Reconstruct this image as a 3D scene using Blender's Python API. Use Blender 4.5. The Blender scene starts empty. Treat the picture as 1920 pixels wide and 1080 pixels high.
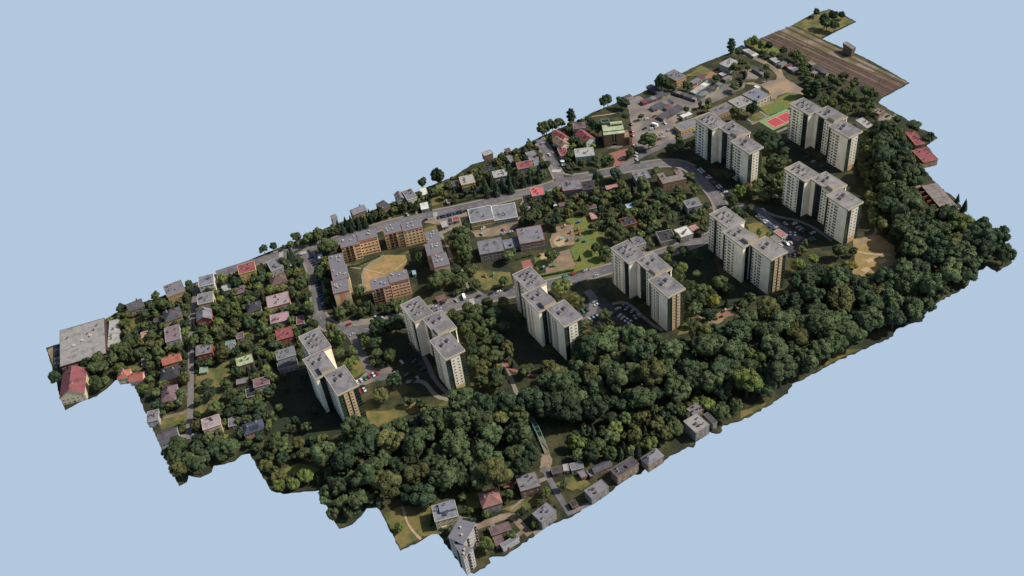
import bpy, bmesh, math, random
from mathutils import Vector, Matrix
from mathutils.geometry import tessellate_polygon
SC = bpy.context.scene
COL = SC.collection
R = math.radians
# ------------------------------------------------------------------ camera
cam = bpy.data.cameras.new('camera'); camo = bpy.data.objects.new('camera', cam); COL.objects.link(camo)
cam.sensor_width = 36; cam.lens = 35.6909
cam.clip_start = 1; cam.clip_end = 5000
camo.matrix_world = Matrix(((0.85044604, 0.40850663, -0.33145719, -320.0), (-0.51651103, 0.52889315, -0.67341547, -490.0), (-0.09978925, 0.74390481, 0.66079326, 500.0), (0, 0, 0, 1)))
SC.camera = camo
# ------------------------------------------------------------------ sky and sun
SUN_AZ, SUN_EL = R(-28), R(46)           # measured from +X, counter-clockwise
world = bpy.data.worlds.new('World'); SC.world = world; world.use_nodes = True
nt = world.node_tree; nt.nodes.clear()
wo = nt.nodes.new('ShaderNodeOutputWorld'); mx = nt.nodes.new('ShaderNodeMixShader')
bs = nt.nodes.new('ShaderNodeBackground'); bb = nt.nodes.new('ShaderNodeBackground')
sky = nt.nodes.new('ShaderNodeTexSky'); sky.sky_type = 'NISHITA'; sky.sun_disc = False
sky.sun_elevation = SUN_EL; sky.sun_rotation = R(90) - SUN_AZ
bs.inputs['Strength'].default_value = 0.12
sky.air_density = 1.0; sky.dust_density = 2.0; sky.ozone_density = 1.0
nt.links.new(sky.outputs[0], bs.inputs['Color'])
bb.inputs['Color'].default_value = (0.448, 0.578, 0.730, 1)     # the even pale blue air under the horizon
bb.inputs['Strength'].default_value = 0.79
tc = nt.nodes.new('ShaderNodeTexCoord'); sp = nt.nodes.new('ShaderNodeSeparateXYZ')
mr = nt.nodes.new('ShaderNodeMapRange'); mr.inputs[1].default_value = -0.05; mr.inputs[2].default_value = 0.05
nt.links.new(tc.outputs['Generated'], sp.inputs[0]); nt.links.new(sp.outputs['Z'], mr.inputs[0])
nt.links.new(mr.outputs[0], mx.inputs[0]); nt.links.new(bb.outputs[0], mx.inputs[1]); nt.links.new(bs.outputs[0], mx.inputs[2])
nt.links.new(mx.outputs[0], wo.inputs[0])
sl = bpy.data.lights.new('sun', 'SUN'); sl.energy = 4.8; sl.angle = R(0.6); sl.color = (1.0, 0.955, 0.89)
so = bpy.data.objects.new('sun', sl); COL.objects.link(so)
so.rotation_euler = (R(90) - SUN_EL, 0, SUN_AZ + R(90)); so.location = (0, 0, 200)
SC.view_settings.view_transform = 'Standard'; SC.view_settings.look = 'None'
SC.view_settings.exposure = 0.34; SC.view_settings.gamma = 1.0
# ------------------------------------------------------------------ materials
def lin(c): return tuple((v/255/12.92 if v/255 <= .04045 else ((v/255+.055)/1.055)**2.4) for v in c)
MATS = {}
def mat(name, col, k=.6, rough=.85, var=.25, scale=.25, scale2=None, obj_var=0., joints=None, metal=0., spec=.3, bump=0., col2=None, thr=(.42, .58)):
    if name in MATS: return MATS[name]
    m = bpy.data.materials.new(name); m.use_nodes = True; t = m.node_tree; n = t.nodes
    b = n['Principled BSDF']; b.inputs['Roughness'].default_value = rough; b.inputs['Metallic'].default_value = metal
    b.inputs['Specular IOR Level'].default_value = spec
    c = [v*k for v in lin(col)]
    geo = n.new('ShaderNodeNewGeometry')
    nz = n.new('ShaderNodeTexNoise'); nz.inputs['Scale'].default_value = scale; nz.inputs['Detail'].default_value = 6; nz.inputs['Roughness'].default_value = .65
    t.links.new(geo.outputs['Position'], nz.inputs['Vector'])
    mr = n.new('ShaderNodeMapRange'); mr.inputs[1].default_value = .3; mr.inputs[2].default_value = .7
    mr.inputs[3].default_value = 1-var; mr.inputs[4].default_value = 1+var
    t.links.new(nz.outputs['Fac'], mr.inputs[0])
    base = n.new('ShaderNodeRGB'); base.outputs[0].default_value = (*c, 1); cur = base.outputs[0]
    if col2:
        n2 = n.new('ShaderNodeTexNoise'); n2.inputs['Scale'].default_value = scale2 or .06; n2.inputs['Detail'].default_value = 5
        t.links.new(geo.outputs['Position'], n2.inputs['Vector'])
        r2 = n.new('ShaderNodeMapRange'); r2.inputs[1].default_value = thr[0]; r2.inputs[2].default_value = thr[1]
        t.links.new(n2.outputs['Fac'], r2.inputs[0])
        mx = n.new('ShaderNodeMix'); mx.data_type = 'RGBA'; t.links.new(r2.outputs[0], mx.inputs[0])
        t.links.new(cur, mx.inputs[6]); mx.inputs[7].default_value = (*[v*k for v in lin(col2)], 1); cur = mx.outputs[2]
    fac = mr.outputs[0]
    if obj_var:
        oi = n.new('ShaderNodeObjectInfo'); ro = n.new('ShaderNodeMapRange'); ro.inputs[3].default_value = 1-obj_var; ro.inputs[4].default_value = 1+obj_var
        t.links.new(oi.outputs['Random'], ro.inputs[0])
        mu = n.new('ShaderNodeMath'); mu.operation = 'MULTIPLY'; t.links.new(fac, mu.inputs[0]); t.links.new(ro.outputs[0], mu.inputs[1]); fac = mu.outputs[0]
    if joints:     # panel joints: (vertical spacing, storey height, width)
        tcn = n.new('ShaderNodeTexCoord'); sx = n.new('ShaderNodeSeparateXYZ'); t.links.new(tcn.outputs['Object'], sx.inputs[0])
        ad = n.new('ShaderNodeMath'); ad.operation = 'ADD'; t.links.new(sx.outputs[0], ad.inputs[0]); t.links.new(sx.outputs[1], ad.inputs[1])
        outs = []
        for src, step in ((ad.outputs[0], joints[0]), (sx.outputs[2], joints[1])):
            dv = n.new('ShaderNodeMath'); dv.operation = 'DIVIDE'; dv.inputs[1].default_value = step; t.links.new(src, dv.inputs[0])
            fr = n.new('ShaderNodeMath'); fr.operation = 'FRACT'; t.links.new(dv.outputs[0], fr.inputs[0])
            gt = n.new('ShaderNodeMath'); gt.operation = 'GREATER_THAN'; gt.inputs[1].default_value = joints[2]/step; t.links.new(fr.outputs[0], gt.inputs[0])
            mp = n.new('ShaderNodeMapRange'); mp.inputs[3].default_value = .8; t.links.new(gt.outputs[0], mp.inputs[0]); outs.append(mp.outputs[0])
        for o in outs:
            mu = n.new('ShaderNodeMath'); mu.operation = 'MULTIPLY'; t.links.new(fac, mu.inputs[0]); t.links.new(o, mu.inputs[1]); fac = mu.outputs[0]
    vm = n.new('ShaderNodeVectorMath'); vm.operation = 'SCALE'; t.links.new(cur, vm.inputs[0]); t.links.new(fac, vm.inputs['Scale'])
    t.links.new(vm.outputs[0], b.inputs['Base Color'])
    if bump:
        bp = n.new('ShaderNodeBump'); bp.inputs['Strength'].default_value = bump; bp.inputs['Distance'].default_value = .4
        t.links.new(nz.outputs['Fac'], bp.inputs['Height']); t.links.new(bp.outputs[0], b.inputs['Normal'])
    MATS[name] = m; return m
KR = .62     # photograph tone of a sunlit flat surface -> base colour
ROOFC = dict(beigegrey=(150,144,136), paleconc=(168,164,156), midgrey=(122,120,124), darkgrey=(82,80,86), black=(56,54,60), bluegrey=(122,126,138), red=(146,66,66), redroof=(166,68,72), scarlet=(226,84,82),
    orange=(186,92,68), coral=(190,108,100), mauve=(118,90,94), mauvepatch=(128,104,108), mauveroof=(140,96,100), maroon=(128,58,70), pinkgrey=(162,144,142), pinkroof=(178,132,138), pinkpatch=(182,120,112), sage=(134,156,130), palegreen=(168,186,124),
    teal=(82,140,134), navy=(68,72,94), brown=(112,82,72), terracotta=(160,96,86), taupe=(136,122,112), tan=(160,120,92), whiteroof=(214,212,200), paleblue=(150,180,194), palerim=(128,128,130))
WALLC = dict(darkbrick=(72,50,46), paleconc=(150,146,138), cream=(180,166,132), creamlt=(196,188,164), pinkw=(186,160,146), brickbeige=(150,112,82), brick=(136,74,62), greyw=(150,148,142), greybr=(112,106,100), brownw=(118,98,80), ochre=(156,128,88),
    yellow=(188,160,100), sagew=(120,140,116), brownbrick=(112,86,70), paleblue=(140,170,184), greenw=(70,110,70), redrim=(134,120,102), mintw=(172,182,164), brickorange=(164,98,66))
def grey(c, k=.22): g = sum(c)/3; return tuple(v+(g-v)*k for v in c)
ROOFC = {n: grey(c, .3 if max(c)-min(c) > 60 else .2) for n, c in ROOFC.items()}
def rmat(c): return mat('roof_'+c, ROOFC[c], KR, .8, .22, .5, obj_var=.08, bump=.15, col2=tuple(int(v*(.72 if c not in ('mauvepatch','pinkpatch') else 1.25)) for v in ROOFC[c]), scale2=.22, thr=(.5,.75))
def wmat(c): return mat('wall_'+c, WALLC[c], .85, .85, .16, .5, obj_var=.06)
M_GLASS = mat('window_glass', (34,40,46), .8, .25, .2, 2., spec=.5)
M_BAY = mat('bay_glass', (36,46,52), .6, .16, .5, .12, spec=.6, col2=(44,62,50), scale2=.09)
M_BAYS = mat('green_reflection_glass', (58,78,46), .55, .22, .5, .12, spec=.5, col2=(34,46,44), scale2=.08)  # mottled green paints in reflections on the sunlit end bays
M_FRAME = mat('window_frame', (196,190,176), .8, .6, .05)
M_TOWER = mat('tower_panel', (240,230,206), 1., .8, .05, .25, joints=(4.3, 2.75, .14), col2=(224,214,190), scale2=.12)  # cream set paler to offset the shade on the west flanks
M_TEND = mat('tower_end_panel', (218,210,188), .82, .8, .07, .3, joints=(4.3, 2.75, .14))  # same cream toned down in colour where the end walls face the sun
M_TBEI = mat('tower_beige_panel', (186,158,116), .85, .8, .08, .3)
M_FASC = mat('tower_fascia', (190,170,134), .74, .8, .1)
M_TROOF = mat('tower_bitumen', (136,131,130), KR, .85, .18, .5, bump=.1, col2=(112,108,108), scale2=.12)
M_TROOF2 = mat('tower_bitumen_warm', (146,140,134), KR, .85, .14, .35, bump=.1, col2=(122,118,114), scale2=.12)
M_VENT = mat('vent_concrete', (176,168,150), .8, .85, .15, 1.)
M_VENTCAP = mat('vent_cap', (70,70,76), .7, .7, .15, 1.)
M_ORANGE = mat('render_orange', (214,178,124), 1., .85, .1, .4, joints=(5., 2.8, .12))
M_ORANGE2 = mat('render_salmon', (210,168,124), 1., .85, .1, .4, joints=(5., 2.8, .12))
M_REDP = mat('red_infill', (186,96,70), .9, .85, .12, .8)
M_CREAMEND = mat('cream_end_render', (208,184,142), .9, .85, .1, .3, col2=(186,166,132), scale2=.1)
M_PINKSTRIPE = mat('pink_render', (206,134,110), .9, .85, .1, .3)
M_BALC = mat('balcony_rail', (104,78,62), .8, .8, .3, .8, obj_var=.3)
M_BROOF = mat('block_bitumen', (116,114,118), KR, .85, .16, .4, bump=.1)
M_TIN = mat('red_flashing', (168,92,84), KR, .7, .15)
M_WHITE = mat('white_paint', (230,228,218), .8, .7, .05)
M_GREENROOF = mat('copper_green_roof', (182,186,148), KR, .7, .16, .4, col2=(156,166,130), scale2=.25)
M_COPPER = mat('copper_trim', (118,160,138), KR, .6, .2, 1.)
M_CBRICK = mat('church_brick', (134,104,84), .85, .9, .14, .8)
M_CDARK = mat('church_glass', (38,44,42), .7, .3, .2, 1., spec=.5)
M_GREENST = mat('green_steel', (104,150,132), .6, .5, .1, 1.)
M_WOOD = mat('weathered_wood', (120,100,80), .8, .9, .2, 2.)
M_BARK = mat('bark', (74,62,50), .7, .95, .25, 1.5)
M_RAIL = mat('rusty_rail', (112,90,80), .6, .5, .2, 1., metal=.4)
M_SLEEP = mat('sleeper', (120,99,85), .58, .95, .35, .5)
FOL = {'': (82,93,56), 'k': (60,75,51), 'o': (96,97,56), 'l': (102,114,58), 'y': (132,126,58), 'f': (79,93,59), 'c': (57,72,53), 's': (88,96,54)}
def fmat(t): return mat('foliage_'+(t or 'mid'), FOL[t], .68, .8, .40, .5, obj_var=.32, spec=.12, col2=tuple(int(v*.78) for v in FOL[t]), scale2=.3)
CARC = dict(w=((198,198,196), 'white'), s=((160,164,168), 'silver'), k=((38,40,46), 'black'), b=((62,84,116), 'blue'), r=((150,46,52), 'red'), g=((50,110,72), 'green'), t=((60,140,140), 'teal'))
def cmat(c): return mat('car_paint_'+CARC[c][1], CARC[c][0], .7, .3, .04, .5, spec=.5)
M_TYRE = mat('tyre', (34,34,36), .7, .9, .1)
GM = dict(ground=mat('ground_gardens', (88,84,50), .46, .95, .4, .35, bump=.3, col2=(52,58,34), scale2=.07, thr=(.4,.56)),
    asphalt=mat('asphalt', (122,116,113), .56, .9, .14, .3, col2=(102,99,102), scale2=.05), shadeasphalt=mat('shade_painted_asphalt', (76,76,80), .5, .9, .14, .3, col2=(66,66,72), scale2=.06), shadelawn=mat('shade_painted_grass', (56,66,40), .44, .95, .3, .3, bump=.3, col2=(46,56,38), scale2=.08), asphaltlt=mat('asphalt_light', (128,122,118), .55, .9, .15, .4),  # car park asphalt and tower lawns are darkened in colour to imitate shade
    yard=mat('dusty_yard', (154,141,126), .55, .95, .18, .2, col2=(118,110,104), scale2=.05), dirt=mat('dirt', (154,136,112), .55, .95, .2, .3, col2=(132,116,94), scale2=.08),
    dirtpath=mat('trodden_earth', (186,164,126), .55, .95, .15, .5), sanddirt=mat('sandy_dirt', (172,146,112), .55, .95, .16, .2, col2=(140,126,112), scale2=.05), reddirt=mat('reddish_dirt', (164,118,90), .55, .95, .15, .4),
    sand=mat('yard_sand', (158,132,102), .55, .95, .14, .3, col2=(136,116,94), scale2=.09), palesand=mat('pale_sand', (190,164,128), .55, .95, .12, .5),
    paving=mat('concrete_paving', (146,136,122), .54, .9, .12, .7), redpave=mat('red_brick_paving', (158,104,90), .55, .9, .15, .7),
    lawn=mat('green_lawn', (104,120,56), .56, .95, .24, .4, bump=.2, col2=(120,118,58), scale2=.07), drylawn=mat('dry_lawn', (132,118,68), .52, .95, .26, .35, bump=.2, col2=(92,98,50), scale2=.09), straw=mat('straw_lawn', (174,142,96), .55, .95, .2, .35, bump=.2, col2=(150,128,80), scale2=.07),
    ballast=mat('brown_ballast', (124,102,88), .58, .95, .35, .6, bump=.3, col2=(104,84,72), scale2=.09), greyballast=mat('grey_ballast', (146,128,110), .58, .95, .25, .8, col2=(108,100,66), scale2=.05))
M_MARK = mat('road_paint', (206,202,192), .6, .8, .2, 1.)
M_CGREEN = mat('court_green', (128,166,104), .55, .85, .14, .4)
M_CRED = mat('court_red', (186,78,80), .55, .85, .1, .3)
M_SOIL = mat('cut_earth', (46,40,32), .6, 1., .3, .5)
# ------------------------------------------------------------------ mesh helpers
class MB:
    def __init__(s): s.v = []; s.f = []; s.m = []
    def quad(s, pts, mi=0):
        i = len(s.v); s.v += [tuple(p) for p in pts]; s.f.append(tuple(range(i, i+len(pts)))); s.m.append(mi)
    def box(s, x0, y0, z0, x1, y1, z1, mi=0, top=None, skip=''):
        i = len(s.v); s.v += [(x0,y0,z0),(x1,y0,z0),(x1,y1,z0),(x0,y1,z0),(x0,y0,z1),(x1,y0,z1),(x1,y1,z1),(x0,y1,z1)]
        for f, k in (((0,3,2,1),'b'),((4,5,6,7),'t'),((0,1,5,4),'s'),((1,2,6,5),'e'),((2,3,7,6),'n'),((3,0,4,7),'w')):
            if k in skip: continue
            s.f.append(tuple(i+a for a in f)); s.m.append(top if (k == 't' and top is not None) else mi)
        return s
    def prism(s, P, z0, z1, mi=0, top=None, bottom=True):
        i = len(s.v); n = len(P); s.v += [(x,y,z0) for x,y in P]+[(x,y,z1) for x,y in P]
        for k in range(n):
            j = (k+1) % n; s.f.append((i+k, i+j, i+n+j, i+n+k)); s.m.append(mi)
        s.f.append(tuple(i+n+k for k in range(n))); s.m.append(mi if top is None else top)
        if bottom: s.f.append(tuple(i+k for k in reversed(range(n)))); s.m.append(mi)
        return s
    def beam(s, a, b, w, h=None, mi=0):
        a = Vector(a); b = Vector(b); h = h or w; d = (b-a).normalized()
        up = Vector((0,0,1)) if abs(d.z) < .95 else Vector((1,0,0)); sx = d.cross(up).normalized()*w/2; sy = sx.cross(d).normalized()*h/2
        i = len(s.v)
        for p in (a, b): s.v += [tuple(p-sx-sy), tuple(p+sx-sy), tuple(p+sx+sy), tuple(p-sx+sy)]
        for f in ((0,1,2,3),(7,6,5,4),(0,4,5,1),(1,5,6,2),(2,6,7,3),(3,7,4,0)): s.f.append(tuple(i+a_ for a_ in f)); s.m.append(mi)
        return s
    def tube(s, a, b, r0, r1, n=6, mi=0):
        a = Vector(a); b = Vector(b); d = (b-a).normalized(); up = Vector((0,0,1)) if abs(d.z) < .9 else Vector((1,0,0))
        u = d.cross(up).normalized(); w = u.cross(d); i = len(s.v)
        for p, r in ((a, r0), (b, r1)): s.v += [tuple(p+(u*math.cos(k*2*math.pi/n)+w*math.sin(k*2*math.pi/n))*r) for k in range(n)]
        for k in range(n): s.f.append((i+k, i+(k+1) % n, i+n+(k+1) % n, i+n+k)); s.m.append(mi)
        s.f.append(tuple(i+n+k for k in range(n))); s.m.append(mi); s.f.append(tuple(i+k for k in reversed(range(n)))); s.m.append(mi)
        return s
    def mesh(s, name, mats):
        me = bpy.data.meshes.new(name); me.from_pydata(s.v, [], s.f)
        for m in (mats if isinstance(mats, (list, tuple)) else [mats]): me.materials.append(m)
        if any(s.m): me.polygons.foreach_set('material_index', s.m)
        me.validate(); me.update(); return me
    def build(s, name, mats, parent=None, **kw): return link(name, s.mesh(name, mats), parent, **kw)
def link(name, data, parent=None, loc=None, rz=0., label=None, cat=None, group=None, kind=None):
    o = bpy.data.objects.new(name, data); COL.objects.link(o)
    if parent is not None: o.parent = parent
    if loc is not None: o.location = loc
    if rz: o.rotation_euler = (0, 0, rz)
    if label: o['label'] = label
    if cat: o['category'] = cat
    if group: o['group'] = group
    if kind: o['kind'] = kind
    return o
def sheet(name, P, z, m, kind='structure', **kw):
    tris = tessellate_polygon([[Vector((x, y, 0)) for x, y in P]])
    me = bpy.data.meshes.new(name); fs = []
    for a, b, c in tris:
        (x0,y0),(x1,y1),(x2,y2) = P[a],P[b],P[c]
        fs.append((a,b,c) if (x1-x0)*(y2-y0)-(x2-x0)*(y1-y0) > 0 else (a,c,b))
    me.from_pydata([(x, y, z) for x, y in P], [], fs); me.materials.append(m); me.update()
    return link(name, me, kind=kind, **kw)
rng = random.Random(11)
def rough(P, step, amp):
    out = []
    for i in range(len(P)):
        a, b = P[i], P[(i+1) % len(P)]; L = math.hypot(b[0]-a[0], b[1]-a[1]); n = max(1, int(L/step))
        for k in range(n):
            t = k/n; nx, ny = -(b[1]-a[1])/max(L,.01), (b[0]-a[0])/max(L,.01); d = rng.uniform(-1, 1)*(amp(a, b) if callable(amp) else amp) if k else 0
            out.append((a[0]+(b[0]-a[0])*t+nx*d, a[1]+(b[1]-a[1])*t+ny*d))
    return out
OUTLINE = [
(-383.1,177.5),
(-383.7,151.9),
(-385.1,123.7),
(-385.1,103.1),
(-374.1,104.9),
(-363.2,103.1),
(-354.7,106.3),
(-347.8,110.8),
(-337.7,107.8),
(-337.4,91.5),
(-338.1,61.4),
(-337.9,23.9),
(-337.6,-11.0),
(-332.2,-10.7),
(-329.7,-6.2),
(-323.8,-12.6),
(-316.3,-12.7),
(-313.4,-8.4),
(-307.1,-11.4),
(-300.4,-13.0),
(-295.2,-10.8),
(-290.0,-13.0),
(-290.1,-32.1),
(-289.4,-49.5),
(-284.0,-56.9),
(-276.6,-60.8),
(-264.2,-67.7),
(-264.9,-80.5),
(-265.3,-101.7),
(-257.3,-103.6),
(-248.6,-100.3),
(-245.0,-98.0),
(-239.3,-101.2),
(-239.5,-112.9),
(-241.4,-137.2),
(-229.6,-138.3),
(-217.9,-138.4),
(-217.4,-152.3),
(-217.0,-169.5),
(-213.1,-175.7),
(-201.8,-175.0),
(-201.2,-171.6),
(-193.3,-175.8),
(-181.9,-175.0),
(-167.9,-173.3),
(-162.9,-172.3),
(-148.8,-175.4),
(-143.0,-175.3),
(-130.6,-172.9),
(-117.2,-174.3),
(-102.6,-170.6),
(-94.4,-174.0),
(-87.1,-171.2),
(-78.5,-174.9),
(-69.7,-173.6),
(-58.4,-174.0),
(-56.2,-176.6),
(-45.0,-168.9),
(-35.7,-177.3),
(-29.9,-173.4),
(-20.2,-176.8),
(-5.6,-177.6),
(20.6,-177.1),
(28.5,-172.5),
(39.4,-173.6),
(69.8,-175.2),
(99.6,-179.0),
(110.9,-179.9),
(117.5,-176.5),
(125.4,-177.9),
(136.8,-181.4),
(144.7,-177.4),
(162.7,-174.2),
(174.7,-175.2),
(186.4,-175.1),
(202.1,-170.0),
(214.5,-168.7),
(214.7,-177.6),
(230.8,-177.0),
(239.9,-161.4),
(247.8,-147.9),
(248.4,-135.5),
(249.2,-121.2),
(258.6,-103.0),
(261.2,-82.8),
(268.5,-65.6),
(270.2,-57.5),
(287.7,-56.4),
(293.5,-47.4),
(296.7,-40.1),
(311.7,-38.3),
(313.6,-29.4),
(310.9,-18.7),
(314.3,0.1),
(314.0,15.9),
(316.1,31.3),
(324.9,34.2),
(359.8,36.2),
(362.1,65.3),
(363.5,94.1),
(362.0,118.3),
(359.7,145.5),
(383.5,147.1),
(408.1,148.3),
(409.0,165.7),
(407.6,184.0),
(389.8,187.9),
(353.6,183.1),
(316.8,184.2),
(291.0,181.7),
(265.2,182.5),
(240.5,184.1),
(199.6,180.7),
(167.1,178.6),
(143.4,179.4),
(114.3,180.4),
(97.9,177.9),
(54.5,177.2),
(30.4,174.4),
(13.4,173.6),
(-12.9,179.6),
(-34.7,173.9),
(-60.3,174.9),
(-83.6,174.4),
(-101.2,174.4),
(-148.9,177.6),
(-168.1,177.6),
(-209.9,178.5),
(-236.8,179.6),
(-281.4,178.7),
(-324.6,184.2),
(-333.6,182.0),
(-373.9,175.6)]
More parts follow.
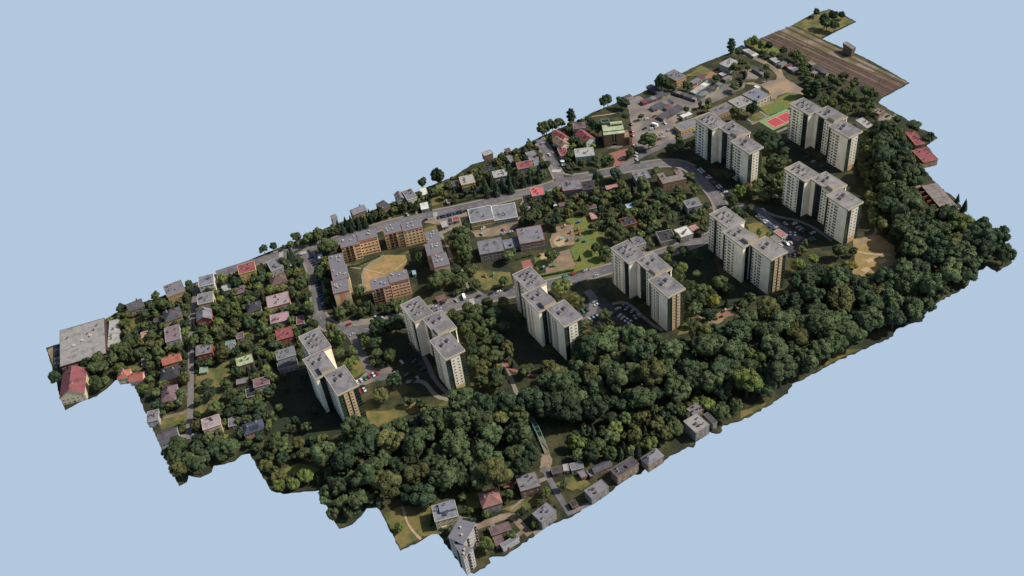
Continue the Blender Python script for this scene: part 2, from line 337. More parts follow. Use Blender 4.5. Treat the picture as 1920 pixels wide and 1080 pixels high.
SHEETS = [
('straw',[(-149.6,111.3),(-128.7,114.7),(-115.6,104.8),(-117.9,97.9),(-126.5,87.2),(-140.3,88.4),(-158.0,83.5),(-159.7,84.8),(-155.8,98.5)]),
('lawn',[(5.1,66.5),(23.5,56.7),(15.0,31.0),(4.0,12.3),(1.0,-0.8),(-43.8,12.5),(-45.4,20.2),(-24.8,14.9),(-17.2,11.2),(-9.5,30.8),(-4.3,32.4),(9.6,53.1)]),
('sand',[(-19.9,40.1),(-16.3,49.9),(-8.9,55.9),(-3.0,60.7),(9.7,54.3),(-4.0,33.3)]),
('palesand',[(-16.3,43.0),(-13.7,47.9),(-8.7,49.8),(-6.0,46.5),(-6.9,41.4),(-10.1,38.1),(-14.8,38.4)]),
('sand',[(-28.1,26.3),(-19.6,33.1),(-10.0,31.1),(-17.6,11.5),(-27.6,13.8),(-40.1,17.1),(-36.4,24.0)]),
('redpave',[(-47.7,41.6),(-40.7,39.5),(-43.8,29.7),(-51.2,32.2)]),
('lawn',[(-37.0,39.9),(-26.4,37.3),(-28.1,26.3),(-36.4,24.0),(-43.6,25.2)]),
('palesand',[(-33.8,38.5),(-29.2,39.4),(-26.4,37.3),(-29.8,32.1),(-33.9,34.1)]),
('dirt',[(-60.2,98.9),(-42.9,91.5),(-23.9,86.9),(-0.7,114.6),(4.5,112.8),(0.6,104.5),(-26.6,80.6),(-41.5,77.8),(-60.2,88.5)]),
('dirt',[(-87.0,135.1),(-49.3,124.6),(-56.9,106.8),(-65.2,109.2),(-77.5,112.7),(-81.5,109.6),(-76.8,122.7)]),
('drylawn',[(-88.4,125.7),(-78.5,124.2),(-80.4,118.3),(-90.7,121.2)]),
('drylawn',[(-82.8,54.9),(-60.9,36.0),(-66.2,23.4),(-86.8,30.3),(-89.3,37.6)]),
('drylawn',[(-169.2,116.5),(-162.4,126.8),(-148.5,117.9),(-128.6,117.2),(-131.8,112.8),(-147.4,113.1),(-159.4,118.6)]),
('drylawn',[(-119.1,108.7),(-98.3,106.5),(-100.6,102.2),(-117.4,107.4)]),
('redpave',[(87.8,117.2),(101.8,114.2),(109.5,112.0),(125.9,136.0),(127.3,134.8),(108.7,106.3),(100.3,109.0),(88.2,93.9),(79.5,99.0),(86.5,105.6)]),
('drylawn',[(93.2,100.0),(102.1,99.0),(95.1,90.2),(88.9,93.3)]),
('drylawn',[(-208.0,28.6),(-202.2,25.8),(-189.5,16.3),(-190.7,6.3),(-205.8,6.9),(-205.7,15.9)]),
('drylawn',[(-211.6,-26.6),(-199.8,-34.0),(-179.8,-38.7),(-171.6,-49.0),(-162.6,-51.4),(-164.2,-54.5),(-188.6,-46.3),(-202.1,-44.7),(-213.6,-43.1),(-215.5,-34.9)]),
('yard',[(-191.3,8.3),(-178.2,0.1),(-183.5,-6.7),(-194.4,-4.6),(-207.2,-2.5),(-206.6,3.0)]),
('shadeasphalt',[(-176.9,0.6),(-168.0,0.2),(-157.1,-6.4),(-158.1,-25.6),(-166.8,-25.0),(-181.1,-21.9),(-184.6,-8.9)]),  # car park coloured dark for the shade lying over it
('yard',[(-209.6,89.4),(-190.3,66.1),(-169.2,55.1),(-148.9,46.6),(-149.4,43.5),(-171.3,48.2),(-193.2,59.7),(-204.9,80.6)]),
('shadeasphalt',[(-20.6,-41.6),(-10.2,-44.5),(-10.2,-63.0),(-18.6,-68.2),(-25.8,-64.4),(-27.7,-53.1)]),
('shadeasphalt',[(-42.1,-30.1),(-26.2,-26.7),(-17.4,-43.9),(-26.8,-56.9),(-41.6,-48.9),(-48.9,-40.0)]),
('shadeasphalt',[(130.5,-20.5),(137.6,-21.3),(139.3,-38.2),(144.4,-51.6),(151.1,-68.1),(144.4,-71.9),(124.4,-77.5),(112.3,-79.2),(116.7,-67.0),(117.7,-60.7),(127.5,-60.3),(130.4,-48.0),(123.9,-44.7),(125.5,-32.9)]),
('shadeasphalt',[(130.8,55.2),(135.3,49.1),(131.7,6.2),(122.3,2.9),(125.5,22.4)]),
('shadeasphalt',[(207.3,11.3),(217.8,7.4),(215.2,-14.2),(206.3,-16.2)]),
('yard',[(143.9,165.5),(168.4,165.9),(185.6,156.5),(197.1,133.2),(233.1,141.6),(252.0,130.7),(245.0,124.3),(209.9,122.2),(190.1,126.1),(161.9,119.3),(149.9,107.2),(162.4,96.7),(133.5,99.3),(110.6,104.3),(117.5,122.3),(131.6,145.0)]),
('yard',[(142.4,178.6),(163.5,175.6),(164.3,158.7),(157.4,151.3),(144.4,162.4)]),
('sanddirt',[(248.2,131.2),(265.4,121.8),(275.6,115.7),(289.4,129.2),(291.8,127.1),(283.8,112.8),(282.9,88.8),(276.3,81.0),(268.1,93.4),(259.2,94.5),(249.3,89.7),(249.1,92.5),(257.6,105.2),(258.9,117.7),(254.4,123.0)]),
('yard',[(265.1,149.1),(272.2,145.8),(270.9,129.6),(262.7,128.4),(255.4,134.7)]),
('reddirt',[(209.4,155.2),(241.5,166.9),(247.2,161.9),(237.8,155.7),(226.9,159.6),(209.7,152.1)]),
('drylawn',[(218.6,175.4),(241.0,182.1),(243.1,165.5),(229.3,166.0)]),
('drylawn',[(238.5,97.7),(252.7,93.4),(250.1,79.9),(230.2,79.1)]),
('lawn',[(255.9,92.0),(268.5,93.1),(275.6,80.3),(271.9,75.6),(251.0,73.3),(241.8,73.0),(230.5,75.6),(232.4,88.6),(249.0,89.3)]),
('drylawn',[(214.6,86.0),(228.2,84.5),(227.2,76.5),(213.2,75.9)]),
('lawn',[(314.9,180.8),(315.8,151.9),(306.3,151.2),(301.0,165.1),(298.9,181.7)]),
('ballast',[(314.4,183.7),(329.8,183.0),(354.3,36.7),(325.8,35.1)]),
('greyballast',[(331.4,183.0),(356.5,182.7),(359.4,37.0),(355.2,36.8)]),
('drylawn',[(358.9,183.0),(405.9,183.6),(406.6,163.1),(407.1,149.3),(359.9,147.3)]),
('straw',[(163.2,-91.5),(181.4,-98.6),(180.6,-115.6),(165.2,-131.4),(129.4,-123.8),(146.8,-109.2)]),
('palesand',[(153.5,-113.5),(158.3,-114.2),(157.9,-117.9),(152.2,-117.4)]),
('palesand',[(159.4,-119.1),(165.0,-120.5),(164.6,-124.1),(157.9,-123.9)]),
('palesand',[(143.0,-119.0),(148.7,-119.5),(148.7,-123.5),(142.9,-123.8)]),
('sand',[(13.4,-100.6),(25.1,-93.3),(34.9,-92.6),(45.0,-94.4),(52.9,-98.8),(50.0,-100.8),(35.8,-99.8),(19.1,-103.3)]),
('drylawn',[(12.4,-83.6),(22.5,-88.1),(9.2,-97.4),(-4.4,-93.5)]),
('drylawn',[(114.3,-29.4),(124.8,-33.6),(121.0,-50.8),(110.2,-50.1),(109.6,-37.8)]),
('drylawn',[(-238.6,-109.1),(-228.1,-109.0),(-212.1,-120.3),(-220.7,-136.5),(-240.9,-136.9),(-239.8,-126.3)]),
('drylawn',[(-190.2,-124.5),(-181.8,-127.6),(-186.7,-139.9),(-194.5,-134.3)]),
('drylawn',[(-177.9,-147.5),(-153.9,-150.4),(-153.9,-157.6),(-171.3,-155.0)]),
('drylawn',[(-134.4,-149.5),(-125.0,-154.7),(-123.7,-163.0),(-131.1,-163.6),(-134.4,-158.3)]),
('lawn',[(-59.3,173.1),(-46.3,170.6),(-50.9,158.3),(-64.3,159.4)]),
('drylawn',[(-65.4,158.3),(-53.8,154.8),(-58.2,144.8),(-69.7,148.3)]),
('lawn',[(261.5,-44.5),(271.9,-45.1),(260.6,-55.5),(252.6,-52.8)]),
('yard',[(241.7,-74.0),(251.7,-74.7),(245.2,-80.5),(239.8,-78.0)]),
('dirt',[(-382.3,174.9),(-371.2,175.2),(-380.2,149.4),(-382.9,150.7)]),
('drylawn',[(-335.9,118.5),(-326.1,113.4),(-328.2,106.1),(-336.4,114.4)]),
('drylawn',[(-297.4,78.9),(-272.4,77.6),(-277.4,59.6),(-299.4,37.0),(-310.2,41.0)]),
('drylawn',[(-331.8,50.9),(-312.8,50.8),(-316.9,38.0),(-333.1,42.1)]),
('lawn',[(-298.7,13.2),(-293.2,7.3),(-300.4,-9.6),(-303.8,-5.3)]),
('drylawn',[(-321.1,168.9),(-310.7,166.3),(-313.6,159.6),(-323.4,156.6)]),
('drylawn',[(-254.2,102.4),(-241.7,98.0),(-249.8,92.3),(-254.9,97.8)]),
('drylawn',[(19.1,38.2),(30.4,33.3),(25.0,27.4),(13.4,26.4)]),
('lawn',[(16.4,61.3),(25.3,54.2),(10.8,10.7),(-19.6,7.8)]),
('yard',[(-128.9,41.6),(-91.3,34.1),(-89.5,25.6),(-103.1,28.9),(-129.3,36.7)]),
('drylawn',[(74.2,-168.5),(84.8,-176.4),(69.5,-174.4),(44.2,-173.0),(50.5,-173.4)]),
('drylawn',[(-13.8,-171.2),(4.2,-176.1),(-0.9,-177.4),(-18.1,-176.2)]),
('drylawn',[(-142.2,-150.1),(-129.5,-151.9),(-131.1,-161.0),(-135.5,-160.7)]),
('dirt',[(-144.2,-136.9),(-137.4,-128.1),(-131.3,-127.8),(-132.4,-133.2),(-140.7,-142.4)]),
('shadelawn',[(-247.6,40.7),(-227.4,35.3),(-230.3,9.2),(-228.9,-36.9),(-243.2,-29.9),(-260.8,-26.5),(-270.6,-8.2),(-264.0,18.9)]),  # first of the dark lawn sheets laid where tower shadows fall
('shadelawn',[(-174.1,28.2),(-156.2,25.0),(-162.8,-13.0),(-156.4,-51.5),(-166.0,-42.6),(-177.6,-25.6),(-180.3,-6.2)]),
('shadelawn',[(-104.2,2.9),(-82.9,0.8),(-85.3,-25.3),(-89.3,-42.3),(-75.6,-65.5),(-82.7,-72.8),(-104.6,-56.4),(-104.0,-37.8)]),
('shadelawn',[(-22.3,-24.1),(-16.4,-35.9),(-15.6,-54.3),(-10.0,-68.9),(-6.9,-86.1),(-20.3,-73.3),(-19.7,-40.5)]),
('shadelawn',[(40.9,-27.6),(78.0,-28.9),(58.7,-64.5),(72.2,-100.5),(54.9,-97.8),(27.9,-84.0),(34.3,-45.6)]),
('shadelawn',[(122.2,66.2),(140.7,61.1),(136.3,35.1),(144.2,5.0),(133.0,4.8),(129.6,40.5)]),
('shadelawn',[(201.9,41.1),(214.3,25.6),(217.4,-2.3),(223.0,-26.4),(208.2,-23.8),(197.7,14.0)]),
('shadelawn',[(135.3,-23.9),(154.9,-26.4),(155.2,-61.2),(155.5,-94.0),(137.6,-87.9),(137.0,-63.3)]),
('drylawn',[(-231.0,-130.5),(-216.5,-133.9),(-215.3,-141.7),(-224.8,-137.6)]),
('lawn',[(-280.6,-38.9),(-266.4,-40.2),(-257.0,-53.4),(-263.4,-55.5),(-277.0,-48.3)]),
('yard',[(297.6,19.2),(308.0,17.8),(308.5,6.2),(300.8,4.2),(294.2,9.8)])]
ROADS = [
('road','asphalt',8.5,[(-248.3,178.7),(-233.5,176.2),(-207.8,171.8),(-182.6,163.0),(-163.5,158.3),(-126.4,152.5),(-104.4,147.5),(-82.9,141.2),(-47.6,127.5),(-0.4,114.8),(21.1,108.8),(34.0,108.9),(58.5,99.7),(90.4,87.4),(112.1,78.6),(124.1,68.7),(127.8,57.7),(126.2,40.4),(120.5,16.8),(114.8,1.4),(103.8,-11.7),(87.3,-23.9),(78.0,-23.9),(39.2,-16.9),(-2.9,-6.7),(-45.8,5.2),(-72.9,15.7),(-110.2,28.2),(-131.6,34.4),(-153.3,39.6),(-176.4,45.9),(-188.6,52.3),(-197.3,61.7),(-200.4,73.3),(-200.1,83.1)]),
('road','asphalt',8.0,[(-178.8,160.9),(-180.6,145.5),(-184.8,124.5),(-193.3,100.1),(-200.6,82.0)]),
('road','asphalt',7.5,[(52.9,176.2),(51.7,168.5),(46.6,149.2),(41.3,130.8),(33.6,109.2)]),
('road','asphaltlt',4.5,[(-262.7,176.9),(-269.9,165.2),(-281.9,136.0),(-289.0,115.0),(-294.6,98.7),(-304.1,68.7),(-315.0,36.8),(-320.8,23.2)]),
('road','asphalt',6.0,[(-188.8,51.8),(-189.9,33.5),(-193.3,9.8),(-192.1,-5.0),(-178.8,-7.4)]),
('road','asphalt',6.0,[(-26.8,-16.9),(-27.1,-27.6),(-38.3,-40.4),(-50.5,-44.9)]),
('road','asphalt',6.0,[(108.2,-6.5),(130.3,-11.0),(134.7,-23.4),(130.4,-41.4),(132.7,-68.0)]),
('road','asphalt',6.0,[(84.3,93.5),(103.5,96.9),(128.9,96.7),(162.6,95.3)]),
('road','dirt',5.0,[(-141.5,-136.5),(-134.8,-132.2),(-133.7,-126.7)]),
('road','asphalt',3.6,[(-140.6,-135.2),(-142.8,-148.2),(-145.0,-161.1),(-146.4,-174.6)]),
('road','dirt',4.5,[(-196.6,-149.4),(-187.7,-151.0),(-177.9,-153.1),(-174.8,-155.3),(-174.1,-166.7),(-173.4,-172.6)]),
('road','dirt',5.0,[(284.8,170.3),(287.1,157.7),(289.4,142.3),(286.4,127.5),(280.3,113.0)]),
('path','paving',2.0,[(-161.4,84.3),(-157.1,95.8),(-151.4,110.5),(-129.6,115.0)]),
('path','paving',1.8,[(-158.2,118.7),(-151.5,111.5)]),
('path','paving',1.8,[(-165.4,95.7),(-158.4,93.1)]),
('path','dirtpath',1.0,[(-150.2,109.5),(-139.6,94.5)]),
('path','dirtpath',1.0,[(-131.4,92.9),(-118.9,97.7)]),
('path','paving',2.5,[(-105.2,78.2),(-100.5,78.5),(-100.0,62.8)]),
('path','paving',2.5,[(-80.8,113.2),(-82.9,98.3),(-88.8,78.9),(-94.6,62.2)]),
('path','paving',3.0,[(-80.7,111.0),(-65.2,111.3)]),
('path','paving',1.8,[(-88.8,61.5),(-96.1,37.4)]),
('path','paving',3.0,[(-113.6,-39.1),(-117.0,-53.3),(-118.5,-62.6),(-121.8,-73.1),(-119.6,-77.6)]),
('path','redpave',2.5,[(-111.7,-35.9),(-114.5,-49.2),(-110.7,-56.5),(-103.3,-67.9),(-83.9,-77.9),(-75.0,-80.2)]),
('path','paving',3.0,[(-177.5,-18.6),(-166.8,-25.0),(-167.8,-41.9),(-162.0,-50.4)]),
('path','asphaltlt',2.5,[(135.1,-24.1),(138.4,-36.5),(148.8,-51.4),(151.1,-68.1),(149.9,-83.4)]),
('path','paving',2.0,[(212.3,84.2),(211.9,75.2)]),
('path','paving',2.2,[(209.5,74.1),(220.1,73.8),(230.5,74.9)]),
('path','paving',2.2,[(228.8,85.3),(228.1,74.5)]),
('path','paving',2.0,[(233.4,90.4),(248.6,89.7)]),
('path','paving',2.5,[(217.6,50.9),(229.4,50.6)]),
('path','paving',2.0,[(159.3,-96.8),(173.0,-97.2),(182.4,-96.3),(188.2,-88.0)]),
('path','dirtpath',1.8,[(154.2,-101.9),(161.3,-112.6),(171.3,-120.4)]),
('path','paving',2.5,[(-20.5,-40.0),(-10.2,-44.5),(-11.3,-70.5),(-8.3,-84.2)]),
('path','paving',2.5,[(10.8,-97.0),(19.5,-89.0),(25.5,-88.7)]),
('path','asphaltlt',3.0,[(-157.7,14.6),(-155.3,-4.8),(-161.3,-27.8),(-158.7,-48.7)]),
('path','dirtpath',1.6,[(-226.5,-110.1),(-230.0,-125.8),(-227.9,-138.1)]),
('path','paving',1.6,[(-173.6,-150.6),(-162.8,-148.4)]),
('path','paving',2.2,[(86.8,82.8),(105.3,75.7)]),
('path','paving',2.5,[(47.9,169.9),(38.6,143.0),(38.4,120.4),(45.3,110.8),(61.4,103.6)]),
('path','dirtpath',1.4,[(101.5,177.7),(110.5,174.6),(124.6,167.3),(134.2,163.9)])]
PAVES = [
((-249.3,173.4),(-248.3,173.2),(-246.5,172.9),(-243.7,172.4),(-240.0,171.8),(-235.6,171.0),(-230.5,170.2),(-224.8,169.2),(-218.5,168.2),(-212.3,166.8),(-206.1,165.3),(-200.0,163.4),(-193.8,161.2),(-187.8,159.2)),
((-158.7,152.2),(-154.6,151.5),(-150.5,150.8),(-145.8,150.0),(-141.2,149.3),(-137.1,148.6),(-132.9,147.9),(-125.6,146.6),(-119.3,145.3),(-113.9,144.1),(-108.5,142.8),(-103.2,141.4),(-97.9,139.9),(-92.6,138.4),(-86.5,136.4),(-79.5,133.9),(-75.5,132.4)),
((-47.7,122.5),(-42.5,120.8),(-36.9,119.1),(-31.4,117.5),(-27.4,116.4),(-23.4,115.4),(-19.5,114.3),(-14.4,112.9),(-9.3,111.6),(-5.1,110.4),(-0.8,109.2)),
((16.8,104.6),(21.4,103.8),(25.7,103.4),(28.8,103.5),(32.1,103.0),(36.3,102.0),(41.4,100.4),(47.4,98.1),(54.0,95.6),(61.0,92.9),(64.8,91.5),(68.5,90.0),(72.5,88.5),(76.5,87.0),(83.8,84.2),(90.5,81.5),(96.5,79.1),(101.8,77.0),(106.4,74.8),(110.2,72.7),(113.4,70.5),(116.0,68.4),(118.0,66.3),(119.5,64.3),(120.6,62.4),(121.2,60.5),(121.7,58.0),(121.9,55.0),(121.8,51.5),(121.4,47.5),(120.8,43.0),(119.9,38.1),(118.8,32.7),(117.4,26.9),(116.0,21.7),(114.7,17.0),(113.3,12.8),(112.0,9.3),(110.4,6.0),(108.6,2.8),(106.4,-0.2),(103.9,-3.2),(101.1,-6.1),(97.9,-9.1),(94.3,-12.0),(90.5,-14.9),(87.2,-16.9),(84.7,-18.1),(83.0,-18.6),(81.8,-18.5),(78.0,-18.1)),
((59.5,-15.1),(54.7,-14.2),(49.8,-13.2),(44.9,-12.3),(39.9,-11.2),(34.9,-10.1),(29.7,-9.0),(24.6,-7.8),(19.4,-6.5),(14.2,-5.3),(8.9,-4.0),(3.7,-2.6),(-1.6,-1.3),(-6.9,0.1),(-12.2,1.5)),
((-33.0,7.3),(-37.8,8.8),(-42.1,10.2),(-46.5,11.5),(-50.3,12.9),(-54.1,14.2),(-60.8,16.8),(-68.3,19.6)),
((-127.5,38.8),(-133.0,40.2),(-138.5,41.6),(-143.9,42.9),(-149.4,44.2)),
((-175.3,51.7),(-178.7,53.2),(-181.3,54.6),(-183.8,56.1)),
((-189.9,61.6),(-191.3,63.6),(-192.5,65.6),(-193.3,67.8),(-194.0,70.2),(-194.5,72.6),(-194.8,74.9),(-194.9,77.0),(-194.8,79.3),(-194.8,81.1),(-194.8,82.3)),
((-203.2,175.7),(-196.7,173.7),(-190.3,171.5),(-184.5,169.5),(-179.1,167.9),(-174.1,166.5),(-169.5,165.3),(-163.7,164.1),(-156.8,162.8),(-152.8,162.1),(-148.7,161.4),(-144.1,160.7),(-139.5,160.0),(-135.3,159.3),(-131.1,158.6),(-123.6,157.2),(-117.1,155.9),(-111.4,154.6),(-105.9,153.3),(-100.4,151.8),(-94.9,150.3)),
((-71.8,142.6),(-67.7,141.1),(-63.3,139.4),(-59.0,137.7),(-54.3,136.0),(-49.5,134.4),(-44.5,132.7),(-39.4,131.1),(-33.9,129.5),(-28.4,127.9),(-24.6,126.9),(-20.6,125.8),(-16.7,124.7),(-11.6,123.4),(-6.5,122.0),(-2.2,120.8),(2.1,119.6),(9.1,117.7),(14.3,116.2),(18.9,115.2),(22.9,114.5),(26.2,114.2),(29.5,114.3)),
((45.0,110.6),(51.2,108.2),(57.8,105.7),(64.9,103.0),(68.6,101.6),(72.4,100.1),(76.4,98.6),(80.4,97.1)),
((100.6,89.1),(106.1,86.8),(111.3,84.4),(115.8,81.9),(119.8,79.2),(123.3,76.4),(126.2,73.4),(128.6,70.1),(130.5,66.7),(131.7,63.1),(132.4,59.3),(132.7,55.3)),
((125.0,13.8),(123.5,9.2),(121.9,5.1),(120.0,0.9),(117.7,-3.0)),
((108.6,-13.9),(105.0,-17.2),(101.0,-20.5),(96.6,-23.8),(92.4,-26.4),(88.5,-28.2),(84.6,-29.3),(81.1,-29.3),(76.6,-28.8),(70.4,-27.9),(62.5,-26.6),(57.6,-25.7),(52.7,-24.8),(47.7,-23.8),(42.7,-22.8),(37.6,-21.8),(32.5,-20.7),(27.4,-19.5),(22.2,-18.3),(16.9,-17.0),(11.6,-15.8),(6.3,-14.4),(1.0,-13.1),(-4.3,-11.7),(-9.7,-10.3),(-15.0,-8.9),(-20.4,-7.5)),
((-31.2,-4.5),(-36.1,-3.0),(-41.0,-1.5),(-45.4,-0.1),(-49.9,1.3),(-53.8,2.7),(-57.8,4.1),(-64.6,6.7),(-72.0,9.4),(-76.0,10.9),(-80.0,12.3),(-84.3,13.8),(-88.7,15.3),(-93.3,16.8),(-97.9,18.4),(-102.1,19.7),(-106.2,21.1),(-113.5,23.4),(-119.8,25.3),(-125.1,26.9),(-130.4,28.4),(-135.7,29.8),(-141.0,31.1),(-146.5,32.4),(-152.0,33.8),(-157.7,35.2),(-163.4,36.7),(-169.3,38.3),(-174.6,40.0),(-179.2,41.7),(-183.3,43.4)),
((-195.6,52.0),(-198.2,54.7),(-200.4,57.7),(-202.2,60.9),(-203.6,64.3),(-204.5,67.7),(-205.1,70.8),(-205.6,73.9),(-205.7,76.9),(-205.6,79.6)),
((-184.6,155.7),(-185.0,151.9),(-185.6,147.9),(-186.3,143.4),(-187.2,138.6),(-188.2,133.5),(-189.5,128.2),(-191.1,122.7),(-192.9,117.0),(-195.0,111.0),(-197.0,105.3),(-199.0,100.1),(-200.9,95.2),(-202.7,90.7),(-204.0,87.3)),
((-174.3,154.6),(-174.8,150.6),(-175.4,146.3),(-176.2,141.7)),
((-179.6,125.6),(-181.2,119.8),(-183.1,113.7),(-185.3,107.6),(-187.4,101.8)),
((47.6,174.0),(47.3,172.3),(46.8,169.8),(46.1,166.5),(45.1,162.5),(43.8,157.7),(42.5,153.0),(41.2,148.3),(39.9,143.7),(38.6,139.1),(37.1,134.4),(35.5,129.5),(33.8,124.3),(31.9,119.0),(30.4,114.9)),
((57.7,175.5),(57.7,175.0),(57.5,174.0),(57.3,172.6),(57.0,170.5),(56.4,167.7),(55.6,164.2),(54.6,160.0),(53.3,155.2),(52.0,150.4),(50.7,145.6),(49.3,141.0),(48.0,136.3),(46.5,131.5),(44.8,126.4),(43.1,121.1),(41.1,115.7))]
ZEBRAS = [
(-180.2,158.6,-25),
(-196.5,168.9,70),
(-73.0,134.8,68),
(38.2,124.2,-35),
(-101.0,23.4,75),
(38.0,124.9,-35)]
COURT = (217.3, 55.1, 73.3, 220.4, 56.5, 70.2)
TOWERS = [
(1, -228.0, 32.1, -1, 'cream tower beside the large grey flat roofed house and dark lawn'),
(2, -157.0, 18.0, 1, 'cream tower between the drive lot and the wooded dell with the red path'),
(3, -78.1, -2.9, -1, 'cream stepped tower across the street from the play yards'),
(4, -6.7, -21.7, 1, 'cream tower with beige end wall beside the white roofed shop'),
(5, 72.6, -34.5, -1, 'cream tower with taupe roof next to the coral roofed garage lot'),
(6, 145.6, 72.0, 1, 'cream tower in front of the long low yellow workshop'),
(7, 218.8, 39.5, 1, 'cream tower beside the red sports court'),
(8, 152.9, -26.0, 1, 'cream tower with taupe roof beside the clearing with three sand squares')]
BLOCKS = [
('NW', 'x', [(-150.0, 129.8, 14.6, 11.3, -15.1), (-135.3, 128.4, 15.2, 11.2, -14.2)], 'orange five storey block with balconies along the main road side of the courtyard'),
('NE', 'x', [(-115.5, 122.9, 14.8, 11.5, -16.4), (-101.6, 116.6, 15.4, 10.4, -18.2)], 'yellow orange block with tree against its balconies next to the cream ended block'),
('S', 'x', [(-152.6, 69.8, 13.7, 11.6, -15.5), (-137.9, 67.6, 14.3, 10.9, -15.4)], 'salmon orange block with balconies on the street side of the dry courtyard'),
('W', 'y', [(-167.9, 114.8, 11.0, 14.7, -16.8), (-171.8, 99.4, 12.0, 16.0, -14.5), (-177.6, 85.5, 11.9, 14.9, -19.1)], 'grey roofed block whose end wall has a pink stripe'),
('E', 'y', [(-94.8, 94.2, 10.5, 14.2, -17.2), (-101.0, 80.0, 12.0, 14.3, -17.8), (-103.4, 65.0, 11.3, 14.9, -20.1)], 'three part grey roofed block with blank cream end wall')]
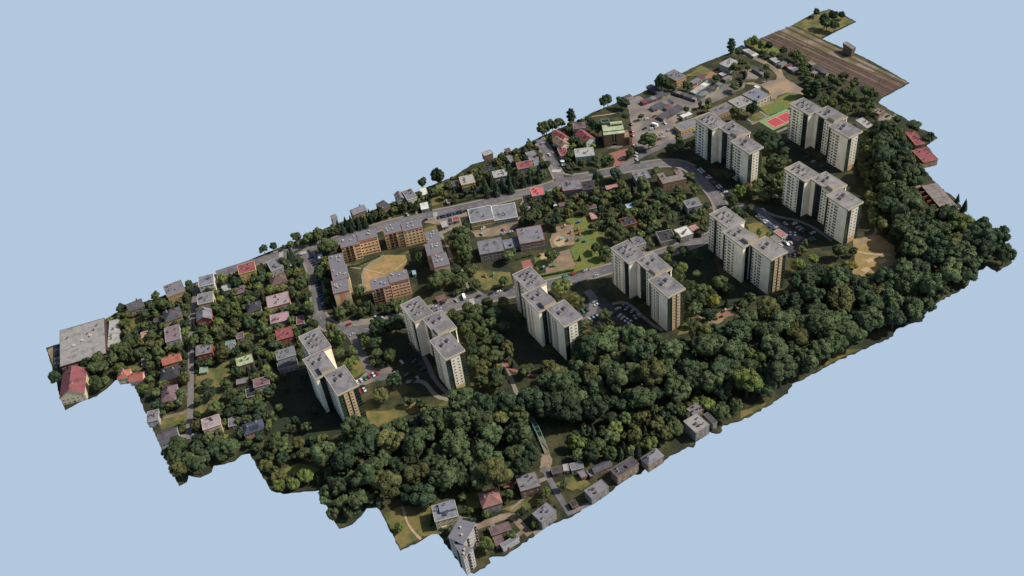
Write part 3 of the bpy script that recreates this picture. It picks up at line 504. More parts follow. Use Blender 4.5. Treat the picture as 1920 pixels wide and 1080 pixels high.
HOUSES = [
('warehouse', -357.2, 154.5, 32.5, 40.6, -12.2, 9.0, 'flat', 'beigegrey', 'darkbrick', 'long flat beige roofed warehouse with dark brick walls at the corner of the district'),
('annex', -335.2, 156.1, 7.6, 29.7, -16.7, 4.0, 'flat', 'paleconc', 'paleconc', 'low pale concrete annex along the long side of the beige warehouse'),
('house', -373.3, 117.2, 16.6, 24.7, -17.6, 7.0, 'gable', 'red', 'cream', 'red roofed house with cream walls beside the beige warehouse'),
('house', -340.4, 105.2, 7.9, 8.3, -25.7, 6.0, 'hip', 'orange', 'cream', 'small hipped orange roofed house at the notch past the warehouse'),
('house', -333.3, 98.2, 9.3, 8.2, -25.0, 4.5, 'gable', 'orange', 'pinkw', 'low orange roofed house next to a hipped orange roofed one at the notch'),
('house', -312.3, 85.6, 13.0, 11.3, -20.6, 6.0, 'hip', 'black', 'brickbeige', 'house with near black hipped roof next to the orange roof with dormer'),
('house', -318.8, 65.2, 9.6, 14.6, -22.5, 7.0, 'hip', 'mauve', 'greyw', 'mauve brown hipped house on the narrow lane'),
('house', -334.4, 52.6, 7.5, 9.7, -18.6, 6.0, 'flat', 'midgrey', 'greyw', 'plain grey flat roofed house at the cut edge by the narrow lane'),
('house', -330.5, 27.9, 12.2, 11.4, -10.4, 6.0, 'gable', 'darkgrey', 'greyw', 'dark grey gabled house at the wooded end of the narrow lane'),
('house', -302.9, 20.4, 11.6, 9.8, -11.3, 8.0, 'flat', 'pinkgrey', 'pinkw', 'pinkish two storey house with flat pale roof at the end of the narrow lane'),
('shed', -290.4, 17.2, 5.2, 7.9, -18.1, 3.0, 'flat', 'midgrey', 'greyw', 'grey flat carport beside the pinkish flat roofed house'),
('house', -284.3, 92.8, 11.6, 10.5, -18.1, 7.0, 'flat', 'midgrey', 'brick', 'red brick house with plain slate grey flat roof beside the narrow lane'),
('shed', -291.1, 77.6, 5.4, 5.5, -22.1, 2.5, 'flat', 'sage', 'sagew', 'small square pale green garden shed beside the narrow lane'),
('shed', -316.8, 139.7, 4.7, 8.9, -15.4, 3.0, 'flat', 'pinkpatch', 'pinkw', 'pink patched garden shed among trees near the warehouse'),
('shed', -324.0, 112.9, 4.5, 6.0, -13.7, 2.5, 'flat', 'midgrey', 'greyw', 'small grey garden shed beside the orange roof with dormer'),
('house', -313.1, 173.8, 11.4, 10.3, -1.7, 6.5, 'gable', 'darkgrey', 'brownw', 'small brown walled gabled house at the cut edge next to the warehouse annex'),
('house', -282.3, 170.9, 13.9, 14.5, -3.7, 9.0, 'flat', 'midgrey', 'ochre', 'tall ochre walled cube house with grey roof at the cut edge beyond the main road'),
('house', -258.5, 164.5, 11.6, 12.3, -16.3, 9.0, 'flat', 'bluegrey', 'creamlt', 'tall cream cube house with blue grey flat roof at the cut edge'),
('house', -265.6, 145.7, 11.3, 12.0, -18.6, 8.0, 'flat', 'midgrey', 'cream', 'cream cube house with grey flat roof directly in front of a taller cream one'),
('house', -272.7, 128.0, 10.8, 11.1, -17.7, 7.0, 'gable', 'midgrey', 'brick', 'red brick house with light grey gabled roof in a row of cube houses'),
('house', -292.3, 143.5, 12.3, 12.2, -6.6, 8.0, 'hip', 'darkgrey', 'ochre', 'ochre house with dark hipped roof and side wing behind the mauve patched one'),
('house', -298.6, 121.5, 10.6, 15.7, -13.2, 9.0, 'flat', 'mauvepatch', 'greyw', 'tall grey house with mauve patched flat roof beside a shaded lane'),
('house', -307.1, 99.7, 12.7, 7.9, -13.4, 5.0, 'gabled', 'orange', 'ochre', 'house with bright orange gabled roof and dormer in the gardens'),
('house', -227.5, 156.2, 12.8, 11.4, -13.7, 11.0, 'flat', 'redroof', 'yellow', 'three storey yellow house with red flat roof beside the main road'),
('house', -206.9, 150.9, 9.6, 13.6, -3.6, 7.0, 'flat', 'midgrey', 'greyw', 'grey house with flat roof and terrace beside the main road junction'),
('house', -211.2, 133.2, 11.8, 10.2, -9.4, 6.5, 'hip', 'brown', 'cream', 'cream house with brown red hipped roof opposite the parked street'),
('house', -220.3, 109.8, 16.7, 13.6, -14.9, 7.0, 'flat', 'pinkgrey', 'pinkw', 'wide flat roofed house with pale pink walls and red roof edging'),
('house', -238.0, 115.6, 10.2, 9.5, -14.2, 6.0, 'hip', 'black', 'cream', 'cream house with near black hipped roof beside the pink edged flat house'),
('house', -226.5, 91.5, 13.4, 9.3, -16.8, 6.0, 'flat', 'pinkroof', 'greyw', 'house with plain pink flat roof between two flat roofed neighbours'),
('shed', -214.3, 82.7, 5.2, 8.4, -20.1, 3.0, 'flat', 'maroon', 'greyw', 'small maroon roofed garage beside the plain pink roof'),
('house', -230.3, 72.1, 11.4, 11.1, -13.9, 7.0, 'flat', 'redroof', 'brick', 'brick house with bright red flat roof near the leaning white tower'),
('shed', -257.3, 94.8, 5.2, 5.8, -11.9, 3.0, 'flat', 'mauve', 'greyw', 'small mauve grey garden shed beside a dry lawn'),
('shed', -265.7, 92.3, 6.4, 3.9, -19.9, 2.5, 'flat', 'teal', 'greyw', 'tiny teal roofed garden shed'),
('shed', -266.6, 87.3, 3.8, 6.9, -12.4, 3.5, 'flat', 'midgrey', 'greyw', 'small grey shed touching a teal roofed one'),
('house', -263.8, 64.6, 11.6, 8.8, -11.7, 6.0, 'flat', 'palegreen', 'brownw', 'house with pale green roof among dark conifers'),
('house', -237.2, 51.1, 13.2, 9.1, -12.2, 8.0, 'flat', 'midgrey', 'greyw', 'large grey flat roofed house with lower terrace next to a cream tower'),
('annex', -239.1, 45.3, 13.5, 10.2, -14.9, 5.0, 'flat', 'darkgrey', 'greyw', 'dark lower terrace wing in front of the large grey flat house'),
('shed', -238.8, 144.2, 8.0, 8.6, -12.7, 3.0, 'flat', 'mauve', 'brownw', 'mauve brown garden pavilion behind the red roofed yellow house'),
('shed', -247.6, 153.4, 6.5, 6.6, -15.3, 3.0, 'flat', 'paleconc', 'greyw', 'pale glazed garden shed beside the cream cube houses'),
('shed', -303.2, 150.8, 5.6, 4.1, -12.8, 3.0, 'flat', 'darkgrey', 'brownw', 'low dark side shed touching the ochre house with hipped roof'),
('house', -261.4, 36.2, 10.7, 7.7, -15.7, 7.0, 'flat', 'mauveroof', 'greyw', 'grey house with mauve flat roof near the shadow of a cream tower'),
('annex', -271.1, 35.3, 5.3, 7.9, -15.4, 3.0, 'flat', 'black', 'greyw', 'low black roofed annex beside the mauve flat roofed house'),
('shed', -271.8, 49.3, 8.1, 4.6, -19.1, 3.0, 'flat', 'midgrey', 'brownw', 'long low grey shed behind the mauve flat roofed house'),
('house', -280.6, 1.3, 13.3, 9.2, -10.1, 6.0, 'hip', 'navy', 'ochre', 'house with navy blue hipped roof and solar panels at the edge of the wood'),
('house', -124.2, 173.7, 11.7, 7.8, -0.5, 7.0, 'gable', 'midgrey', 'brownw', 'grey gabled house among conifers at the cut edge beyond the main road'),
('house', -104.7, 165.5, 7.4, 10.5, 8.0, 8.0, 'flat', 'darkgrey', 'brownbrick', 'brown brick house at the cut edge beyond the main road beside the conifers'),
('transformer_tower', -144.8, 176.1, 4.3, 4.6, -1.5, 9.0, 'flat', 'midgrey', 'greyw', 'slender grey transformer tower at the cut edge beyond the main road'),
('kiosk', -63.6, 116.8, 5.4, 5.2, -21.5, 3.0, 'flat', 'redroof', 'greyw', 'bright red roofed kiosk beside the long parking bay'),
('kiosk', -74.0, 116.5, 4.9, 7.6, -16.8, 3.0, 'flat', 'paleconc', 'greyw', 'pale flat roofed kiosk beside a red one'),
('kiosk', -68.1, 118.3, 3.7, 5.6, -22.0, 2.8, 'flat', 'black', 'greyw', 'black roofed kiosk squeezed between the pale and red kiosks'),
('shed', -118.4, 39.6, 7.1, 5.0, -11.3, 3.0, 'flat', 'brown', 'brownw', 'brown roofed garage shelter by the street in front of the cream end wall'),
('container', -121.2, 78.6, 2.3, 4.6, -18.2, 2.6, 'flat', 'paleblue', 'paleblue', 'pale blue container in the shaded courtyard'),
('kiosk', -172.4, 143.3, 3.6, 6.0, -12.0, 3.0, 'flat', 'paleblue', 'greyw', 'pale blue roofed kiosk beside the parked street'),
('shed', -67.2, 166.0, 5.6, 10.3, -19.2, 4.0, 'flat', 'whiteroof', 'greyw', 'long white roofed shed beside a fenced lawn'),
('shed', -75.8, 148.0, 6.4, 9.0, -19.9, 3.5, 'flat', 'whiteroof', 'greyw', 'square white roofed garage beside a driveway on the main road'),
('house', -80.5, 164.7, 8.1, 14.4, -7.1, 8.0, 'flat', 'midgrey', 'creamlt', 'cream house with stepped grey roof at the cut edge near white sheds'),
('house', -87.5, 169.7, 7.0, 9.8, -9.5, 6.0, 'gable', 'midgrey', 'greyw', 'low grey gabled house beside the stepped grey roof'),
('house', -32.3, 151.9, 11.7, 12.1, -18.4, 8.0, 'flat', 'paleconc', 'yellow', 'yellow house with pale flat roof above a hedge on the main road'),
('shed', -40.8, 159.1, 5.1, 6.4, -14.0, 4.0, 'flat', 'darkgrey', 'greyw', 'dark low garage beside the yellow house'),
('house', -4.4, 144.4, 12.4, 9.7, -19.7, 6.0, 'flat', 'paleconc', 'greyw', 'wide pale flat roofed house behind a row of conifers'),
('house', 5.8, 101.7, 10.1, 11.0, -21.7, 7.0, 'flat', 'scarlet', 'greyw', 'house with vivid scarlet flat roof beside the main road'),
('house', 31.0, 88.6, 15.4, 13.1, -25.5, 9.0, 'flat', 'midgrey', 'greybr', 'three storey grey house with thin red roof edge next to a dark one'),
('house', 42.3, 81.2, 9.7, 11.2, -26.1, 8.0, 'flat', 'black', 'greybr', 'dark roofed house sharing a wall with the three storey grey one'),
('shop', -46.4, 104.5, 18.6, 18.0, -20.8, 7.0, 'flat', 'palerim', 'yellow', 'two storey yellow shop building with pale roof rim beside the main road'),
('shop', -28.4, 97.7, 18.9, 19.1, -23.7, 5.0, 'flat', 'palerim', 'greyw', 'lower grey shop wing with a row of dark shopfront windows'),
('school', -61.0, 63.4, 18.9, 16.4, -22.0, 8.0, 'flat', 'midgrey', 'greybr', 'grey two storey school wing with rows of windows'),
('school', -29.2, 56.1, 19.3, 18.9, -22.4, 8.0, 'flat', 'midgrey', 'redrim', 'school wing with red roof edging beside the play yard'),
('annex', -44.1, 61.3, 11.5, 11.0, -19.4, 3.5, 'flat', 'bluegrey', 'greybr', 'low flat link joining the two school wings'),
('house', 17.8, 140.7, 12.7, 9.6, -20.4, 7.0, 'flat', 'redroof', 'greyw', 'house with flat crimson red roof above the road junction'),
('house', 31.3, 150.7, 8.0, 12.7, -13.7, 5.0, 'flat', 'midgrey', 'greyw', 'grey flat roofed house beside the side street'),
('annex', 27.8, 137.3, 4.4, 9.3, -20.0, 6.0, 'flat', 'midgrey', 'greyw', 'grey side wing touching the crimson roofed house'),
('garage', -7.3, 160.3, 9.8, 6.8, -11.7, 3.5, 'flat', 'black', 'greenw', 'low black roofed garage with green front in a garden'),
('shed', 15.3, 159.9, 4.3, 10.1, -10.8, 4.0, 'flat', 'midgrey', 'greyw', 'narrow grey roofed outbuilding behind the conifers'),
('house', 2.4, 177.9, 7.9, 6.2, -6.8, 6.0, 'flat', 'paleconc', 'brownw', 'house with pale roof peeping over the cut edge beyond the main road'),
('shed', 20.6, 174.1, 4.4, 5.6, -12.4, 3.0, 'flat', 'brown', 'brownw', 'small brown hut near the cut edge beyond the main road'),
('shed', 10.5, 83.2, 3.0, 6.0, -21.3, 3.0, 'flat', 'whiteroof', 'greyw', 'small white shed behind the grey three storey house'),
('shed', 14.1, 77.2, 5.2, 8.7, -22.6, 3.5, 'flat', 'mauve', 'brownw', 'mauve roofed shed beside a small white one'),
('shed', -8.4, 93.5, 2.5, 9.2, -24.0, 3.0, 'flat', 'pinkroof', 'greyw', 'small pink roofed shed behind the scarlet roofed house'),
('shed', 32.0, 60.6, 5.7, 4.2, -18.4, 3.0, 'flat', 'maroon', 'greyw', 'maroon roofed allotment shed above a patched one'),
('shed', 25.9, 50.5, 4.7, 8.7, -19.4, 3.0, 'flat', 'pinkpatch', 'brownw', 'red and white patched allotment shed'),
('kiosk', -56.8, 141.9, 2.2, 4.9, -18.6, 3.0, 'flat', 'pinkpatch', 'greyw', 'tiny red and white kiosk at the corner of a fenced lawn'),
('house', 65.8, 158.7, 7.7, 14.6, 5.5, 6.5, 'gable', 'redroof', 'pinkw', 'house with steep red gabled roof beside the side street'),
('house', 61.1, 150.6, 7.8, 13.9, 1.8, 6.0, 'gable', 'tan', 'creamlt', 'house with steep tan gabled roof joined to a red gabled one'),
('house', 55.8, 139.4, 6.7, 11.5, -18.2, 4.5, 'flat', 'redroof', 'pinkw', 'low red roofed extension in front of the tan gabled house'),
('house', 81.7, 143.1, 9.1, 17.1, 0.0, 7.0, 'gable', 'redroof', 'mintw', 'mint walled house with steep red gabled roof and white gable'),
('house', 86.5, 159.5, 10.4, 8.7, -30.5, 8.0, 'flat', 'mauve', 'greyw', 'mauve roofed house behind the mint walled one'),
('house', 67.9, 124.2, 15.9, 12.2, -27.7, 6.5, 'flat', 'paleconc', 'mintw', 'wide mint white house with flat pale roof by the church'),
('house', 85.6, 67.0, 12.8, 11.6, -17.0, 6.0, 'flat', 'midgrey', 'greybr', 'grey flat roofed house standing alone beside the curving road'),
('house', 102.2, 48.3, 19.8, 14.5, -18.0, 8.0, 'atrium', 'taupe', 'brickbeige', 'brick house with taupe flat roof around a small atrium'),
('house', 93.5, 10.7, 11.6, 10.0, -17.5, 7.0, 'flat', 'midgrey', 'greyw', 'grey cube house in gardens beside the curving road'),
('shed', 56.0, 43.0, 5.5, 5.3, -18.0, 3.0, 'flat', 'paleblue', 'greyw', 'pale blue roofed shed in the shaded allotments'),
('shed', 59.8, 72.7, 10.0, 5.2, -21.9, 3.0, 'flat', 'pinkpatch', 'brownw', 'long patched shed behind a pair of dark trees'),
('hall', 203.0, 172.5, 12.6, 16.9, 5.0, 8.0, 'flat', 'midgrey', 'ochre', 'boxy ochre hall with grey roof above the garages at the cut edge'),
('hall', 256.0, 158.6, 14.8, 10.9, 8.0, 7.0, 'flat', 'paleconc', 'greyw', 'grey hall with pale roof edge beside tall dark trees'),
('workshop', 221.9, 102.4, 16.6, 14.8, -1.9, 5.0, 'flat', 'beigegrey', 'greyw', 'low workshop with beige roof joined to a grey roofed one'),
('workshop', 238.1, 100.5, 15.5, 18.0, 3.3, 6.0, 'flat', 'bluegrey', 'cream', 'cream workshop with blue grey roof beside the dirt yard'),
('shed', 250.3, 113.3, 3.8, 5.1, 1.0, 4.0, 'flat', 'whiteroof', 'greyw', 'white roofed lean to behind the cream workshop'),
('workshop', 171.8, 103.0, 38.3, 11.7, -5.7, 4.5, 'flat', 'midgrey', 'yellow', 'long low yellow walled workshop with grey roof behind a tower'),
('workshop', 201.6, 104.2, 20.0, 12.2, -1.5, 4.5, 'flat', 'midgrey', 'ochre', 'rear half of the long low workshop with ochre walls'),
('shed', 173.5, 119.0, 10.2, 4.8, -2.9, 3.0, 'flat', 'whiteroof', 'greyw', 'white roofed shed on the parking ground'),
('signal_box', 357.7, 108.1, 4.3, 13.3, -8.2, 8.5, 'flat', 'taupe', 'brownw', 'tall narrow signal box beside the railway tracks'),
('shed', 300.9, 16.2, 7.5, 6.9, 1.9, 4.0, 'flat', 'taupe', 'brownw', 'taupe roofed shed by a yard at the cut edge near the railway'),
('shed', 277.5, 9.7, 7.0, 14.6, -8.3, 5.0, 'flat', 'paleconc', 'greyw', 'pale grey shed behind the tower nearest the railway'),
('shed', 305.6, 59.5, 4.6, 6.6, -0.6, 3.5, 'gable', 'brown', 'brownw', 'small brown shed among railside trees'),
('house', 290.4, -32.6, 8.0, 20.3, -22.8, 6.0, 'flat', 'redroof', 'brickbeige', 'wide red roofed house at the ragged edge near the wood'),
('house', 278.0, -54.2, 12.4, 17.7, -17.8, 6.0, 'flat', 'redroof', 'brickbeige', 'crimson roofed wing in front of the wide red roof'),
('garage', 124.0, -56.2, 5.2, 9.4, 0.7, 3.4, 'flat', 'coral', 'mintw', 'coral roofed garage with pale wall in the middle of a parking lot'),
('garage', 117.3, -58.6, 4.4, 7.7, -3.8, 3.0, 'flat', 'taupe', 'greyw', 'taupe roofed garage touching the coral roofed one'),
('shop', 67.7, -10.8, 10.7, 10.7, -10.0, 4.5, 'flat', 'whiteroof', 'greyw', 'shop with large white flat roof beside the street'),
('annex', 77.4, -11.3, 6.1, 6.1, -8.8, 4.0, 'flat', 'pinkpatch', 'brownw', 'rusty red patched roof joined to the white shop'),
('shop', 54.5, -5.9, 11.9, 12.4, -19.2, 4.0, 'flat', 'black', 'greyw', 'dark roofed shop building joined to the white one'),
('house', 33.4, 1.3, 8.3, 10.1, -9.4, 5.0, 'flat', 'midgrey', 'greyw', 'grey flat roofed house half hidden behind a tower'),
('house', 41.3, 24.9, 10.7, 9.4, -13.2, 6.0, 'flat', 'black', 'brickorange', 'orange brick house with black flat roof among the gardens'),
('house', -208.6, -134.8, 13.8, 11.5, -17.4, 9.0, 'step', 'bluegrey', 'cream', 'cream house with stepped blue grey roof behind the lone apartment block'),
('house', -181.6, -141.6, 11.6, 11.1, -14.8, 8.0, 'hip', 'terracotta', 'greybr', 'grey brown house with terracotta hipped roof above a gravel lane'),
('house', -156.6, -144.7, 12.3, 11.0, -15.4, 8.0, 'flat', 'midgrey', 'brownbrick', 'brown house with plain grey flat roof beside the lane to the footbridge'),
('shed', -165.4, -135.1, 6.4, 5.4, -20.7, 3.0, 'flat', 'redroof', 'brownw', 'red roofed shed beside the brown flat roofed house'),
('garage', -186.7, -161.4, 12.0, 5.5, -13.1, 4.0, 'flat', 'mauve', 'brownw', 'long mauve grey garage block on the gravel lane'),
('shed', -191.4, -167.6, 5.2, 5.8, -13.0, 4.0, 'flat', 'mauve', 'brownw', 'small mauve shed between two long garages'),
('garage', -186.7, -172.3, 11.1, 2.7, 1.2, 4.5, 'flat', 'midgrey', 'greyw', 'long grey garage with door row at the cut edge past the footbridge'),
('house', -160.7, -169.2, 11.3, 8.2, 9.0, 8.0, 'flat', 'midgrey', 'greybr', 'grey house with two tone roof at the cut edge past the footbridge'),
('shed', -136.1, -144.4, 6.4, 4.6, -21.6, 3.4, 'flat', 'darkgrey', 'brownw', 'dark grey shed at the end of the footbridge lane'),
('shed', -130.4, -145.9, 3.0, 4.8, -24.7, 3.2, 'flat', 'paleconc', 'greyw', 'pale narrow shed between two longer ones by the footbridge lane'),
('shed', -124.5, -148.9, 7.6, 5.1, -18.7, 3.6, 'flat', 'midgrey', 'greyw', 'long grey shed in a row beside the footbridge lane'),
('shed', -124.8, -155.7, 3.7, 4.8, -4.9, 3.0, 'flat', 'midgrey', 'brownw', 'small square grey shed beside its blue grey twin past the footbridge'),
('shed', -120.0, -158.0, 3.6, 4.4, -3.4, 3.0, 'flat', 'bluegrey', 'brownw', 'small blue grey shed beside its grey twin past the footbridge'),
('shed', -112.7, -158.6, 12.1, 4.9, -6.6, 4.0, 'gable', 'darkgrey', 'brownw', 'dark gabled outbuilding past the footbridge'),
('house', -125.8, -172.3, 12.9, 6.8, 3.6, 7.0, 'flat', 'midgrey', 'greybr', 'grey flat roofed house hanging over the cut edge past the footbridge'),
('house', -103.2, -169.4, 16.2, 7.0, 2.7, 8.0, 'flat', 'darkgrey', 'brownw', 'long dark roofed house over the cut edge past the footbridge'),
('house', -84.8, -172.5, 11.9, 7.1, 3.3, 7.0, 'hip', 'midgrey', 'brownw', 'small grey hipped house at the cut edge past the footbridge under trees'),
('house', -47.5, -168.5, 10.8, 11.7, 1.2, 9.0, 'flat', 'beigegrey', 'greybr', 'large house with pale beige roof at the cut edge past the footbridge'),
('house', -39.8, -157.9, 8.3, 6.8, 3.4, 7.0, 'flat', 'midgrey', 'brownw', 'square grey roofed house behind the pale beige roof'),
('annex', -36.7, -169.0, 3.2, 9.1, -1.6, 6.5, 'flat', 'darkgrey', 'greybr', 'dark grey wing beside the pale beige roof'),
('shed', -141.4, -170.8, 3.5, 4.2, -4.4, 3.0, 'flat', 'black', 'brownw', 'small black shed beside a garden plot at the cut edge past the footbridge'),
('hut', -25.5, -141.7, 3.4, 4.4, -14.6, 3.0, 'gable', 'brown', 'brownw', 'little brown hut in the wood clearing')]
GARAGES = [
(150.6,178.4,4.75,11.7,-92.2,2.76,'darkgrey',0),
(150.4,173.6,4.75,11.7,-92.2,2.82,'taupe',0),
(150.2,168.8,4.75,11.7,-92.2,2.67,'midgrey',0),
(159.0,161.7,4.92,5.4,-4.5,2.74,'maroon',1),
(164.0,161.3,4.92,5.4,-4.5,2.83,'darkgrey',1),
(168.9,160.9,4.92,5.4,-4.5,2.63,'midgrey',1),
(173.9,160.6,4.92,5.4,-4.5,2.65,'darkgrey',1),
(178.8,160.2,4.92,5.4,-4.5,2.84,'darkgrey',1),
(183.8,159.8,4.92,5.4,-4.5,2.63,'darkgrey',1),
(179.4,179.2,4.69,6.1,-90.4,2.84,'midgrey',2),
(179.3,174.5,4.69,6.1,-90.4,2.83,'darkgrey',2),
(179.3,169.7,4.69,6.1,-90.4,2.61,'darkgrey',2),
(179.3,165.0,4.69,6.1,-90.4,2.77,'darkgrey',2),
(159.6,147.7,4.38,6.7,-1.2,2.58,'darkgrey',3),
(164.1,147.6,4.38,6.7,-1.2,2.79,'darkgrey',3),
(168.5,147.5,4.38,6.7,-1.2,2.61,'darkgrey',3),
(172.9,147.4,4.38,6.7,-1.2,2.65,'taupe',3),
(177.4,147.3,4.38,6.7,-1.2,2.55,'darkgrey',3),
(155.4,130.9,4.35,7.8,7.1,2.75,'darkgrey',4),
(159.8,131.4,4.35,7.8,7.1,2.85,'darkgrey',4),
(164.2,131.9,4.35,7.8,7.1,2.69,'darkgrey',4),
(168.6,132.5,4.35,7.8,7.1,2.7,'darkgrey',4),
(172.9,133.0,4.35,7.8,7.1,2.63,'darkgrey',4),
(177.3,133.6,4.35,7.8,7.1,2.83,'darkgrey',4),
(168.3,139.9,4.28,6.0,3.1,2.58,'brown',5),
(172.7,140.1,4.28,6.0,3.1,2.77,'mauve',5),
(191.4,157.2,4.32,4.6,-73.9,2.73,'darkgrey',6),
(192.6,153.0,4.32,4.6,-73.9,2.8,'taupe',6),
(193.9,148.8,4.32,4.6,-73.9,2.9,'darkgrey',6),
(195.1,144.6,4.32,4.6,-73.9,2.57,'darkgrey',6),
(196.3,140.4,4.32,4.6,-73.9,2.77,'darkgrey',6),
(197.5,136.2,4.32,4.6,-73.9,2.65,'taupe',6),
(200.9,136.3,4.77,4.9,9.6,2.7,'black',7),
(205.7,137.1,4.77,4.9,9.6,2.66,'midgrey',7),
(210.5,137.9,4.77,4.9,9.6,2.62,'midgrey',7),
(215.2,138.7,4.77,4.9,9.6,2.59,'black',7),
(220.0,139.5,4.77,4.9,9.6,2.8,'darkgrey',7),
(224.8,140.3,4.77,4.9,9.6,2.82,'black',7),
(229.5,141.1,4.77,4.9,9.6,2.85,'midgrey',7),
(204.0,145.3,5.15,5.9,13.3,2.67,'paleconc',8),
(209.1,146.5,5.15,5.9,13.3,2.65,'paleconc',8),
(214.2,147.7,5.15,5.9,13.3,2.56,'paleconc',8),
(219.2,148.9,5.15,5.9,13.3,2.58,'whiteroof',8),
(224.3,150.1,5.15,5.9,13.3,2.81,'beigegrey',8),
(214.0,159.2,5.52,5.4,9.0,2.56,'midgrey',9),
(219.5,160.1,5.52,5.4,9.0,2.66,'midgrey',9),
(225.0,161.0,5.52,5.4,9.0,2.82,'maroon',9),
(239.7,144.4,4.38,4.7,5.0,2.85,'taupe',10),
(244.2,144.8,4.38,4.7,5.0,2.65,'midgrey',10),
(241.9,152.6,3.09,5.5,2.1,2.86,'paleconc',11),
(245.1,152.7,3.09,5.5,2.1,2.6,'beigegrey',11),
(289.1,180.1,3.91,5.9,-90.4,2.76,'beigegrey',12),
(289.1,176.2,3.91,5.9,-90.4,2.67,'paleconc',12),
(289.0,172.2,3.91,5.9,-90.4,2.68,'paleconc',12),
(289.0,168.2,3.91,5.9,-90.4,2.61,'beigegrey',12),
(289.0,164.3,3.91,5.9,-90.4,2.9,'beigegrey',12),
(289.0,160.3,3.91,5.9,-90.4,2.58,'whiteroof',12),
(272.1,139.9,4.87,5.0,-90.7,2.7,'darkgrey',13),
(272.0,135.0,4.87,5.0,-90.7,2.59,'darkgrey',13),
(271.9,130.1,4.87,5.0,-90.7,2.57,'midgrey',13),
(296.5,142.9,4.82,5.9,-94.5,2.76,'paleconc',14),
(296.1,138.0,4.82,5.9,-94.5,2.76,'paleconc',14),
(297.8,131.7,8.75,3.9,7.2,2.72,'midgrey',15),
(299.0,125.0,4.82,6.6,-96.1,2.66,'maroon',16),
(298.5,120.2,4.82,6.6,-96.1,2.59,'paleconc',16),
(297.9,115.3,4.82,6.6,-96.1,2.82,'midgrey',16),
(316.8,113.6,4.55,6.7,-3.3,2.78,'taupe',17),
(315.8,101.5,4.95,7.1,2.2,2.72,'darkgrey',18),
(314.6,94.7,4.72,6.2,8.1,2.7,'darkgrey',19),
(307.4,100.4,4.91,4.8,2.1,2.56,'taupe',20)]
CHURCH = (101.5, 128.7, 17.5, 13.4, -28.4)
LONE = [[(-212.7, -167.4), (-200.3, -159.4), (-206.6, -151.2), (-217.4, -158.2)], [(-217.3, -175.5), (-209.5, -172.3), (-212.3, -168.2), (-217.0, -164.3)]]
TRACKS = [
((317.6,183.7),(328.4,32.7)),
((322.0,183.8),(332.0,33.0)),
((326.4,184.0),(335.7,33.3)),
((330.0,184.1),(338.7,33.5)),
((336.1,184.3),(343.7,33.8)),
((340.1,184.4),(347.0,34.1)),
((349.9,184.7),(355.1,34.7))]
MASTS = [(320.9, 169.0), (334.4, 166.4), (339.3, 143.2), (338.6, 51.2)]
BRIDGE = ((-132.6, -127.1), (-125.5, -97.5))
RUIN = (246.6, -98.1, 12.4, 35.2, -20.6)
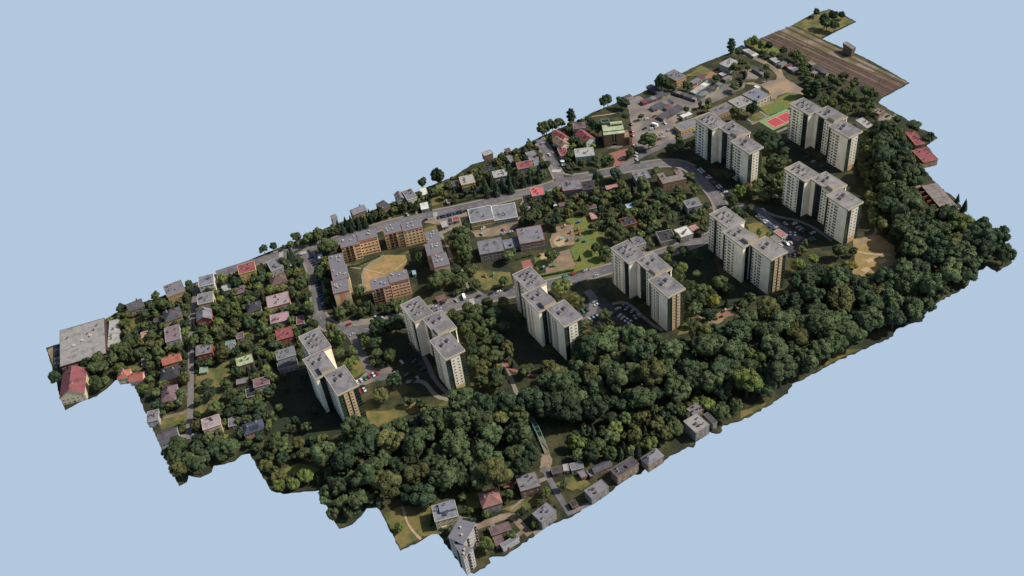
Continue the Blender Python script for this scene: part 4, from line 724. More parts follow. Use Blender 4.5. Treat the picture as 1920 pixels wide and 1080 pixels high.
CARS = [
(-178.7,148.4,178,'k','street'),
(-178.7,145.1,-4,'b','street'),
(-178.8,141.8,-1,'k','street'),
(-178.9,138.5,-3,'k','street'),
(-178.9,135.2,174,'k','street'),
(-179.0,131.9,3,'b','street'),
(-184.9,123.0,164,'k','street'),
(-185.6,119.9,-16,'s','street'),
(-186.4,116.8,-17,'k','street'),
(-187.1,113.7,-9,'k','street'),
(-187.8,110.5,-11,'b','street'),
(-188.5,107.4,-9,'k','street'),
(-189.2,104.3,166,'k','street'),
(-189.9,101.1,-16,'b','street'),
(-190.6,98.0,163,'b','street'),
(-191.3,94.9,164,'k','street'),
(-192.0,91.8,171,'s','street'),
(-192.7,88.6,-18,'k','street'),
(-193.4,85.5,171,'k','street'),
(-196.1,118.4,184,'k','street'),
(-192.4,132.6,90,'g','street'),
(-176.7,157.0,269,'k','street'),
(-167.6,154.6,272,'w','street'),
(-169.9,51.4,86,'s','bend'),
(-162.8,49.6,92,'w','bend'),
(-155.7,47.9,86,'b','bend'),
(-185.9,58.5,-3,'r','bend'),
(-166.4,53.0,93,'w','bend'),
(-188.5,47.0,184,'s','bend'),
(-205.4,1.4,88,'w','drive'),
(-202.3,1.3,87,'w','drive'),
(-199.3,1.2,268,'g','drive'),
(-196.3,1.1,86,'r','drive'),
(-193.2,1.0,270,'w','drive'),
(-190.7,1.0,85,'r','drive'),
(-207.5,-7.4,90,'r','drive'),
(-204.4,-8.2,271,'w','drive'),
(-204.6,-4.4,-4,'k','drive'),
(-171.7,-0.1,95,'w','lot2'),
(-163.4,-4.8,182,'b','lot2'),
(-163.2,-10.3,-5,'k','lot2'),
(-163.1,-15.8,178,'k','lot2'),
(-174.4,-13.4,181,'b','lot2'),
(-173.9,-21.3,0,'k','lot2'),
(-179.5,-6.6,1,'s','lot2'),
(-169.6,-20.7,88,'s','lot2'),
(-188.4,12.3,266,'s','lot2'),
(-126.4,36.2,-4,'s','midstreet'),
(-119.4,36.1,1,'k','midstreet'),
(-109.9,32.4,93,'s','midstreet'),
(-94.1,26.4,-2,'k','midstreet'),
(-85.4,23.2,180,'k','midstreet'),
(-79.5,21.4,-3,'w','midstreet'),
(-73.6,19.5,-3,'k','midstreet'),
(-109.4,41.2,-4,'k','midstreet'),
(-124.3,32.0,0,'s','midstreet'),
(-30.7,5.5,1,'t','schoolstreet'),
(-24.3,3.8,0,'r','schoolstreet'),
(-15.3,1.7,4,'s','schoolstreet'),
(-27.2,-6.4,176,'b','schoolstreet'),
(-12.1,-8.0,-4,'s','schoolstreet'),
(-29.2,-31.0,-4,'w','schoolstreet'),
(-45.1,-33.7,264,'b','lot3'),
(-41.8,-34.1,266,'g','lot3'),
(-38.4,-34.6,266,'k','lot3'),
(-42.7,-43.9,93,'s','lot3'),
(-39.5,-43.8,273,'b','lot3'),
(-36.4,-43.7,273,'b','lot3'),
(-20.0,-47.2,-5,'w','lot4'),
(-13.1,-46.2,-5,'s','lot4'),
(-15.3,-50.8,196,'s','lot4'),
(-13.6,-55.4,24,'s','lot4'),
(-23.6,-53.7,16,'w','lot4'),
(-23.0,-56.9,15,'w','lot4'),
(-22.4,-60.2,194,'w','lot4'),
(-21.7,-63.4,187,'w','lot4'),
(-16.0,-61.7,262,'s','lot4'),
(-12.8,-61.9,85,'s','lot4'),
(-25.3,-49.9,22,'k','lot4'),
(-30.1,-34.3,175,'w','lot4'),
(132.1,49.3,169,'w','curve'),
(131.9,46.8,175,'w','curve'),
(131.6,44.3,176,'w','curve'),
(131.3,41.8,-3,'k','curve'),
(131.1,39.3,-2,'r','curve'),
(130.8,36.8,178,'w','curve'),
(130.5,34.4,-7,'w','curve'),
(130.3,31.9,174,'k','curve'),
(130.0,29.4,173,'r','curve'),
(129.7,26.9,-7,'g','curve'),
(129.4,24.4,173,'k','curve'),
(129.2,21.9,169,'w','curve'),
(128.9,19.4,174,'w','curve'),
(128.6,16.9,175,'k','curve'),
(128.4,14.4,-8,'k','curve'),
(128.1,11.9,-9,'w','curve'),
(127.8,9.4,-10,'k','curve'),
(209.2,7.3,0,'k','lot7'),
(210.1,-0.6,3,'s','lot7'),
(210.8,-9.4,-4,'b','lot7'),
(127.7,-27.0,182,'w','lot8'),
(127.7,-29.5,-7,'w','lot8'),
(127.6,-32.1,174,'w','lot8'),
(127.5,-34.6,-2,'w','lot8'),
(127.4,-37.1,179,'w','lot8'),
(127.0,-42.5,198,'b','lot8'),
(128.4,-46.9,15,'s','lot8'),
(135.9,-23.9,87,'w','lot8'),
(137.2,-47.4,271,'s','lot8'),
(142.6,-51.6,-13,'w','lot8'),
(141.7,-56.5,-7,'s','lot8'),
(141.7,-59.7,2,'s','lot8'),
(141.9,-62.6,186,'k','lot8'),
(145.5,-68.2,-4,'w','lot8'),
(140.4,-72.3,-19,'b','lot8'),
(139.6,-74.8,-18,'b','lot8'),
(131.7,-58.6,225,'w','lot8'),
(134.1,-61.0,230,'w','lot8'),
(129.5,-61.9,55,'b','lot8'),
(122.0,-64.0,90,'s','lot8'),
(121.7,-66.5,269,'w','lot8'),
(124.6,-66.6,93,'w','lot8'),
(116.9,-64.1,91,'w','lot8'),
(115.0,-77.0,224,'b','lot8'),
(117.0,-79.5,42,'s','lot8'),
(119.5,-77.1,183,'r','lot8'),
(130.5,-51.8,84,'k','lot8'),
(145.0,139.2,-5,'w','church'),
(152.9,138.1,182,'r','church'),
(134.3,127.6,178,'k','church'),
(138.5,123.6,-1,'w','church'),
(143.7,122.8,0,'w','church'),
(153.0,123.0,267,'w','church'),
(148.5,112.1,1,'s','church'),
(150.1,105.8,3,'k','church'),
(140.3,111.6,183,'s','church'),
(134.4,106.4,-4,'r','church'),
(137.5,106.2,3,'s','church'),
(128.8,115.2,-4,'k','church'),
(129.1,140.7,88,'k','church'),
(122.9,131.1,90,'r','church'),
(119.4,125.5,91,'r','church'),
(111.0,111.4,267,'w','church'),
(153.2,104.9,182,'s','church'),
(105.9,102.2,274,'s','churchside'),
(103.1,98.0,88,'w','churchside'),
(100.3,93.8,86,'w','churchside'),
(90.9,102.4,175,'s','churchside'),
(46.7,148.0,89,'w','churchside'),
(52.0,166.5,-4,'s','churchside'),
(-50.7,94.6,184,'w','shops'),
(-55.3,88.8,90,'s','shops'),
(-38.8,82.3,272,'r','shops'),
(-41.2,79.3,2,'s','shops'),
(-35.5,76.8,-5,'s','shops'),
(-72.2,130.3,252,'b','shops'),
(-69.6,129.5,77,'k','shops'),
(-67.0,128.8,257,'b','shops'),
(-64.4,128.0,77,'k','shops'),
(-61.8,127.3,253,'b','shops'),
(-59.1,126.5,70,'b','shops'),
(-56.5,125.8,74,'k','shops'),
(-53.9,125.0,76,'k','shops'),
(-50.4,123.7,-2,'k','shops'),
(-82.8,134.0,179,'k','shops'),
(-195.7,151.0,95,'s','houses'),
(-200.7,127.8,177,'k','houses'),
(-204.6,119.5,2,'k','houses'),
(-315.8,23.7,-3,'s','houses'),
(304.8,9.4,0,'k','houses'),
(308.9,5.9,185,'s','houses'),
(-374.5,172.5,-19,'b','houses'),
(-375.9,167.8,-19,'s','houses'),
(-377.2,163.1,-13,'k','houses'),
(-378.6,158.4,-11,'s','houses'),
(-379.9,153.6,-20,'s','houses'),
(-91.3,149.9,273,'s','houses'),
(162.8,-5.6,-4,'r','houses'),
(154.3,-16.4,5,'w','houses'),
(-28.3,143.9,0,'b','houses')]
VANS = [
(-103.4, 32.1, 75, 6.5, 'white box van standing on the street beside the salmon block'),
(144.0, 126.2, 110, 7, 'white box truck on the dusty car park near the church')]
PLAY = [
(-9.9,44.3,'t'),
(-5.4,39.6,'b'),
(1.2,34.4,'b'),
(4.3,30.2,'t'),
(14.2,53.1,'b'),
(1.8,55.7,'w'),
(1.6,46.4,'w'),
(5.6,40.8,'r'),
(-31.2,21.0,'g'),
(-38.6,23.6,'t'),
(8.0,45.4,'r'),
(-32.7,37.1,'w'),
(28.5,-97.5,'w'),
(33.3,-97.9,'r'),
(37.8,-94.7,'w'),
(-73.3,40.0,'g'),
(-78.7,43.3,'w')]
PARASOLS = [(49.8, 131.0), (47.7, 125.8)]
HEDGES = [
([(-51.7, 138.9), (-34.0, 134.3)], 'clipped hedge along the main road in front of the yellow house'),
([(-158.0, 169.2), (-143.3, 164.6)], 'clipped hedge beside the main road and conifers'),
([(-187.1, 163.1), (-166.9, 165.8)], 'hedge along the cut edge opposite the parked street'),
([(-168.1, 57.4), (-148.1, 49.4)], 'clipped hedge behind the salmon block along the bend'),
([(-48.7, 45.5), (-37.2, 42.4)], 'short hedge beside the play yards'),
([(-199.8, -143.7), (-179.1, -149.5)], 'hedge along the gravel lane by the terracotta roof'),
([(-46.2, 17.1), (-22.3, 7.8)], 'low hedge between the play lawn and the street'),
([(45.2, 180.1), (42.4, 164.7)], 'hedge at the head of the side street'),
([(49.0, 136.6), (44.3, 117.6), (46.9, 111.5)], 'hedge round the corner garden at the junction'),
([(-158.7, 119.0), (-151.5, 116.3), (-133.6, 116.1)], 'dark hedge along the courtyard front of the orange block')]
TREES = [
('b',-199.3,56.2,4.5,10.7,'o','x'),
('b',-208.4,69.0,3.7,9.2,'','x'),
('b',-173.1,31.3,8.0,17.8,'k','x'),
('b',-161.5,28.3,6.8,15.4,'k','x'),
('b',-202.9,15.6,4.3,10.3,'l','x'),
('b',-204.4,12.3,1.9,5.6,'l','x'),
('b',-186.8,-20.6,5.6,13.1,'k','x'),
('b',-198.5,-26.8,5.9,13.7,'o','x'),
('b',-185.5,-40.3,3.3,8.4,'','x'),
('b',-179.7,-47.9,3.6,9.1,'','x'),
('b',-178.0,3.7,5.0,11.8,'','x'),
('b',-186.3,27.4,5.1,12.1,'','x'),
('b',-198.7,43.5,4.8,11.4,'','x'),
('b',-204.0,47.5,4.8,11.4,'','x'),
('b',-204.9,30.1,3.9,9.7,'','x'),
('b',-180.7,20.9,5.5,12.8,'k','x'),
('b',-164.5,144.4,5.8,13.4,'','x'),
('b',-159.5,145.4,4.0,9.9,'','x'),
('b',-111.9,84.4,5.1,12.1,'','x'),
('b',-116.3,51.1,7.0,15.9,'','x'),
('b',-101.7,45.4,4.5,10.9,'','x'),
('b',-70.8,90.4,6.1,14.0,'','x'),
('b',-78.4,79.0,5.6,13.0,'','x'),
('b',-82.9,65.0,5.5,12.8,'','x'),
('b',-181.8,117.7,4.8,11.3,'','x'),
('b',-205.3,82.8,5.4,12.6,'','x'),
('b',-166.4,80.7,4.6,11.0,'','x'),
('b',-180.5,122.9,3.9,9.6,'k','x'),
('b',-187.5,66.9,4.5,10.8,'','x'),
('b',-174.1,60.2,3.3,8.3,'','x'),
('c',-165.7,59.0,3.1,11.7,'','x'),
('c',-191.2,155.8,3.7,14.0,'','x'),
('c',-139.1,166.1,3.1,11.7,'','x'),
('c',-134.9,164.9,3.1,11.7,'','x'),
('c',-131.0,158.4,3.4,13.0,'','x'),
('c',-126.1,157.2,3.1,11.7,'','x'),
('c',-144.1,160.4,2.7,10.4,'','x'),
('c',-145.4,167.8,2.7,10.4,'','x'),
('c',-138.1,159.2,2.7,10.3,'','x'),
('c',-103.7,134.5,2.0,7.6,'','x'),
('c',-117.1,168.9,2.1,7.9,'','x'),
('c',-110.0,167.0,1.7,6.6,'','x'),
('b',-63.6,174.8,4.3,10.3,'k','x'),
('b',-50.6,171.4,6.6,15.0,'k','x'),
('b',-72.8,94.8,5.2,12.3,'','x'),
('b',-74.6,81.0,5.6,13.0,'','x'),
('b',-79.7,70.7,5.1,12.0,'','x'),
('b',-87.1,65.1,3.4,8.5,'','x'),
('b',-110.7,51.3,7.0,15.9,'','x'),
('b',-96.7,44.9,4.9,11.7,'','x'),
('b',-56.5,45.6,4.6,11.0,'','x'),
('b',-29.2,25.5,4.9,11.7,'','x'),
('b',-18.7,74.4,5.6,13.1,'','x'),
('b',-11.9,75.8,4.8,11.4,'','x'),
('b',-3.6,60.3,5.6,13.0,'k','x'),
('b',-8.9,63.2,5.2,12.1,'k','x'),
('b',17.7,36.1,3.8,9.4,'','x'),
('b',-23.4,76.9,3.9,9.6,'k','x'),
('b',-51.1,49.1,3.4,8.5,'','x'),
('b',-91.2,32.9,3.7,9.1,'','x'),
('b',-72.9,24.2,3.7,9.1,'','x'),
('b',4.6,3.6,4.5,10.8,'','x'),
('b',2.5,14.2,3.7,9.2,'','x'),
('c',-23.8,137.2,4.1,15.7,'','x'),
('c',-16.5,139.3,3.8,14.5,'','x'),
('c',-19.0,126.5,4.1,15.6,'','x'),
('c',-12.0,127.7,4.1,15.6,'','x'),
('c',-7.8,121.9,3.7,14.2,'','x'),
('c',-26.5,128.8,3.1,11.7,'','x'),
('c',-1.9,134.8,3.1,11.8,'','x'),
('c',-1.4,126.8,3.1,11.7,'','x'),
('c',5.1,122.9,3.4,13.0,'','x'),
('c',11.6,123.3,3.1,11.7,'','x'),
('c',17.9,119.2,2.7,10.4,'','x'),
('c',-48.2,147.3,2.8,10.5,'','x'),
('c',-7.4,55.9,1.9,7.3,'','x'),
('c',-11.7,14.6,1.5,5.8,'','x'),
('b',-110.1,12.8,4.8,11.3,'','x'),
('b',-112.7,-1.4,5.5,12.8,'','x'),
('b',-120.0,-3.0,4.7,11.2,'','x'),
('b',-113.9,-14.5,5.0,11.8,'','x'),
('b',-123.4,-16.4,4.6,11.0,'','x'),
('b',-97.7,-5.0,5.9,13.6,'k','x'),
('b',-121.4,-31.0,4.9,11.6,'','x'),
('b',-125.2,-40.9,4.1,10.0,'o','x'),
('b',-118.2,-41.5,5.2,12.3,'','x'),
('b',-132.1,-46.1,5.2,12.2,'o','x'),
('b',-129.0,-63.0,5.1,12.0,'','x'),
('b',-46.2,-12.3,7.9,17.7,'l','x'),
('b',-43.7,-26.5,5.1,11.9,'o','x'),
('b',-41.8,-30.3,4.3,10.3,'','x'),
('b',-108.2,-64.6,4.8,11.3,'','x'),
('b',-94.9,-70.0,4.7,11.3,'o','x'),
('b',-105.2,-79.8,4.3,10.4,'','x'),
('b',-121.2,16.2,3.6,9.0,'','x'),
('b',-119.6,9.4,3.9,9.7,'','x'),
('b',-106.0,6.9,4.4,10.5,'','x'),
('b',-95.2,10.6,4.4,10.6,'','x'),
('b',-98.3,-18.3,3.9,9.5,'k','x'),
('b',-107.5,-28.4,4.6,10.9,'k','x'),
('b',-54.5,-0.6,3.2,8.2,'','x'),
('b',-46.9,-72.4,4.4,10.7,'','x'),
('b',-54.0,-67.1,4.5,10.7,'','x'),
('b',-40.9,-67.0,4.1,10.0,'l','x'),
('b',-34.6,-51.9,3.8,9.4,'','x'),
('b',-48.9,-50.3,3.4,8.6,'','x'),
('p',89.9,177.6,3.8,15.0,'k','x'),
('b',127.0,179.6,4.9,11.7,'k','x'),
('b',139.6,163.9,4.9,11.6,'k','x'),
('b',128.5,148.3,3.4,8.5,'k','x'),
('b',141.0,141.0,2.4,6.6,'','x'),
('b',118.6,100.7,6.9,15.6,'','x'),
('b',127.2,83.5,4.1,9.9,'','x'),
('b',142.1,89.1,3.6,9.1,'','x'),
('b',134.8,78.4,4.5,10.8,'','x'),
('b',55.2,86.2,4.9,11.6,'k','x'),
('b',69.0,80.1,5.8,13.4,'k','x'),
('b',73.7,49.1,7.4,16.6,'','x'),
('b',78.0,34.8,5.1,12.1,'k','x'),
('b',80.5,24.7,5.5,12.8,'','x'),
('b',107.6,23.8,5.1,12.0,'','x'),
('b',97.2,33.5,3.4,8.7,'','x'),
('b',113.1,41.0,4.8,11.3,'','x'),
('b',98.5,65.2,3.5,8.9,'','x'),
('b',61.5,132.5,2.3,6.4,'','x'),
('b',56.8,130.0,3.7,9.2,'','x'),
('b',66.8,101.8,3.2,8.1,'','x'),
('b',79.6,102.9,3.6,9.1,'','x'),
('b',75.6,105.1,3.2,8.2,'','x'),
('b',58.7,177.2,4.9,11.5,'','x'),
('b',62.7,177.1,5.4,12.5,'','x'),
('b',69.5,177.0,4.9,11.5,'','x'),
('b',75.9,176.8,4.4,10.6,'','x'),
('b',79.1,177.2,3.4,8.7,'','x'),
('b',97.0,145.9,6.2,14.2,'k','x'),
('b',101.7,167.4,2.9,7.6,'','x'),
('b',96.9,99.7,3.2,8.2,'','x'),
('b',30.1,128.6,5.1,12.0,'k','x'),
('b',17.5,127.7,4.6,11.0,'','x'),
('b',23.6,120.4,3.7,9.1,'','x'),
('b',97.5,155.3,4.8,11.4,'k','x'),
('b',99.4,100.5,3.2,8.2,'o','x'),
('b',50.4,116.3,2.7,7.3,'','x'),
('p',277.4,181.0,3.9,15.6,'k','x'),
('p',243.4,127.6,2.0,8.2,'k','x'),
('p',255.8,136.3,2.1,8.3,'k','x'),
('b',275.7,168.7,4.5,10.9,'k','x'),
('b',138.8,167.8,4.9,11.6,'k','x'),
('b',131.4,179.7,4.9,11.7,'k','x'),
('b',201.9,152.9,4.4,10.6,'','x'),
('b',185.8,170.6,7.0,15.7,'k','x'),
('b',233.0,124.5,3.8,9.5,'','x'),
('b',253.2,149.2,4.9,11.7,'','x'),
('b',266.9,152.6,4.0,9.7,'','x'),
('b',278.5,132.1,3.4,8.6,'','x'),
('b',266.5,118.8,3.8,9.5,'k','x'),
('b',217.1,83.4,6.0,13.8,'k','x'),
('b',202.3,84.9,6.5,14.7,'o','x'),
('b',191.7,122.4,2.8,7.5,'','x'),
('b',199.2,120.1,3.3,8.4,'','x'),
('b',193.2,113.6,3.3,8.4,'l','x'),
('b',229.4,92.8,2.8,7.4,'k','x'),
('b',139.2,140.8,2.4,6.6,'','x'),
('b',191.6,161.4,3.9,9.6,'','x'),
('b',230.5,147.1,3.4,8.6,'k','x'),
('b',265.4,143.3,2.9,7.7,'','x'),
('b',176.7,122.8,3.3,8.4,'','x'),
('p',276.2,77.6,4.8,19.1,'k','x'),
('p',281.5,72.1,4.3,17.4,'k','x'),
('b',374.7,157.4,6.1,14.0,'k','x'),
('b',391.3,163.0,4.6,11.0,'k','x'),
('b',399.5,160.0,3.6,8.9,'k','x'),
('b',377.3,146.9,5.0,11.9,'k','x'),
('b',373.2,153.1,5.1,11.9,'','x'),
('b',304.6,159.8,4.5,10.8,'k','x'),
('b',309.8,144.3,4.0,9.7,'k','x'),
('b',311.3,128.4,4.4,10.6,'','x'),
('b',311.5,120.7,3.9,9.6,'','x'),
('b',310.9,134.2,3.4,8.7,'','x'),
('b',301.2,164.3,4.5,10.9,'l','x'),
('b',300.0,174.7,4.6,10.9,'l','x'),
('b',294.1,176.3,4.1,9.9,'l','x'),
('b',386.3,180.5,3.6,9.0,'','x'),
('b',299.0,47.2,4.6,10.9,'','x'),
('b',288.0,48.9,4.5,10.9,'','x'),
('b',281.7,35.6,4.9,11.7,'o','x'),
('b',273.3,53.8,4.6,10.9,'','x'),
('b',277.8,48.4,4.1,10.0,'o','x'),
('b',275.4,32.0,4.5,10.7,'','x'),
('b',295.9,23.5,4.9,11.6,'','x'),
('b',291.6,17.8,3.5,8.9,'','x'),
('b',289.8,9.1,2.6,7.1,'','x'),
('b',316.0,59.9,4.2,10.1,'','x'),
('b',305.9,69.7,3.7,9.2,'','x'),
('b',307.1,78.4,4.2,10.2,'','x'),
('b',316.8,76.5,3.7,9.3,'','x'),
('b',321.2,74.9,2.8,7.4,'','x'),
('b',311.7,43.1,5.0,11.8,'','x'),
('b',313.8,38.1,4.1,9.9,'','x'),
('b',316.7,35.1,3.2,8.1,'','x'),
('b',295.1,74.7,3.3,8.3,'','x'),
('b',297.8,40.5,4.5,10.8,'','x'),
('b',196.3,43.6,7.6,16.9,'k','x'),
('b',198.7,33.6,6.6,15.0,'k','x'),
('b',177.1,6.7,7.3,16.4,'','x'),
('b',140.3,-7.8,4.6,11.0,'','x'),
('b',142.9,-16.7,5.4,12.6,'','x'),
('b',185.3,8.0,5.6,12.9,'','x'),
('b',195.0,48.7,5.3,12.5,'k','x'),
('b',190.6,30.7,5.3,12.3,'k','x'),
('b',121.1,-4.9,4.1,10.1,'','x'),
('b',112.7,-18.7,4.1,10.0,'k','x'),
('b',168.2,-31.5,1.6,5.1,'','x'),
('b',115.1,-24.8,4.1,9.9,'','x'),
('b',124.6,-21.3,3.7,9.2,'','x'),
('b',144.4,75.7,4.5,10.8,'','x'),
('b',137.4,82.4,4.1,10.0,'','x'),
('b',23.6,12.9,7.0,15.9,'','x'),
('b',38.8,-45.8,4.7,11.2,'l','x'),
('b',36.1,-29.6,4.0,9.7,'l','x'),
('b',30.3,-66.9,5.3,12.5,'','x'),
('b',36.3,-73.8,4.5,10.9,'','x'),
('b',49.2,-75.1,5.7,13.2,'','x'),
('b',33.9,-87.2,4.5,10.8,'y','x'),
('b',28.3,-80.7,5.3,12.3,'','x'),
('b',57.1,-98.9,3.7,9.2,'','x'),
('b',58.6,17.4,4.2,10.2,'','x'),
('b',59.5,-13.5,2.8,7.5,'','x'),
('b',69.6,5.7,5.8,13.4,'','x'),
('b',55.1,7.8,4.1,10.1,'','x'),
('b',82.9,-1.3,3.7,9.2,'','x'),
('b',91.8,-2.9,4.1,10.1,'l','x'),
('b',61.5,26.2,3.8,9.4,'','x'),
('b',72.5,17.5,3.8,9.4,'','x'),
('b',20.3,22.0,3.7,9.3,'','x'),
('b',9.3,-93.1,3.3,8.4,'','x'),
('b',83.7,-67.4,3.5,8.7,'k','x'),
('b',52.1,-32.1,4.8,11.3,'k','x'),
('b',55.8,-42.5,4.7,11.3,'k','x'),
('b',38.0,-80.3,3.4,8.6,'','x'),
('b',43.0,-56.9,3.9,9.5,'','x'),
('b',50.6,-82.0,3.8,9.3,'','x'),
('b',111.5,-46.8,2.8,7.4,'l','x'),
('b',115.0,-52.8,2.4,6.5,'l','x'),
('b',40.5,-1.8,2.4,6.7,'','x'),
('b',39.0,-8.5,2.4,6.7,'','x'),
('b',46.2,-23.1,3.2,8.2,'','x'),
('c',44.0,-97.5,1.7,6.3,'','x'),
('c',22.7,34.3,1.9,7.2,'','x'),
('b',146.9,-17.0,5.0,11.7,'','x'),
('b',104.4,-94.9,5.3,12.4,'l','x'),
('b',118.9,-95.2,4.6,10.9,'l','x'),
('b',132.6,-116.8,5.2,12.2,'y','x'),
('b',118.4,-112.3,4.5,10.7,'y','x'),
('b',148.7,-105.2,3.0,7.9,'l','x'),
('b',139.3,-100.5,5.3,12.4,'','x'),
('b',129.5,-77.0,3.1,8.0,'','x'),
('b',121.7,-81.0,3.1,8.0,'','x'),
('b',107.6,-100.1,4.5,10.8,'','x'),
('b',91.2,-65.8,3.5,8.7,'','x'),
('b',128.9,-115.4,3.7,9.2,'l','x'),
('b',115.3,-108.7,3.7,9.3,'','x'),
('b',299.5,-5.3,4.3,10.5,'k','x'),
('b',302.4,-21.2,5.6,12.9,'','x'),
('b',287.0,-7.4,5.2,12.2,'','x'),
('b',279.9,-22.2,6.0,13.7,'','x'),
('b',277.8,-29.0,5.1,11.9,'','x'),
('b',257.8,-70.2,3.2,8.3,'k','x'),
('b',246.2,-72.3,2.4,6.6,'','x'),
('b',300.7,-39.3,4.2,10.2,'k','x'),
('b',295.5,-39.2,3.8,9.4,'k','x'),
('b',258.1,-59.9,3.7,9.1,'','x'),
('b',263.1,-63.2,3.3,8.3,'','x'),
('c',256.1,-106.5,2.0,7.7,'','x'),
('c',251.2,-116.9,2.9,11.0,'','x'),
('b',-324.9,179.1,3.1,8.0,'k','x'),
('b',-368.0,133.4,2.9,7.7,'','x'),
('b',-361.0,132.2,4.6,11.0,'k','x'),
('b',-352.8,129.8,5.4,12.7,'','x'),
('b',-357.9,124.4,5.0,11.8,'','x'),
('b',-339.0,132.3,5.0,11.9,'','x'),
('b',-343.6,125.2,4.6,11.0,'','x'),
('b',-351.0,121.9,4.6,10.9,'','x'),
('b',-359.4,108.8,4.5,10.8,'','x'),
('b',-359.0,104.7,3.6,9.1,'','x'),
('b',-383.0,132.2,5.0,11.8,'k','x'),
('b',-353.1,107.9,3.2,8.3,'','x'),
('b',-330.6,120.4,4.2,10.1,'','x'),
('b',-335.5,122.4,3.7,9.3,'','x'),
('b',-293.4,59.4,3.9,9.7,'','x'),
('b',-294.9,48.3,4.7,11.2,'k','x'),
('b',-303.9,47.7,3.1,8.0,'','x'),
('b',-282.7,50.9,3.5,8.9,'','x'),
('b',-283.1,38.0,4.3,10.3,'','x'),
('b',-296.1,33.7,4.2,10.2,'','x'),
('b',-308.6,35.3,3.1,7.9,'','x'),
('b',-318.4,37.0,1.9,5.6,'l','x'),
('b',-327.3,52.8,2.3,6.4,'','x'),
('b',-249.4,22.5,2.3,6.4,'k','x'),
('b',-254.8,-10.0,3.0,7.7,'k','x'),
('b',-259.8,7.6,3.0,7.8,'','x'),
('b',-241.8,-10.2,3.3,8.5,'k','x'),
('b',-251.4,-20.1,3.7,9.1,'','x'),
('b',-260.2,-14.6,3.3,8.4,'','x'),
('b',-245.5,35.0,1.9,5.7,'','x'),
('b',-236.8,25.5,1.9,5.7,'k','x'),
('b',-260.5,24.9,3.5,8.7,'k','x'),
('b',-256.4,28.7,2.7,7.2,'','x'),
('b',-321.9,179.5,3.1,8.0,'k','x'),
('b',-297.0,175.0,4.0,9.8,'','x'),
('b',-295.5,161.7,4.8,11.4,'','x'),
('b',-290.1,157.0,3.9,9.7,'','x'),
('b',-302.5,164.7,3.9,9.7,'','x'),
('b',-270.5,175.2,2.7,7.2,'k','x'),
('b',-207.1,177.3,3.6,9.1,'k','x'),
('b',-198.9,175.9,3.2,8.2,'k','x'),
('b',-179.4,173.6,4.1,10.0,'','x'),
('b',-172.2,166.1,5.0,11.8,'','x'),
('b',-164.5,164.0,5.0,11.8,'','x'),
('b',-274.7,78.4,5.7,13.2,'o','x'),
('b',-257.9,121.8,5.1,12.0,'','x'),
('b',-250.6,124.5,4.3,10.4,'','x'),
('b',-226.6,145.1,4.0,9.7,'','x'),
('b',-222.5,141.9,3.9,9.7,'k','x'),
('b',-205.1,86.7,4.6,10.9,'l','x'),
('b',-220.4,83.0,3.7,9.2,'','x'),
('b',-241.2,83.0,5.4,12.5,'','x'),
('b',-246.5,107.9,3.8,9.4,'','x'),
('b',-279.9,100.1,4.6,10.9,'','x'),
('b',-288.6,106.6,4.6,10.9,'','x'),
('b',-298.9,108.9,3.7,9.3,'','x'),
('b',-313.2,132.3,4.2,10.3,'','x'),
('b',-324.5,118.9,4.6,11.0,'','x'),
('b',-320.5,110.5,3.7,9.2,'','x'),
('b',-313.9,109.3,4.5,10.9,'','x'),
('b',-335.0,130.5,5.0,11.9,'','x'),
('b',-328.7,131.8,4.6,11.1,'','x'),
('c',-193.9,154.6,3.0,11.5,'','x'),
('c',-254.8,59.4,2.7,10.2,'','x'),
('c',-252.4,52.9,2.7,10.2,'','x'),
('c',-261.3,54.9,2.7,10.2,'','x'),
('c',-251.7,148.8,2.3,8.7,'','x'),
('c',-309.1,148.4,1.9,7.3,'','x'),
('c',-265.2,55.3,2.4,9.0,'','x'),
('c',-282.5,125.3,2.2,8.4,'','x'),
('b',-187.8,-114.5,5.7,13.3,'k','x'),
('b',-177.5,-120.0,5.4,12.5,'k','x'),
('b',-178.3,-83.3,7.7,17.3,'','x'),
('b',-216.8,-89.6,6.2,14.2,'k','x'),
('b',-230.0,-78.2,5.9,13.6,'','x'),
('b',-220.4,-109.4,5.0,11.8,'k','x'),
('b',-152.8,-122.7,6.8,15.3,'','x'),
('b',-161.0,-128.2,4.7,11.2,'k','x'),
('b',-135.9,-98.9,7.0,15.8,'','x'),
('b',-191.1,-111.9,4.0,9.9,'','x'),
('b',-151.3,-156.0,3.6,8.9,'l','x'),
('b',-171.3,-159.5,3.2,8.2,'k','x'),
('b',-198.8,-167.9,4.4,10.6,'l','x'),
('b',-194.1,-129.0,3.0,7.7,'','x'),
('b',-169.5,-143.8,2.9,7.7,'','x'),
('b',-140.0,-157.7,2.9,7.6,'','x'),
('b',-157.2,-158.0,1.9,5.7,'','x'),
('b',-152.9,-161.7,1.9,5.7,'','x'),
('b',-235.6,-126.0,2.9,7.7,'l','x'),
('b',-239.4,-54.9,5.0,11.7,'','x'),
('b',-246.8,-90.3,4.7,11.3,'','x'),
('b',-254.3,-76.1,4.8,11.4,'k','x'),
('b',-254.1,-65.5,4.5,10.8,'','x'),
('b',-257.7,-91.0,4.7,11.2,'','x'),
('b',-265.0,-95.1,4.0,9.8,'','x'),
('b',-261.1,-76.5,4.1,10.0,'k','x'),
('b',-256.5,-99.4,3.7,9.1,'','x'),
('b',-238.0,-103.4,3.3,8.5,'k','x'),
('b',-196.4,-68.7,5.0,11.7,'','x'),
('b',-169.8,-98.0,3.8,9.4,'','x'),
('b',-201.7,-102.4,3.7,9.3,'','x'),
('b',95.9,-145.8,9.6,23.7,'o','f'),
('b',151.3,-170.8,9.6,26.9,'','f'),
